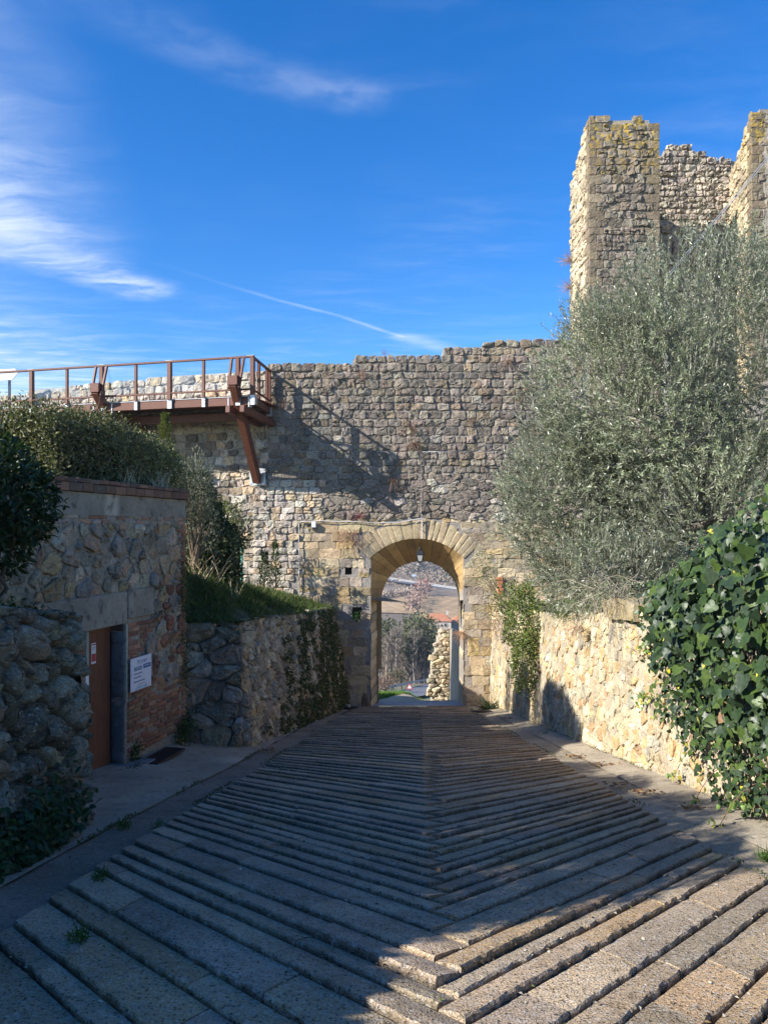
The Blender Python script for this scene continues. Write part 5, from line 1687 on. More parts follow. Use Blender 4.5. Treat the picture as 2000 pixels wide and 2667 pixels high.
def build_left_plants():
    rng = np.random.RandomState(32)
    # clipped hedge behind the coping
    root = thing('clipped_hedge', 'long clipped hedge rising behind the brick coping of the shed', 'hedge', tuple(S0 + SU * 6 - SN * 1.1 + np.array([0, 0, 2.0])))
    n = 26000
    L0, L1 = 4.25, 7.9
    u = rng.uniform(L0, L1, n)
    top = np.interp(u, [4.25, 5.7, 6.85, 7.5, 7.9], [3.16, 3.34, 3.24, 3.08, 2.92]) + 0.06 * noise3(np.column_stack([u, u * 0, u * 0]), 2.5, 4)
    a = rng.rand(n) * 3.2
    dd = np.where(a < 1.3, 0.38, np.where(a < 2.2, 0.38 + (a - 1.3) * 1.7, 0.38 + 1.53))
    v = np.where(a < 1.3, 2.0 + (a / 1.3) * (top - 2.0), np.where(a < 2.2, top, 2.0 + (a - 2.2) * (top - 2.0)))
    o = np.where((a < 1.3)[:, None], SN, np.where((a < 2.2)[:, None], np.array([0, 0, 1.0]), -SN))
    end = rng.rand(n) < 0.16                                  # the near end of the hedge
    u = np.where(end, L0, u); dd = np.where(end, rng.uniform(0.38, 1.9, n), dd); v = np.where(end, rng.uniform(2.0, 3.15, n), v)
    o = np.where(end[:, None], -SU, o)
    corner = np.clip((v - top + 0.25) / 0.25, 0, 1) * np.clip((0.6 - dd) / 0.25, 0, 1)
    P = S0 + SU * u[:, None] - SN * (dd + 0.15 * corner)[:, None] + np.array([0, 0, 1.0]) * (v - 0.12 * corner)[:, None]
    P += rng.normal(0, 0.075, (n, 3)) - o * rng.rand(n, 1) ** 2 * 0.22
    P += o * (0.08 * noise3(P, 1.6, 9))[:, None]
    m = MB()
    leaves(m, P, unit(o * 0.5 + rand_dirs(rng, n) + np.array([0, 0, 0.3])), unit(o + rand_dirs(rng, n) * 0.8), 0.055 * rng.uniform(0.6, 1.4, n), 0.03 * rng.uniform(0.7, 1.2, n),
           leaf_cols(rng, n, [(0.16, 0.17, 0.065), (0.11, 0.125, 0.045), (0.25, 0.245, 0.105), (0.15, 0.13, 0.07), (0.09, 0.105, 0.045)], 0.25, P, 0.15), 'oval')
    obj('foliage', m, M['leaf'], root, smooth=False, kind='stuff')
    m = MB()
    for k in range(26):
        b = S0 + SU * rng.uniform(L0, L1) - SN * rng.uniform(0.7, 1.5) + np.array([0, 0, 2.0])
        m.tube([b, b + rng.normal(0, 0.1, 3) + [0, 0, 0.6], b + rng.normal(0, 0.25, 3) + [0, 0, 1.2]], [0.025, 0.015, 0.006], 5, (0.14, 0.10, 0.07, 0))
    obj('stems', m, M['bark'], root, kind='stuff')
    # inside of the hedge: a dense mass of old twigs and dead leaves that stops the light
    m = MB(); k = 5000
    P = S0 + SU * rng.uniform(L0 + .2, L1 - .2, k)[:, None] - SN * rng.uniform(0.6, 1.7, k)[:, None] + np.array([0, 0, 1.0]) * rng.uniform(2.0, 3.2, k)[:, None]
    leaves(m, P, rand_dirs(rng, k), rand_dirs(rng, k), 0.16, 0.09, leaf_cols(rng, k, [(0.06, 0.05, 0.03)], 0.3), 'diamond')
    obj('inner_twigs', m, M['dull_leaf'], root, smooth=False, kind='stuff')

    # laurels on the terrace: the one in view has its nearest leaves as parts
    pal = [(0.022, 0.045, 0.016), (0.03, 0.06, 0.02), (0.018, 0.036, 0.014), (0.04, 0.075, 0.022)]
    laurel(rng, (-4.20, 8.0), 1.95, 0.80, 2.62, 'dark glossy laurel overhanging the boulders in front of the coping', pal, 240, 5200, main=True)
    laurel(rng, (-4.35, 6.3), 2.0, 1.0, 3.2, 'laurel bush on the terrace just outside the left of the view', pal, 0, 12000)
    laurel(rng, (-4.2, 4.65), 2.0, 1.05, 3.45, 'middle laurel bush of the row left of the viewer', pal, 0, 12000)
    laurel(rng, (-4.15, 3.25), 2.0, 1.05, 3.35, 'laurel bush standing on the terrace nearest the viewer', pal, 0, 12000)


LEAFMESH = {}
def leaf_mesh(kind, asp, col, key):
    if key not in LEAFMESH:
        T, Q, TT = LEAF[kind]
        mb = MB(); mb.add(T * np.array([1, asp, 1]), Q or None, TT or None, (*col, 0))
        LEAFMESH[key] = mesh_data('leaf', mb, np.zeros(3), True)
    return LEAFMESH[key]


def leaf_parts(root, P, ax, nn, size, pal, kind, asp, mat, key):
    from mathutils import Matrix
    base = WLOC[root.name]
    for k in range(len(P)):
        c = k % len(pal)
        me = leaf_mesh(kind, asp, pal[c], (key, c))
        if not me.materials:
            me.materials.append(mat)
        a = ax[k] / np.linalg.norm(ax[k]); n = nn[k] - a * (nn[k] @ a); n /= np.linalg.norm(n); s = np.cross(n, a)
        o = bpy.data.objects.new('leaf', me); COL.objects.link(o)
        o.parent = root
        o.rotation_euler = Matrix(np.column_stack([a, s, n]).tolist()).to_euler()
        o.scale = (size[k],) * 3
        o.location = P[k] - base


def laurel(rng, xy, zc, r, top, label, pal, nparts, n, main=False):
    base = (xy[0], xy[1], 0.62)
    root = thing('laurel_bush', label, 'shrub', base)
    zb = 1.18 if main else 0.85
    h = (top - zb) / 2; c = (xy[0], xy[1], zb + h)
    p, o = shell(rng, n, c, (r, r * 0.95, h), 0.45, -0.95, 0.16, rng.randint(999))
    ax = unit(o * 0.5 + rand_dirs(rng, len(p)) * 0.8 + np.array([0, 0, 0.15])); nn = unit(o * 0.6 + rand_dirs(rng, len(p)) * 0.6 + np.array([0, 0, 0.9]))
    size = 0.10 * rng.uniform(0.7, 1.3, len(p))
    vis = (o @ np.array([0.35, -0.93, 0.0])) * np.linalg.norm((p - np.array(c)) / np.array([r, r, h]), axis=1)
    order = np.argsort(-vis)
    a, b = order[:nparts], order[nparts:]
    if nparts:
        leaf_parts(root, p[a], ax[a], nn[a], size[a], pal, 'oval', 0.42, M['leaf'], 'laurel')
    m = MB(); leaves(m, p[b], ax[b], nn[b], size[b], size[b] * 0.42, leaf_cols(rng, len(b), pal, 0.25), 'oval')
    obj('foliage', m, M['leaf'], root, smooth=False, kind='stuff')
    m = MB()
    for k in range(8):
        e = p[rng.randint(len(p))]
        m.tube([np.array(base) + rng.normal(0, 0.06, 3) * [1, 1, 0], (np.array(base) + e) / 2 + rng.normal(0, 0.08, 3), e], [0.03, 0.018, 0.006], 6, (0.10, 0.08, 0.06, 0))
    obj('stems', m, M['bark'], root, kind='stuff')


def tuft(name, label, cat, rng, c, n, length, pal, up=1.0, spread=0.8, out=(0, 0, 0), r=0.06, group=None, w=0.008, mat='straw', droop=0.0):
    P = np.asarray(c) + rng.normal(0, r, (n, 3)) * [1, 1, 0.4]
    ax = unit(rand_dirs(rng, n) * spread + np.array([0, 0, up]) + np.asarray(out, float))
    m = MB()
    for k in range(n):
        L = length * rng.uniform(0.5, 1.2); e = P[k] + ax[k] * L
        mid = P[k] + ax[k] * L * 0.55
        e = e - np.array([0, 0, droop * L]) 
        m.tube([P[k], mid, e], [w * 0.6, w * 0.45, w * 0.15], 3, leaf_cols(rng, 1, pal, 0.25)[0])
    return tag(obj(name, m, M[mat], smooth=False, loc=c), label, cat, group)


def build_small_plants():
    rng = np.random.RandomState(33)
    # shrubs on the grassy bank
    bush('dark_shrub', 'dense dark evergreen shrub behind the brick corner of the shed', 'shrub',
         [((-4.35, 16.6, 1.7), (0.85, 1.0, 1.2), 0.4), ((-4.05, 17.4, 1.1), (0.85, 0.9, 1.1), 0.3), ((-4.9, 16.0, 2.6), (0.8, 0.8, 0.8), 0.15), ((-3.75, 16.4, 0.9), (0.8, 0.8, 0.9), 0.15)],
         27000, 0.085, [(0.045, 0.07, 0.022), (0.06, 0.085, 0.028), (0.035, 0.055, 0.02), (0.08, 0.10, 0.03)], rng, base=(-4.3, 16.8, 0.9))
    bush('silver_shrub', 'wispy silvery grey shrub beside the end of the hedge', 'shrub',
         [((-3.70, 14.9, 2.35), (0.42, 0.4, 0.75), 0.7), ((-3.62, 15.2, 1.6), (0.45, 0.4, 0.6), 0.3)], 5200, 0.06,
         [(0.13, 0.14, 0.095), (0.10, 0.11, 0.07), (0.20, 0.205, 0.155)], rng, mat='dull_leaf', kind='diamond', asp=0.28, up=0.9, inner=0.3, base=(-3.7, 15.0, 0.9), rnd=0.5)
    bush('light_green_shrub', 'yellow green leafy shrub in front of the sunlit wall patch', 'shrub',
         [((-4.0, 19.0, 1.75), (0.50, 0.5, 0.75), 0.6), ((-4.45, 19.2, 1.1), (0.6, 0.5, 0.9), 0.4)], 1900, 0.085,
         [(0.11, 0.13, 0.03), (0.15, 0.165, 0.04), (0.07, 0.09, 0.025)], rng, asp=0.45, inner=0.35, base=(-4.2, 19.1, 0.5))
    # the little conifer over the hedge
    root = thing('young_conifer', 'slim yellow green conifer tip standing above the hedge end', 'conifer', (-4.72, 16.6, 1.5))
    m = MB(); k = 2200; f = rng.rand(k) ** 0.8
    ang = rng.uniform(0, 6.28, k); rad = (0.50 * (1 - f) + 0.02) * rng.uniform(0.3, 1, k) * (0.75 + 0.35 * np.sin(f * 40))
    P = np.column_stack([-4.72 + rad * np.cos(ang), 16.6 + rad * np.sin(ang), 2.2 + 1.9 * f])
    ax = unit(np.column_stack([np.cos(ang), np.sin(ang), np.full(k, 0.8)]) + rand_dirs(rng, k) * 0.3)
    leaves(m, P, ax, rand_dirs(rng, k), 0.10, 0.022, leaf_cols(rng, k, [(0.13, 0.15, 0.035), (0.17, 0.18, 0.05), (0.09, 0.115, 0.03)], 0.25), 'diamond')
    obj('foliage', m, M['leaf'], root, smooth=False, kind='stuff')
    m = MB(); m.tube([(-4.72, 16.6, 1.4), (-4.72, 16.6, 4.05)], [0.035, 0.006], 6, (0.14, 0.1, 0.06, 0)); obj('trunk', m, M['bark'], root)
    # two slender saplings close to the gate wall
    for (x, y, h, lab) in ((-3.62, 25.6, 1.75, 'slender dark sapling by the wall, the taller of the two'), (-4.02, 25.9, 1.35, 'slender dark sapling by the wall, the shorter of the two')):
        zb = float(bank_z(x, y))
        root = thing('sapling', lab, 'sapling', (x, y, zb), 'saplings against the gate wall')
        m = MB(); k = 420; f = rng.rand(k); ang = rng.uniform(0, 6.28, k); rad = 0.22 * (1 - 0.75 * f) * rng.uniform(0.2, 1, k)
        P = np.column_stack([x + rad * np.cos(ang), y + rad * np.sin(ang), zb + 0.2 + (h - 0.2) * f])
        leaves(m, P, unit(np.column_stack([np.cos(ang), np.sin(ang), np.full(k, 0.9)]) + rand_dirs(rng, k) * .4), rand_dirs(rng, k), 0.11, 0.035, leaf_cols(rng, k, GREEN, 0.25), 'fold')
        obj('foliage', m, M['leaf'], root, smooth=False, kind='stuff')
        m = MB(); m.tube([(x, y, zb - .1), (x + .03, y, zb + h)], [0.018, 0.005], 5, (0.12, 0.09, 0.06, 0)); obj('stem', m, M['bark'], root)
    # taller broom-like shrub on the bank whose shadow falls on the wall left of the gate
    bush('broom_shrub', 'loose upright shrub on the bank in front of the gate wall', 'shrub', [((-4.85, 25.7, 1.45), (0.5, 0.35, 0.75), 1.0)], 620, 0.13, GREEN, rng, kind='diamond', asp=0.25, up=1.0, inner=0.2, base=(-4.9, 25.75, -0.2), rnd=0.5)
    # dry stalks
    str_ = [(0.42, 0.33, 0.19), (0.34, 0.26, 0.15), (0.50, 0.42, 0.27)]
    tuft('dry_reeds', 'bleached bent reeds on the bank below the dark shrub', 'reeds', rng, (-3.42, 14.7, 0.62), 26, 0.85, str_, 0.9, 0.55, r=0.14, w=0.014, droop=0.15)
    tuft('dry_reeds', 'lone pair of bent straw stalks lower on the grassy bank', 'reeds', rng, (-2.95, 15.2, 0.25), 6, 0.65, str_, 0.9, 0.55, (0.3, 0, 0), r=0.05, w=0.014, droop=0.2)
    p1 = S0 + SU * su(12.35) - SN * 0.1 + np.array([0, 0, 2.29]); p2 = S0 + SU * su(11.55) - SN * 0.1 + np.array([0, 0, 2.29])
    tuft('dry_grass', 'tall pale dry grass sprouting from the coping near its corner', 'grass tuft', rng, tuple(p1), 34, 0.30, [(0.52, 0.45, 0.30), (0.42, 0.36, 0.22)], 0.9, 0.6, r=0.07, w=0.007)
    tuft('dry_grass', 'smaller pale dry grass sprouting from the middle of the coping', 'grass tuft', rng, tuple(p2), 20, 0.24, [(0.52, 0.45, 0.30), (0.42, 0.36, 0.22)], 0.9, 0.6, r=0.07, w=0.006)
    # dead caper tufts on the gate wall: px, py in the photograph's frame turned into wall positions
    W = lambda px, py: (float((px - 1000) / 2000 * YG), YG - 0.08, 1.6 - (py - 1380) / 2000 * YG)
    red = [(0.25, 0.13, 0.09), (0.20, 0.14, 0.09), (0.30, 0.19, 0.12)]
    for (px, py, n, L, lab) in ((941, 972, 46, 0.42, 'brown dead plant high on the wall left of the crack'), (1073, 1118, 90, 0.55, 'largest brown dead plant on the wall above the arch'),
                                (1079, 1158, 70, 0.5, 'drooping brown dead plant just below the largest one'), (1225, 1096, 50, 0.42, 'sparse brown dead plant mid wall near the olive'),
                                (1320, 942, 50, 0.36, 'rusty dead plant close to the wall top by the olive'), (1368, 1012, 50, 0.34, 'dead plant beside the edge of the olive crown'),
                                (740, 1052, 40, 0.34, 'reddish dead plant below the end of the walkway'), (1022, 1250, 60, 0.5, 'dead plant in the walkway shadow above the arch')):
        tuft('dead_wall_plant', lab, 'plant', rng, W(px, py), n, L, red, -0.2, 0.9, (0, -0.5, 0), r=0.06, w=0.008, droop=0.25, group='dead plants rooted in the gate wall')
    tuft('red_creeper', 'reddish bare creeper hanging left of the arch', 'creeper', rng, W(905, 1380), 110, 0.75, [(0.33, 0.12, 0.10), (0.36, 0.26, 0.14), (0.28, 0.15, 0.10)], -0.9, 0.8, (0.3, -0.25, 0), r=0.22, w=0.008, droop=0.3)
    tuft('red_creeper', 'small dense red plant above the cable, left of the arch', 'creeper', rng, W(938, 1345), 80, 0.34, [(0.30, 0.08, 0.09), (0.24, 0.10, 0.09)], 0.1, 0.9, (0, -0.3, 0), r=0.1, w=0.009)
    tuft('dead_wall_plant', 'rust coloured dead plant hanging on the right jamb of the gate', 'plant', rng, (2.72, 26.9, -2.0), 60, 0.45, [(0.38, 0.20, 0.10), (0.30, 0.17, 0.09)], -0.4, 0.8, (-0.4, -0.2, 0), r=0.07, w=0.008, droop=0.3, group='dead plants rooted in the gate wall')
    tuft('tower_weed', 'upper brown weed on the lit left edge of the tower', 'plant', rng, (7.15, 29.4, 11.9), 70, 0.5, red, 0.3, 0.8, (-0.6, 0, 0), r=0.08, w=0.01)
    tuft('tower_weed', 'lower brown weed on the lit left edge of the tower', 'plant', rng, (7.15, 29.4, 10.9), 70, 0.55, red, 0.0, 0.8, (-0.6, 0, 0), r=0.08, w=0.01)
    tuft('wall_top_weed', 'thin dry weed on top of the gate wall', 'plant', rng, (0.02, 27.2, 7.78), 14, 0.3, red, 1.0, 0.4, r=0.06, w=0.008)
    # fern in the lower putlog hole
    c = np.array([-0.97, 26.9, -1.45]); m = MB(); k = 60
    leaves(m, c + rng.normal(0, 0.07, (k, 3)), unit(rand_dirs(rng, k) + [0, -0.4, 0.3]), rand_dirs(rng, k), 0.12, 0.05, leaf_cols(rng, k, [(0.05, 0.14, 0.03), (0.07, 0.17, 0.03)], 0.2), 'fold')
    tag(obj('wall_fern', m, M['leaf'], smooth=False), 'bright green fern growing in the lower putlog hole', 'plant')
    # green creepers on the shed corner, leafy weeds at wall feet
    def creeper(name, lab, cat, pts, n, size, pal, out, spread, mat='leaf'):
        pts = np.array(pts, float); seg = rng.randint(len(pts) - 1, size=n); f = rng.rand(n)[:, None]
        P = pts[seg] * (1 - f) + pts[seg + 1] * f + rng.normal(0, 1, (n, 3)) * np.asarray(spread)
        m = MB(); out = np.asarray(out, float)
        leaves(m, P, unit(rand_dirs(rng, n) * 0.8 + [0, 0, -0.5]), unit(rand_dirs(rng, n) * 0.7 + out), size * rng.uniform(0.5, 1.3, n), size * 0.7, leaf_cols(rng, n, pal, 0.25), 'fold')
        return tag(obj(name, m, M[mat], smooth=False), lab, cat)
    gp = [(0.04, 0.085, 0.02), (0.055, 0.11, 0.025), (0.03, 0.065, 0.018)]
    creeper('creeper', 'green creeper clinging to the brick corner of the shed', 'creeper', [on_shed(SHED_END - .18, 1.05, .06), on_shed(SHED_END - .15, 0.55, .08), on_shed(SHED_END - 0.12, 0.2, .06)], 700, 0.035, gp, SN, (0.05, 0.08, 0.09))
    creeper('creeper', 'lower green creeper on the brick corner, below the other one', 'creeper', [on_shed(SHED_END - .2, -0.1, .06), on_shed(SHED_END - .05, -0.6, .07), on_shed(SHED_END - 0.15, -1.0, .06)], 450, 0.035, gp, SN, (0.05, 0.07, 0.09))
    creeper('weed', 'leafy weed at the foot of the brick corner', 'weed', [on_shed(SHED_END - .35, -1.85, .1), on_shed(SHED_END - .1, -1.6, .1)], 420, 0.06, gp, (0, 0, 1), (0.08, 0.10, 0.10))
    creeper('weed', 'small weed at the foot of the bricks below the notice board', 'weed', [on_shed(su(11.4), -1.84, .06), on_shed(su(11.45), -1.6, .06)], 180, 0.05, gp, (0, 0, 1), (0.05, 0.06, 0.05))
    o = creeper('step_moss', 'moss and weeds growing on the doorstep', 'moss', [on_shed(su(10.5), -1.80, .25), on_shed(su(11.2), -1.80, .25)], 160, 0.03, gp, (0, 0, 1), (0.06, 0.1, 0.01)); o['kind'] = 'stuff'
    # nettles at the foot of the boulders
    for (y, x, n, h, lab) in ((6.35, -2.76, 1300, 0.25, 'big clump of dark nettles at the foot of the boulder wall'), (6.05, -2.78, 1500, 0.22, 'low spreading weeds left of the nettles, at the edge of the view')):
        P = np.column_stack([x - np.abs(rng.normal(0, 0.16, n)) + 0.06, y + rng.normal(0, 0.34, n), float(zr(y)) + np.abs(rng.normal(0, h, n)) * np.exp(-rng.rand(n) * 0.6) + 0.03])
        m = MB(); leaves(m, P, unit(rand_dirs(rng, n) + [0.4, -0.1, -0.2]), unit(rand_dirs(rng, n) * .6 + [0.3, -0.3, 0.8]), 0.07 * rng.uniform(.6, 1.4, n), 0.048, leaf_cols(rng, n, [(0.03, 0.065, 0.02), (0.04, 0.085, 0.022), (0.022, 0.05, 0.016)], .25), 'oval')
        tag(obj('nettle_clump', m, M['leaf'], smooth=False), lab, 'weed')
    P = np.column_stack([rng.normal(-3.45, 0.14, 500), rng.uniform(6.0, 7.5, 500), np.zeros(500)]); P[:, 2] = BW_TOP(P[:, 1]) - 0.1 + np.abs(rng.normal(0, 0.07, 500))
    m = MB(); leaves(m, P, unit(rand_dirs(rng, 500) + [0.3, -.2, .4]), rand_dirs(rng, 500), 0.06, 0.03, leaf_cols(rng, 500, gp, .25), 'fold')
    tag(obj('terrace_weeds', m, M['leaf'], smooth=False), 'low green weeds on top of the boulder wall', 'weed')
    # grass tufts in the paving
    gz = lambda y: float(zr(y)) + 0.03
    for (x, y, n, L, lab) in ((-2.46, 7.25, 70, 0.09, 'grass tuft on the pavement past the end of the boulder wall'), (-2.88, 5.95, 40, 0.06, 'grass tuft on the pavement below the nettles'),
                              (3.02, 6.05, 90, 0.10, 'grass tuft in the right gutter below the ivy'), (-1.72, 4.35, 70, 0.07, 'grass growing between ramp slabs at the bottom left'),
                              (-2.05, 5.55, 60, 0.06, 'grass along the left end of the ramp slabs'), (3.45, 16.3, 40, 0.08, 'grass tuft at the foot of the lit wall'), (-2.14, 7.3, 40, 0.06, 'grass tuft where the slabs meet the left gutter')):
        tuft('grass_tuft', lab, 'grass tuft', rng, (x, y, gz(y)), n, L, [(0.06, 0.13, 0.02), (0.09, 0.16, 0.03)], 0.8, 0.9, r=0.03, w=0.006, mat='dull_leaf')
    # fallen leaves
    for (x, y, lab) in ((3.05, 9.05, 'largest heap of brown fallen leaves, in the right gutter'), (2.92, 9.6, 'small heap of fallen leaves beyond the largest one'), (3.2, 11.4, 'brown leaves lying in the lit patch of pavement'),
                        (3.25, 8.1, 'few brown leaves on the pavement below the ivy'), (3.1, 12.4, 'scatter of brown leaves in the shade beside the lit wall'), (-2.0, 13.2, 'dark dead leaves on the left pavement by the garden wall'), (3.3, 20.5, 'dead leaves on the pavement near the gate')):
        k = 26; P = np.column_stack([x + rng.normal(0, 0.09, k), y + rng.normal(0, 0.06, k), np.full(k, gz(y) + 0.01) + rng.rand(k) * 0.03]); P[:, 2] -= 0.17 * (P[:, 1] - y)
        m = MB(); leaves(m, P, unit(rand_dirs(rng, k) * [1, 1, .3]), unit(rand_dirs(rng, k) * .5 + [0, 0, 1]), 0.06, 0.04, leaf_cols(rng, k, [(0.20, 0.11, 0.05), (0.14, 0.08, 0.045), (0.28, 0.17, 0.08)], .3), 'oval')
        tag(obj('fallen_leaves', m, M['dull_leaf'], smooth=False), lab, 'leaves')
    # grit, bits of leaf and pebbles washed into the joints and gutters
    n = 2600; y = 3.0 + 20 * rng.rand(n) ** 1.6; side = rng.rand(n)
    x = np.where(side < 0.7, xl(y) + (xr(y) - xl(y)) * rng.rand(n), np.where(side < 0.85, xl(y) - 0.9 * rng.rand(n), xr(y) + 0.8 * rng.rand(n)))
    P = np.column_stack([x, y, zr(y) + np.where(side < 0.7, 0.022, 0.045)])
    m = MB(); leaves(m, P, unit(rand_dirs(rng, n) * [1, 1, .35]), unit(rand_dirs(rng, n) * .6 + [0, 0, 1]), rng.uniform(0.012, 0.035, n), rng.uniform(0.008, 0.022, n), leaf_cols(rng, n, [(0.42, 0.38, 0.30), (0.24, 0.16, 0.08), (0.16, 0.11, 0.06), (0.5, 0.46, 0.38), (0.10, 0.12, 0.03)], .3), 'fold')
    obj('litter', m, M['dull_leaf'], smooth=False, kind='stuff')
    # moss along the foot of the walls and the kerb lines
    n = 5200; y = 4.5 + 22 * rng.rand(n) ** 1.4; w = rng.rand(n)
    x = np.where(w < 0.35, xl(y) - 0.44 + rng.normal(0, 0.02, n), np.where(w < 0.6, xl(y) - 0.01 + rng.normal(0, 0.025, n), np.where(w < 0.8, 3.62 + rng.normal(0, 0.03, n), xr(y) + 0.02 + rng.normal(0, 0.025, n))))
    k = noise3(np.column_stack([x, y * 0.8, x * 0]), 1.5, 41) > 0.15; x, y = x[k], y[k]; n = len(x)
    P = np.column_stack([x, y, zr(y) + 0.03 + 0.06 * (x > 3.4)])
    m = MB(); leaves(m, P, unit(rand_dirs(rng, n) + [0, 0, .8]), rand_dirs(rng, n), rng.uniform(0.015, 0.04, n), 0.015, leaf_cols(rng, n, [(0.06, 0.09, 0.02), (0.08, 0.10, 0.03), (0.10, 0.095, 0.04)], .3), 'fold')
    obj('moss', m, M['dull_leaf'], smooth=False, kind='stuff')
    # moss and trailing green on the garden wall
    n = 15000; u = 1.2 + 11.8 * rng.rand(n) ** 0.75; v = rng.rand(n) * 2.6
    dens = 0.8 * noise3(np.column_stack([u * 1.2, v * 1.7, u * 0]), 1.3, 12) + 0.45 * noise3(np.column_stack([u * 1.2, v * 1.7, u * 0]), 3.5, 14) + np.interp(u, [1.5, 5, 8.5, 11, 13], [-0.6, 0.2, 0.5, 1.0, 1.4]) + 0.35 * (v < 0.5)
    k = dens > 0.15; u, v = u[k], v[k]; n = len(u)
    y = 13.65 + u; g = zr(y) - .1; t = gw_top(y); f = v / 2.6
    P = np.column_stack([gw_x(y) - np.interp(y, [13.6, 26], [.10, .55]) * f + rng.uniform(0.06, 0.16, n), y, g + f * (t - g)])
    m = MB(); leaves(m, P, unit(rand_dirs(rng, n) * .7 + [0.2, 0, -0.7]), unit(rand_dirs(rng, n) * .6 + [1, -.3, .3]), 0.075 * rng.uniform(.5, 1.4, n), 0.055, leaf_cols(rng, n, [(0.045, 0.07, 0.02), (0.06, 0.09, 0.025), (0.035, 0.055, 0.018), (0.075, 0.085, 0.03)], .25), 'fold')
    tag(obj('wall_greenery', m, M['dull_leaf'], smooth=False, kind='stuff'), 'moss and trailing green covering the garden wall', 'creeper')
    # right side: bright privet over the wall, scrub above, bare climber next to it
    bush('privet_bush', 'bright glossy green bush spilling over the right wall', 'shrub', [((3.52, 19.3, -0.75), (0.50, 0.85, 0.95), 0.6), ((3.50, 18.9, -1.7), (0.36, 0.6, 0.85), 0.3), ((3.5, 20.3, -0.2), (0.55, 0.7, 0.5), 0.1)],
         4600, 0.085, [(0.10, 0.14, 0.03), (0.13, 0.17, 0.035), (0.075, 0.11, 0.025), (0.17, 0.19, 0.05)], rng, base=(3.9, 19.3, -0.8), inner=0.55)
    bush('scrub', 'thin yellowish scrub at the gate pier above the bright bush', 'shrub', [((3.15, 23.5, 0.25), (0.5, 0.7, 0.7), 0.5), ((3.3, 22.2, -0.6), (0.45, 0.6, 0.6), 0.5)], 900, 0.07,
         [(0.14, 0.15, 0.05), (0.19, 0.19, 0.06), (0.10, 0.11, 0.04)], rng, kind='fold', inner=0.1, base=(3.75, 22.9, -0.8))
    tuft('bare_climber', 'bare brown climber twigs on the wall left of the bright bush', 'creeper', rng, (3.55, 23.4, -1.2), 150, 0.9, [(0.16, 0.11, 0.09), (0.22, 0.15, 0.11)], -0.5, 0.9, (-0.2, 0, 0), r=0.3, w=0.010, droop=0.2)
    bush('wall_top_bush', 'low fresh green herbs on top of the lit wall below the olive', 'shrub', [((3.75, 15.6, -0.02), (0.22, 0.75, 0.22), 0.6), ((3.72, 16.4, -0.15), (0.2, 0.5, 0.2), 0.4)], 900, 0.07, [(0.06, 0.13, 0.025), (0.08, 0.15, 0.03)], rng, kind='blade', asp=0.2, up=0.6, stems=False)
    tuft('dry_creeper', 'fan of dry brown twigs on the top of the lit wall', 'creeper', rng, (3.52, 13.9, -0.15), 60, 0.5, [(0.28, 0.17, 0.10), (0.35, 0.24, 0.15)], -0.5, 0.6, (-0.15, 0.6, 0), r=0.06, w=0.007)
    tuft('dry_twigs', 'tangle of dry grey twigs hanging over the yellow stone block', 'twigs', rng, (3.62, 12.3, 0.62), 130, 0.75, [(0.30, 0.25, 0.18), (0.22, 0.18, 0.13), (0.16, 0.17, 0.09)], -0.35, 0.9, (-0.25, -0.1, 0), r=0.28, w=0.008, droop=0.25)
    tuft('pier_weed', 'dark weed at the foot of the right gate pier', 'weed', rng, (3.35, 24.6, gz(24.6)), 120, 0.45, [(0.03, 0.06, 0.02), (0.05, 0.08, 0.025)], 0.7, 0.9, r=0.1, w=0.016, mat='dull_leaf')
build_left_plants()
build_small_plants()


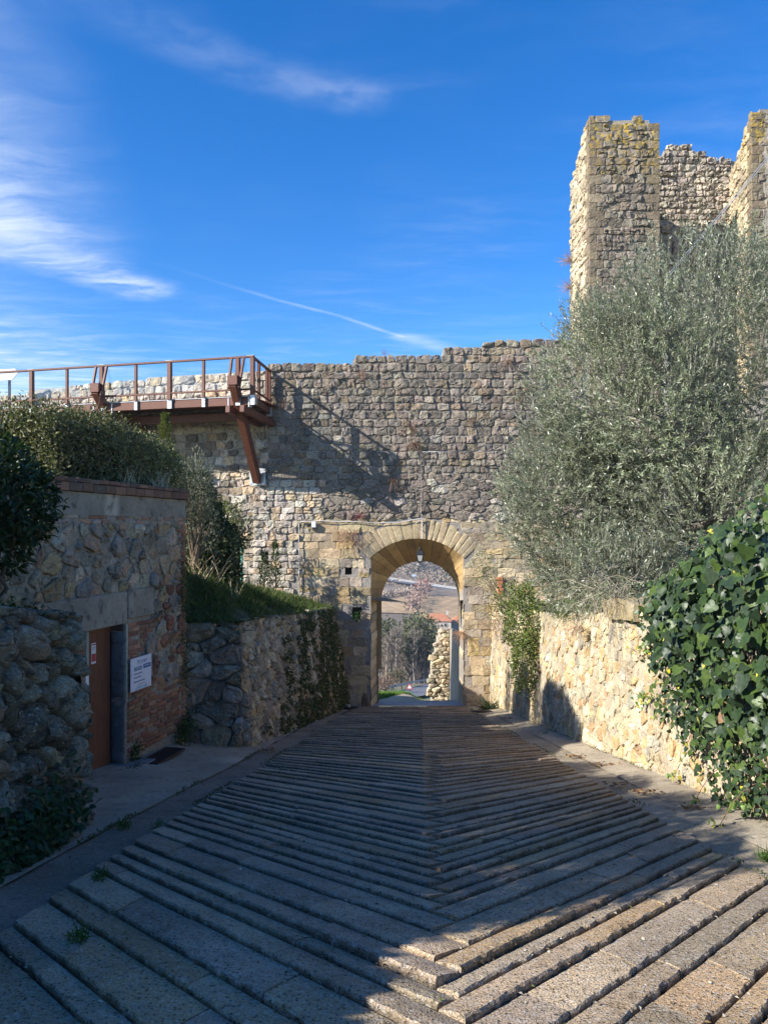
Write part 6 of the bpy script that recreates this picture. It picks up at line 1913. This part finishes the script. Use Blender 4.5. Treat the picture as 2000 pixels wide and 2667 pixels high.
# ------------------------------------------------------------------ the olive tree
def build_olive():
    rng = np.random.RandomState(34)
    B = np.array([6.4, 15.4, 0.35])
    root = thing('olive_tree', 'large grey green olive tree overhanging the right wall', 'tree', tuple(B))
    lobes = [((6.5, 15.2, 4.3), (3.0, 2.6, 3.35), 0.34), ((4.9, 15.7, 4.3), (2.0, 2.0, 2.1), 0.20), ((4.15, 16.4, 2.3), (1.75, 1.7, 1.8), 0.17),
             ((4.35, 15.2, 0.78), (1.4, 2.3, 0.95), 0.12), ((8.2, 14.8, 4.6), (2.2, 2.2, 2.7), 0.12), ((6.6, 14.2, 1.9), (2.0, 1.6, 1.5), 0.08)]
    leafm, stem = MB(), MB()
    NS = 12800
    ks = 24
    Ps, Os = [], []
    for c, r, sh in lobes:
        p, o = shell(rng, int(NS * sh), c, r, 0.55, -0.9, 0.13, rng.randint(999), 2.2)
        kk = noise3(p, 1.1, 71) + rng.normal(0, 0.35, len(p)) > -0.55; Ps.append(p[kk]); Os.append(o[kk])
    P = np.concatenate(Ps); O = np.concatenate(Os)
    # long whips that break the outline
    top = rng.choice(np.where(O[:, 2] > 0.0)[0], 520)
    n = len(P)
    L = rng.uniform(0.28, 0.60, n); L[top] *= 1.8
    D = unit(O * 0.75 + rand_dirs(rng, n) * 0.55 + np.array([0, 0, 0.55]))
    D[top] = unit(O[top] * 0.35 + np.array([0, 0, 1.0]) + rand_dirs(rng, len(top)) * 0.2)
    side = unit(np.cross(D, rand_dirs(rng, n)))
    bend = unit(rand_dirs(rng, n) + np.array([0, 0, -0.3]))
    base = P - D * (L * 0.6)[:, None]
    f = np.linspace(0.08, 1.0, ks)
    A, Nn, Q = [], [], []
    pos = base[:, None] + D[:, None] * (L[:, None] * f)[..., None] + bend[:, None] * (0.10 * L[:, None] * f ** 2)[..., None]
    rot = np.arange(ks) * 1.571 + np.repeat([0, math.pi], 1)[0]
    sgn = np.where(np.arange(ks) % 2, 1, -1)
    other = np.cross(D, side)
    az = (np.arange(ks) // 2) * 1.3
    rad = side[:, None] * (np.cos(az) * sgn)[None, :, None] + other[:, None] * (np.sin(az) * sgn)[None, :, None]
    ax = unit(D[:, None] * 0.75 + rad * 0.8 + rng.normal(0, 0.22, (n, ks, 3)))
    nn = unit(D[:, None] - rad * 0.5 + rng.normal(0, 0.45, (n, ks, 3)) + np.array([0, 0, 0.4]))
    keep = rng.rand(n, ks) < 0.92
    pos, ax, nn = pos[keep], ax[keep], nn[keep]
    k = len(pos)
    ln = rng.uniform(0.06, 0.10, k)
    cols = leaf_cols(rng, k, [(0.15, 0.175, 0.095), (0.11, 0.135, 0.07), (0.19, 0.21, 0.125), (0.27, 0.285, 0.19), (0.13, 0.155, 0.07)], 0.25, pos, 0.30)
    leaves(leafm, pos, ax, nn, ln, ln * 0.27, cols, 'diamond')
    obj('crown', leafm, M['olive'], root, smooth=False, kind='stuff')
    # thin stems (three-sided), vectorised
    fs = np.array([0.0, 0.5, 1.0]); cen = base[:, None] + D[:, None] * (L[:, None] * fs)[..., None] + bend[:, None] * (0.10 * L[:, None] * fs ** 2)[..., None]
    rr = np.array([0.0055, 0.004, 0.0015]); an = np.arange(3) * 2.094
    ring = cen[:, :, None] + rr[None, :, None, None] * (np.cos(an)[None, None, :, None] * side[:, None, None] + np.sin(an)[None, None, :, None] * other[:, None, None])
    V = ring.reshape(-1, 3)
    q = np.array([(i * 3 + j, i * 3 + (j + 1) % 3, (i + 1) * 3 + (j + 1) % 3, (i + 1) * 3 + j) for i in range(2) for j in range(3)])
    q = (q[None] + (np.arange(n) * 9)[:, None, None]).reshape(-1, 4)
    stem.add(V, q, None, (0.26, 0.245, 0.20, 0))
    obj('twigs', stem, M['bark'], root, kind='stuff')
    m = MB(); m.tube([B - [0, 0, 0.6], B + [0.05, 0, 0.3], B + [0.0, 0.1, 0.9], B + [-0.1, 0.1, 1.5]], [0.42, 0.30, 0.25, 0.24], 12, (0.17, 0.15, 0.12, 0)); obj('trunk', m, M['bark'], root)
    fork = B + np.array([-0.1, 0.1, 1.4])
    br = MB()
    for c, r, sh in lobes:
        c = np.array(c); mid = (fork + c) / 2 + rng.normal(0, 0.25, 3)
        m = MB(); m.tube([fork, mid, c], [0.15, 0.10, 0.06], 8, (0.18, 0.16, 0.13, 0)); obj('branch', m, M['bark'], root)
        for q_ in range(26):
            d = unit(rng.normal(size=3) + [0, 0, 0.3]); e = c + d * np.array(r) * rng.uniform(0.6, 0.98)
            s0 = mid + (c - mid) * rng.rand()
            br.tube([s0, (s0 + e) / 2 + rng.normal(0, 0.2, 3), e], [0.03, 0.016, 0.005], 5, (0.27, 0.25, 0.205, 0))
    obj('branchlets', br, M['bark'], root, kind='stuff')
build_olive()


# ------------------------------------------------------------------ ivy on the right wall
def build_ivy():
    rng = np.random.RandomState(35)
    root = thing('ivy', 'glossy large leaved ivy smothering the right wall close by', 'ivy', (3.6, 8.0, -1.3))
    n = 10500
    y = rng.uniform(4.2, 11.2, n); h = rng.rand(n) * 3.9
    yl = np.interp(h, [0, 0.3, 0.85, 1.5, 2.1, 2.6, 3.0, 3.37, 3.7, 4.0], [7.9, 8.5, 9.6, 10.2, 10.6, 10.3, 9.1, 7.8, 6.4, 5.0])
    yl = yl + 0.30 * noise3(np.column_stack([h, h * 0, h * 0]), 3.0, 3)
    k = (y < yl) & ((y < yl - 0.55) | (rng.rand(n) < 0.55)); y, h, yl = y[k], h[k], yl[k]; n = len(y)
    hole = noise3(np.column_stack([y * 1.3, h * 1.3, h * 0]), 2.2, 19) + rng.normal(0, 0.25, n) > -0.85
    y, h, yl = y[hole], h[hole], yl[hole]; n = len(y)
    layer = rng.rand(n)
    edge = np.clip((yl - y) / 1.2, 0, 1)
    bulge = (0.08 + 0.23 * np.exp(-((h - 1.9) / 1.1) ** 2)) * (0.35 + 0.65 * edge) + 0.08 * noise3(np.column_stack([y, h, h * 0]), 1.8, 6)
    x = RW - 0.05 - bulge * (0.35 + 0.65 * layer) + np.clip(h - 2.5, 0, 2) * 0.42
    z = zr(y) + h
    P = np.column_stack([x, y, z])
    out = unit(np.column_stack([-np.ones(n), -0.25 * np.ones(n), 0.15 + np.clip(h - 1.6, 0, 2) * 0.5]))
    P += rng.normal(0, 0.075, (n, 3))
    ax = unit(np.array([0, 0.0, -1.0]) + rand_dirs(rng, n) * 0.8 + out * 0.2)
    nn = unit(out + rand_dirs(rng, n) * 0.68 + np.array([0, -0.15, 0.35]))
    small = (edge < 0.5) | (h < 0.9)
    size = np.where(small, rng.uniform(0.045, 0.085, n), rng.choice([0.055, 0.08, 0.105, 0.14, 0.18], n, p=[0.30, 0.28, 0.22, 0.13, 0.07]))
    pal = [(0.026, 0.048, 0.018), (0.036, 0.065, 0.020), (0.020, 0.038, 0.018), (0.045, 0.078, 0.022), (0.036, 0.056, 0.030), (0.07, 0.11, 0.025)]
    vis = size ** 2 / y ** 2 * (layer > 0.62) * (np.abs(x / y) < 0.5) * (0.2 + edge)
    order = np.argsort(-vis); a, b = order[:285], order[285:]
    leaf_parts(root, P[a], ax[a], nn[a], size[a], pal, 'ivy', 1.0, M['ivy'], 'ivy')
    yel = np.argsort(rng.rand(len(b)))[:15]
    yb = b[yel]
    leaf_parts(root, P[yb], ax[yb], nn[yb], size[yb] * 0.9, [(0.50, 0.40, 0.03), (0.42, 0.38, 0.05), (0.45, 0.28, 0.12)], 'ivy', 1.0, M['ivy'], 'yellow_ivy')
    m = MB(); leaves(m, P[b], ax[b], nn[b], size[b], size[b], leaf_cols(rng, len(b), pal, 0.22), 'ivy')
    k2 = 90; q = order[rng.randint(300, len(order), k2)]
    leaves(m, P[q] + out[q] * 0.05, ax[q], nn[q], size[q] * 0.7, size[q] * 0.6, leaf_cols(rng, k2, [(0.48, 0.40, 0.03), (0.40, 0.36, 0.06), (0.36, 0.22, 0.12)], 0.2), 'ivy')
    obj('foliage', m, M['ivy'], root, smooth=True, kind='stuff')
    st = MB()
    for k in range(46):
        y0 = rng.uniform(4.5, 7.9); pts = [np.array([RW - 0.03, y0, float(zr(y0))])]
        for j in range(7):
            q_ = pts[-1] + np.array([rng.uniform(-0.10, 0.05), rng.normal(0.08, 0.16), rng.uniform(0.2, 0.5)])
            q_[0] = min(q_[0], RW - 0.03) if q_[2] - float(zr(q_[1])) < 2.4 else q_[0] + 0.2
            pts.append(q_)
        st.tube(pts, np.linspace(0.010, 0.004, len(pts)), 5, (0.12, 0.085, 0.06, 0))
    # runners that trail over the bare wall and the pavement
    run = []
    for (y0, h0, dy, dh, ox, nn_) in ((9.9, 1.3, 1.1, -0.25, 0.03, 7), (9.5, 0.9, 0.9, 0.1, 0.04, 6), (9.0, 0.55, 0.55, -0.35, 0.06, 6), (10.4, 1.7, 0.8, 0.1, 0.04, 6), (8.1, 0.5, 0.25, -0.5, 0.30, 6), (7.35, 0.45, -0.1, -0.55, 0.5, 8), (10.1, 1.05, 1.2, 0.15, 0.03, 6)):
        f = np.linspace(0, 1, 8)
        pts = np.column_stack([RW - 0.05 - ox * np.sin(f * 1.6) * (f > 0), y0 + dy * f, zr(y0 + dy * f) + np.maximum(h0 + dh * f + 0.05 * np.sin(f * 6), 0.03)])
        st.tube(pts, 0.004, 4, (0.20, 0.10, 0.06, 0))
        for j in range(nn_ * 3):
            run.append(pts[rng.randint(1, 8)] + rng.normal(0, 0.035, 3))
    run = np.array(run); k = len(run); m = MB()
    leaves(m, run, unit(np.array([0, 0.1, -0.9]) + rand_dirs(rng, k) * .5), unit(np.array([-1, -.3, .4]) + rand_dirs(rng, k) * .4), rng.uniform(.035, .075, k), rng.uniform(.035, .07, k), leaf_cols(rng, k, [(0.07, 0.13, 0.03), (0.10, 0.17, 0.03), (0.30, 0.28, 0.05)], .2), 'ivy')
    obj('runners', m, M['ivy'], root, smooth=False, kind='stuff')
    obj('stems', st, M['bark'], root, kind='stuff')
build_ivy()
# ------------------------------------------------------------------ beyond the gate
def build_beyond():
    rng = np.random.RandomState(41)
    # ruined stump of wall on the right of the path
    root = thing('ruined_wall_stump', 'broken end of an old rubble wall just outside the gate', 'wall', (2.3, 42.0, -7.9))
    K = 42.0 / 31.2; zk = lambda W: np.column_stack([W[:, 0] * K, W[:, 1] * K, 1.6 + (W[:, 2] - 1.6) * K])
    O = np.array([1.81, 31.2, 0])
    fr0 = planar(O, (1, 0.05, 0), (0.05, -1, 0)); fr = lambda V: zk(fr0(V))
    lim = lambda v: np.interp(v, [-5.5, -5.0, -4.6, -4.3, -3.7, -3.4, -2.8, -2.5], [0.06, -0.03, 0.04, 0.02, 0.08, 0.23, 0.31, 0.44])
    core = MB(); us = np.arange(0, 1.0, 0.08); vs = np.arange(-5.8, -2.4, 0.12)
    plate(core, us, vs, lambda u, v: lim(v) + 0.12 < u < 0.84, fr, 0.8, (0.42, 0.37, 0.28, 0))
    obj('mortar_core', core, M['mortar'], root, smooth=False)
    items = []
    for p in voronoi(-0.1, 0.86, -5.7, -2.42, 0.30, 0.18, rng, 0.28, 0.3):
        c, a = centroid(p)
        if c[0] < lim(c[1]) + 0.02:
            continue
        g = stone_geo(p, rng.uniform(0.06, 0.11), rng, 0.010, 0.16, 1, 'mid', 0.35)
        items.append((a, g, pick(rng, [(0.52, 0.44, 0.31), (0.46, 0.40, 0.30), (0.56, 0.50, 0.38), (0.40, 0.35, 0.27)], 0.15), M['stone']))
    lay(root, items, fr, M['stone'], limit=120)
    # its smooth flank running on to the right, with a rendered face
    fl = planar(np.array([3.60, 41.95, 0]), (-0.72, -12.2, 0), (-12.2, 0.72, 0))
    m = MB(); plate(m, np.linspace(0, 12.2, 26), np.arange(-9, -2.1, 0.12), lambda u, v: v < -3.85 + 0.128 * u + 0.05 * math.sin(u * 3), fl, 0.5, (0.44, 0.38, 0.29, 0))
    obj('rendered_flank', m, M['mortar'], root, smooth=False)
    # grass verge at the edge of the path
    n = 13000; y = rng.uniform(30.0, 49.5, n); lx = np.interp(y, [30, 32.6, 41, 46, 49.5], [-0.4, -0.18, 0.66, 1.2, 2.9])
    x = lx - rng.rand(n) ** 1.4 * 4.0
    z = path_z(x, y)
    ax_ = grass_on('verge_grass', rng, np.column_stack([x, y, z]), 0.16, pal=((0.10, 0.19, 0.03), (0.13, 0.23, 0.04), (0.08, 0.15, 0.03)), width=0.03)
    P = np.column_stack([rng.uniform(1.8, 4.0, 700), rng.uniform(40.6, 41.8, 700), np.zeros(700)]); P[:, 2] = path_z(P[:, 0], P[:, 1])
    grass_on('stump_grass', rng, P, 0.13, pal=((0.10, 0.15, 0.03), (0.16, 0.18, 0.05)), width=0.02)
    # the valley road, its guard rail and a roadworks sign
    ribbon('road', [(1.2, 92, 0), (4.6, 103, 0), (8.5, 122, 0), (14.5, 145, 0), (30, 175, 0)], 6.0, M['asphalt'], (0.15, 0.15, 0.155, 0), 0.35, zfun=hill_z)
    r = thing('guard_rail', 'steel guard rail along the near side of the valley road', 'guard rail', (3, 112, -22))
    pts = np.array([(-1.2, 98), (1.3, 106), (4.6, 122), (9.6, 142)]); zz = hill_z(pts[:, 0], pts[:, 1])
    for (a, b, za, zb) in zip(pts[:-1], pts[1:], zz[:-1], zz[1:]):
        m = MB(); m.beam((*a, za + 0.95), (*b, zb + 0.95), 0.06, 0.32, (0.5, 0.5, 0.5, 0)); obj('rail', m, M['steel'], r, smooth=False)
        for f in np.linspace(0, 0.9, 5):
            p = a + (b - a) * f; z0 = float(hill_z(*p)); m = MB(); m.box((p[0], p[1] + 0.08, z0 + 0.5), 0.06, 0.06, 0.6, (0.4, 0.4, 0.4, 0)); obj('post', m, M['steel'], r, smooth=False)
    c = np.array([3.42, 103.0, float(hill_z(3.42, 103)) + 0.4])
    r = thing('warning_sign', 'small red triangular road sign standing at the road edge', 'sign', tuple(c))
    def tri(s, zo, yo, col, mat, name):
        m = MB(); v = [c + np.array([-0.5 * s, yo, 0.30 + zo]), c + np.array([0.5 * s, yo, 0.30 + zo]), c + np.array([0, yo, 0.30 + 0.866 * s + zo])]
        m.add(v + [p + np.array([0, 0.03, 0]) for p in v], [(0, 1, 4, 3), (1, 2, 5, 4), (2, 0, 3, 5)], [(0, 1, 2), (3, 5, 4)], col); obj(name, m, M[mat], r, smooth=False)
    tri(0.95, 0, 0, (0.5, 0.03, 0.04, 0), 'ink_red', 'border'); tri(0.58, 0.11, -0.02, (0.8, 0.8, 0.8, 0), 'white', 'face')
    m = MB(); m.box(c + [0, 0.06, 0.15], 0.35, 0.03, 0.02); m.beam(c + [0, 0.05, -0.1], c + [0, 0.05, 0.4], 0.05, 0.05, up=(0, 1, 0)); obj('stand', m, M['iron'], r, smooth=False)

    # thicket across the road: bare pale trees with dark evergreens among them
    def bare_tree(x, y, h, lab, rng, tone=(0.27, 0.24, 0.21), group='bare trees across the road'):
        zb = float(hill_z(x, y)); root = thing('bare_tree', lab, 'tree', (x, y, zb), group)
        top = np.array([x + rng.normal(0, .4), y, zb + h])
        m = MB(); m.tube([(x, y, zb - .5), (x + rng.normal(0, .2), y, zb + h * .5), top], [0.20, 0.14, 0.05], 5, (*tone, 0)); obj('trunk', m, M['far'], root)
        m = MB()
        for k in range(30):
            f = rng.uniform(0.2, 0.95); s = np.array([x, y, zb]) * (1 - f) + top * f
            d = unit(np.array([rng.normal(), rng.normal(), 1.4])); L = h * 0.30 * (1.1 - f * .6)
            e = s + d * L; m.tube([s, s + d * L * .5 + rng.normal(0, .15, 3), e], [0.08, 0.05, 0.02], 3, (*tone, 0))
            for j in range(3):
                d2 = unit(d + rng.normal(0, .6, 3)); b = s + (e - s) * rng.uniform(.3, .9); m.tube([b, b + d2 * L * .45], [0.05, 0.02], 3, (*tone, 0))
        obj('branches', m, M['far'], root, kind='stuff')
    k = 0
    labs = 'bare leafless tree in the thicket across the valley road'
    for i in range(46):
        y = rng.uniform(136, 170); x = (rng.uniform(975, 1165) - 1000) / 2000 * y
        bare_tree(x, y, rng.uniform(8, 11.5), labs, rng, tone=np.array([0.25, 0.205, 0.165]) * rng.uniform(0.75, 1.15))
    def round_tree(name, lab, x, y, w, h, pal, n, size, group=None, cat='tree', zb=None, inner=0.5):
        zb = float(hill_z(x, y)) if zb is None else zb
        root = thing(name, lab, cat, (x, y, zb), group)
        m = MB(); m.tube([(x, y, zb - .5), (x, y, zb + h * .6)], [w * .06, w * .03], 6, (0.16, 0.12, 0.09, 0)); obj('trunk', m, M['far'], root)
        m = MB()
        for q in range(4):
            c = (x + rng.normal(0, w * .18), y + rng.normal(0, w * .18), zb + h * rng.uniform(.5, .68))
            p, o = shell(rng, n // 4, c, (w * .36, w * .36, h * .32), inner, -0.9, .25, rng.randint(999))
            leaves(m, p, unit(o + rand_dirs(rng, len(p))), unit(o + rand_dirs(rng, len(p)) * .6), size * rng.uniform(.6, 1.4, len(p)), size * .7, leaf_cols(rng, len(p), pal, .25), 'diamond')
        obj('crown', m, M['dull_leaf'], root, smooth=False, kind='stuff')
    dk = [(0.07, 0.085, 0.04), (0.095, 0.11, 0.05), (0.12, 0.13, 0.06)]
    round_tree('evergreen_oak', 'big dark evergreen in the middle of the thicket', 7.0, 146, 8.5, 14.5, dk, 2400, 0.6)
    round_tree('evergreen_oak', 'dark evergreen at the left of the thicket', 0.6, 150, 6.0, 13.0, dk, 1500, 0.6)
    round_tree('evergreen_oak', 'smaller evergreen right of the big one', 10.2, 152, 5, 11.0, dk, 1000, 0.6)
    round_tree('young_cypress', 'narrow dark conifer low in the thicket', 6.0, 141, 3.4, 8.5, [(0.03, 0.045, 0.03), (0.045, 0.06, 0.035)], 900, 0.45)
    red = [(0.20, 0.12, 0.09), (0.24, 0.16, 0.11), (0.17, 0.12, 0.09)]
    round_tree('russet_shrub', 'russet shrub at the left end of the guard rail', 0.2, 99, 3.2, 2.6, red, 900, 0.2, cat='shrub', inner=0.2)
    round_tree('russet_shrub', 'larger russet shrub beside the guard rail', 2.6, 117, 3.6, 3.4, red + dk, 900, 0.25, cat='shrub', inner=0.2)
    round_tree('russet_shrub', 'dull brown shrub at the near edge of the road', -1.3, 104, 3.4, 2.9, red, 900, 0.22, cat='shrub', inner=0.2)
    round_tree('dark_thicket', 'dark shaded undergrowth behind the valley road', 13.0, 150, 10, 6.5, [(0.035, 0.035, 0.025), (0.05, 0.05, 0.03)], 1800, 0.6, cat='undergrowth')
    # brushwood filling the slope between the trees
    n = 9000; y = rng.uniform(140, 235, n); x = rng.uniform(-30, 60, n)
    P = np.column_stack([x, y, hill_z(x, y) + rng.rand(n) * np.interp(y, [140, 235], [2.5, 4.5])])
    m = MB(); leaves(m, P, unit(rand_dirs(rng, n) * .6 + [0, 0, 1]), rand_dirs(rng, n), rng.uniform(.8, 2.2, n), rng.uniform(.1, .4, n), leaf_cols(rng, n, [(0.20, 0.16, 0.13), (0.16, 0.135, 0.105), (0.25, 0.21, 0.17), (0.12, 0.11, 0.07)], .2, P, .2), 'diamond')
    obj('brushwood', m, M['far'], smooth=False, kind='stuff')

    # fields: ploughed brown strips with vine rows, laid on the slope
    def field(name, x0, x1, y0, y1, col, skew=0.0):
        xs = np.linspace(x0, x1, 50); ys = np.linspace(y0, y1, 40); X, Y = np.meshgrid(xs, ys); Y = Y + skew * (X - x0)
        rows = 0.10 * np.sin((X * 0.9 + Y * 0.25) * 1.5)
        C = np.zeros(X.shape + (4,)); C[..., :3] = np.array(col) * (1 + 0.12 * np.sign(rows)[..., None])
        m = MB(); m.grid(np.stack([X, Y, hill_z(X, Y) + 0.22 + rows * 0.5], -1), C); obj(name, m, M['field'], kind='structure')
    field('ploughed_field', 14, 140, 262, 372, (0.37, 0.245, 0.12), -0.30)
    field('upper_field', -60, 13.5, 300, 395, (0.39, 0.265, 0.135), 0.0)
    # hedgerow strips between the fields
    for (a, b, col, hh, lab) in (((-8, 340), (16, 388), [(0.38, 0.31, 0.24), (0.32, 0.25, 0.19)], 3.0, 'a'), ((10, 300), (22, 392), [(0.22, 0.15, 0.12), (0.28, 0.19, 0.15)], 6.0, 'b')):
        n = 700; f = rng.rand(n); x = a[0] + (b[0] - a[0]) * f + rng.normal(0, 1.4, n); y = a[1] + (b[1] - a[1]) * f
        P = np.column_stack([x, y, hill_z(x, y) + rng.rand(n) * hh])
        m = MB(); leaves(m, P, unit(rand_dirs(rng, n) + [0, 0, .8]), rand_dirs(rng, n), 1.5, 0.8, leaf_cols(rng, n, col, .2), 'diamond'); obj('hedgerow', m, M['far'], smooth=False, kind='stuff')
    # the house with orange roofs and its neighbour
    def house(x0, x1, y, zb, ze, zt, dep, lab, chim):
        root = thing('farmhouse', lab, 'house', ((x0 + x1) / 2, y, zb))
        wl = (0.55, 0.50, 0.43, 0); xm, ym = (x0 + x1) / 2, y + dep / 2
        m = MB(); m.box((xm, ym, (zb + ze) / 2), (x1 - x0) / 2, dep / 2, (ze - zb) / 2, wl); obj('wall', m, M['plaster'], root, smooth=False)
        e = 0.5; A = [(x0 - e, y - e, ze), (x1 + e, y - e, ze), (x1 + e, y + dep + e, ze), (x0 - e, y + dep + e, ze)]
        rd = [(x0 + dep * .25, ym, zt), (x1 - dep * .25, ym, zt)]
        m = MB(); m.add(A + rd, [(0, 1, 5, 4), (2, 3, 4, 5), (3, 2, 1, 0)], [(3, 0, 4), (1, 2, 5)], (0.4, 0.2, 0.1, 0)); rf = obj('roof', m, M['roof'], root, smooth=False)
        if chim:
            m = MB(); m.box((x1 - 1.0, ym, zt + 0.3), .35, .35, .8, wl); obj('chimney', m, M['plaster'], rf, smooth=False)
        for fx in (0.3, 0.78):
            xw = x0 + (x1 - x0) * fx; zw = ze - 1.5
            m = MB(); m.box((xw, y - .03, zw), 0.62, .06, .85, (0.6, 0.58, 0.52, 0)); fr_ = obj('window', m, M['plaster'], root, smooth=False)
            m = MB(); m.box((xw, y - .11, zw), 0.46, .03, .66, (0.05, 0.05, 0.06, 0)); obj('pane', m, M['iron'], fr_, smooth=False)
    house(15.0, 24.4, 280, -39, -31.7, -29.4, 9, 'pale farmhouse with an orange tiled hip roof', True)
    house(25.6, 33, 286, -40, -33.0, -30.8, 8, 'second pale house with an orange roof, half behind the gate jamb', False)
    # the raised highway with pale rails
    hw = [(-75, 560, -27.2), (1.4, 468, -29.4), (38, 404, -30.9), (80, 340, -32.0)]
    ribbon('highway', hw, 9, M['asphalt'], (0.3, 0.3, 0.3, 0), 1.0)
    for s, lab in ((-1, 'long pale guard rail on the near side of the highway'), (1, 'long pale guard rail on the far side of the highway')):
        r = thing('highway_rail', lab, 'guard rail', (1.4, 468, -29))
        for (a, b) in zip(hw[:-1], hw[1:]):
            a = np.array(a) + [0, s * 5.0, 1.8]; b = np.array(b) + [0, s * 5.0, 1.8]; m = MB(); m.beam(a, b, 0.12, 0.42, (0.33, 0.33, 0.32, 0)); obj('rail', m, M['white'], r, smooth=False)
    r = thing('road_gantry', 'pale highway sign post above the rails', 'sign', (17.5, 442, -30))
    m = MB(); m.beam((17.5, 436, -31), (17.5, 436, -24.5), 0.3, 0.3, (0.6, 0.6, 0.6, 0), (0, 1, 0)); obj('post', m, M['steel'], r, smooth=False)
    m = MB(); m.box((17.0, 436, -24.3), 1.2, .1, .6, (0.45, 0.55, 0.65, 0)); obj('sign_face', m, M['white'], r, smooth=False)
    # scattered trees that can be told apart on the far slope, then the woods
    for (px, py, Y, w, h, pal, nm, lab) in ((1095, 1548, 400, 9, 13, [(0.34, 0.11, 0.08), (0.42, 0.16, 0.11)], 'red_tree', 'rust red tree just below the highway'),
                                            (1045, 1498, 520, 12, 17, [(0.07, 0.10, 0.09), (0.09, 0.12, 0.10)], 'pine_tree', 'left dark pine by a clearing above the highway'),
                                            (1062, 1514, 500, 6, 11, [(0.05, 0.09, 0.08)], 'pine_tree', 'small dark cypress just above the highway'), (1080, 1512, 500, 8, 10, [(0.05, 0.09, 0.08)], 'pine_tree', 'right dark pine just above the highway'),
                                            (1100, 1495, 510, 22, 24, [(0.33, 0.29, 0.25), (0.28, 0.24, 0.21)], 'broad_tree', 'broad pale bare tree on the slope above the highway'),
                                            (1175, 1527, 460, 18, 12, [(0.10, 0.12, 0.08), (0.14, 0.14, 0.10)], 'pine_tree', 'dark clump at the right above the highway')):
        x = (px - 1000) / 2000 * Y
        round_tree(nm, lab, x, Y, w, h, pal, 700, w * 0.09, zb=min(1.6 - (py - 1380) / 2000 * Y - h * .35, float(hill_z(x, Y)) + 2), inner=0.3)
    n = 60000; y = 410 + 560 * rng.rand(n) ** 1.2; x = rng.uniform(-0.35, 0.4, n) * y
    P = np.column_stack([x, y, hill_z(x, y) + rng.rand(n) * 5])
    cl = noise3(np.column_stack([x / 40, y / 50, x * 0]), 1.0, 15)
    k = (cl > -0.75) & ~((y < 480) & (np.abs(y - np.interp(x, [-75, 1.4, 38, 80], [560, 468, 404, 340])) < 14)); P, y = P[k], y[k]; n = len(P)
    m = MB(); leaves(m, P, unit(rand_dirs(rng, n) + [0, 0, .7]), rand_dirs(rng, n), rng.uniform(1.0, 2.4, n), rng.uniform(.5, 1.2, n), leaf_cols(rng, n, [(0.28, 0.215, 0.155), (0.25, 0.19, 0.14), (0.31, 0.245, 0.185), (0.27, 0.19, 0.14), (0.20, 0.18, 0.125)], .10, P / 30, .15), 'diamond')
    obj('far_woods', m, M['far'], smooth=False, kind='stuff')
build_beyond()


def build_haze():
    """thin winter air: one closed box of even density round the whole scene"""
    m = bpy.data.materials.new('thin_air'); m.use_nodes = True
    nt = m.node_tree; nt.nodes.remove(nt.nodes['Principled BSDF'])
    v = nt.nodes.new('ShaderNodeVolumePrincipled')
    v.inputs['Color'].default_value = (0.80, 0.86, 0.95, 1); v.inputs['Density'].default_value = 0.00032; v.inputs['Anisotropy'].default_value = 0.2
    nt.links.new(v.outputs[0], nt.nodes['Material Output'].inputs['Volume'])
    mb = MB(); mb.box((0, 500, -21.5), 960, 860, 40.5)
    obj('haze', mb, m, smooth=False, kind='stuff', loc=(0, 500, -62))
build_haze()
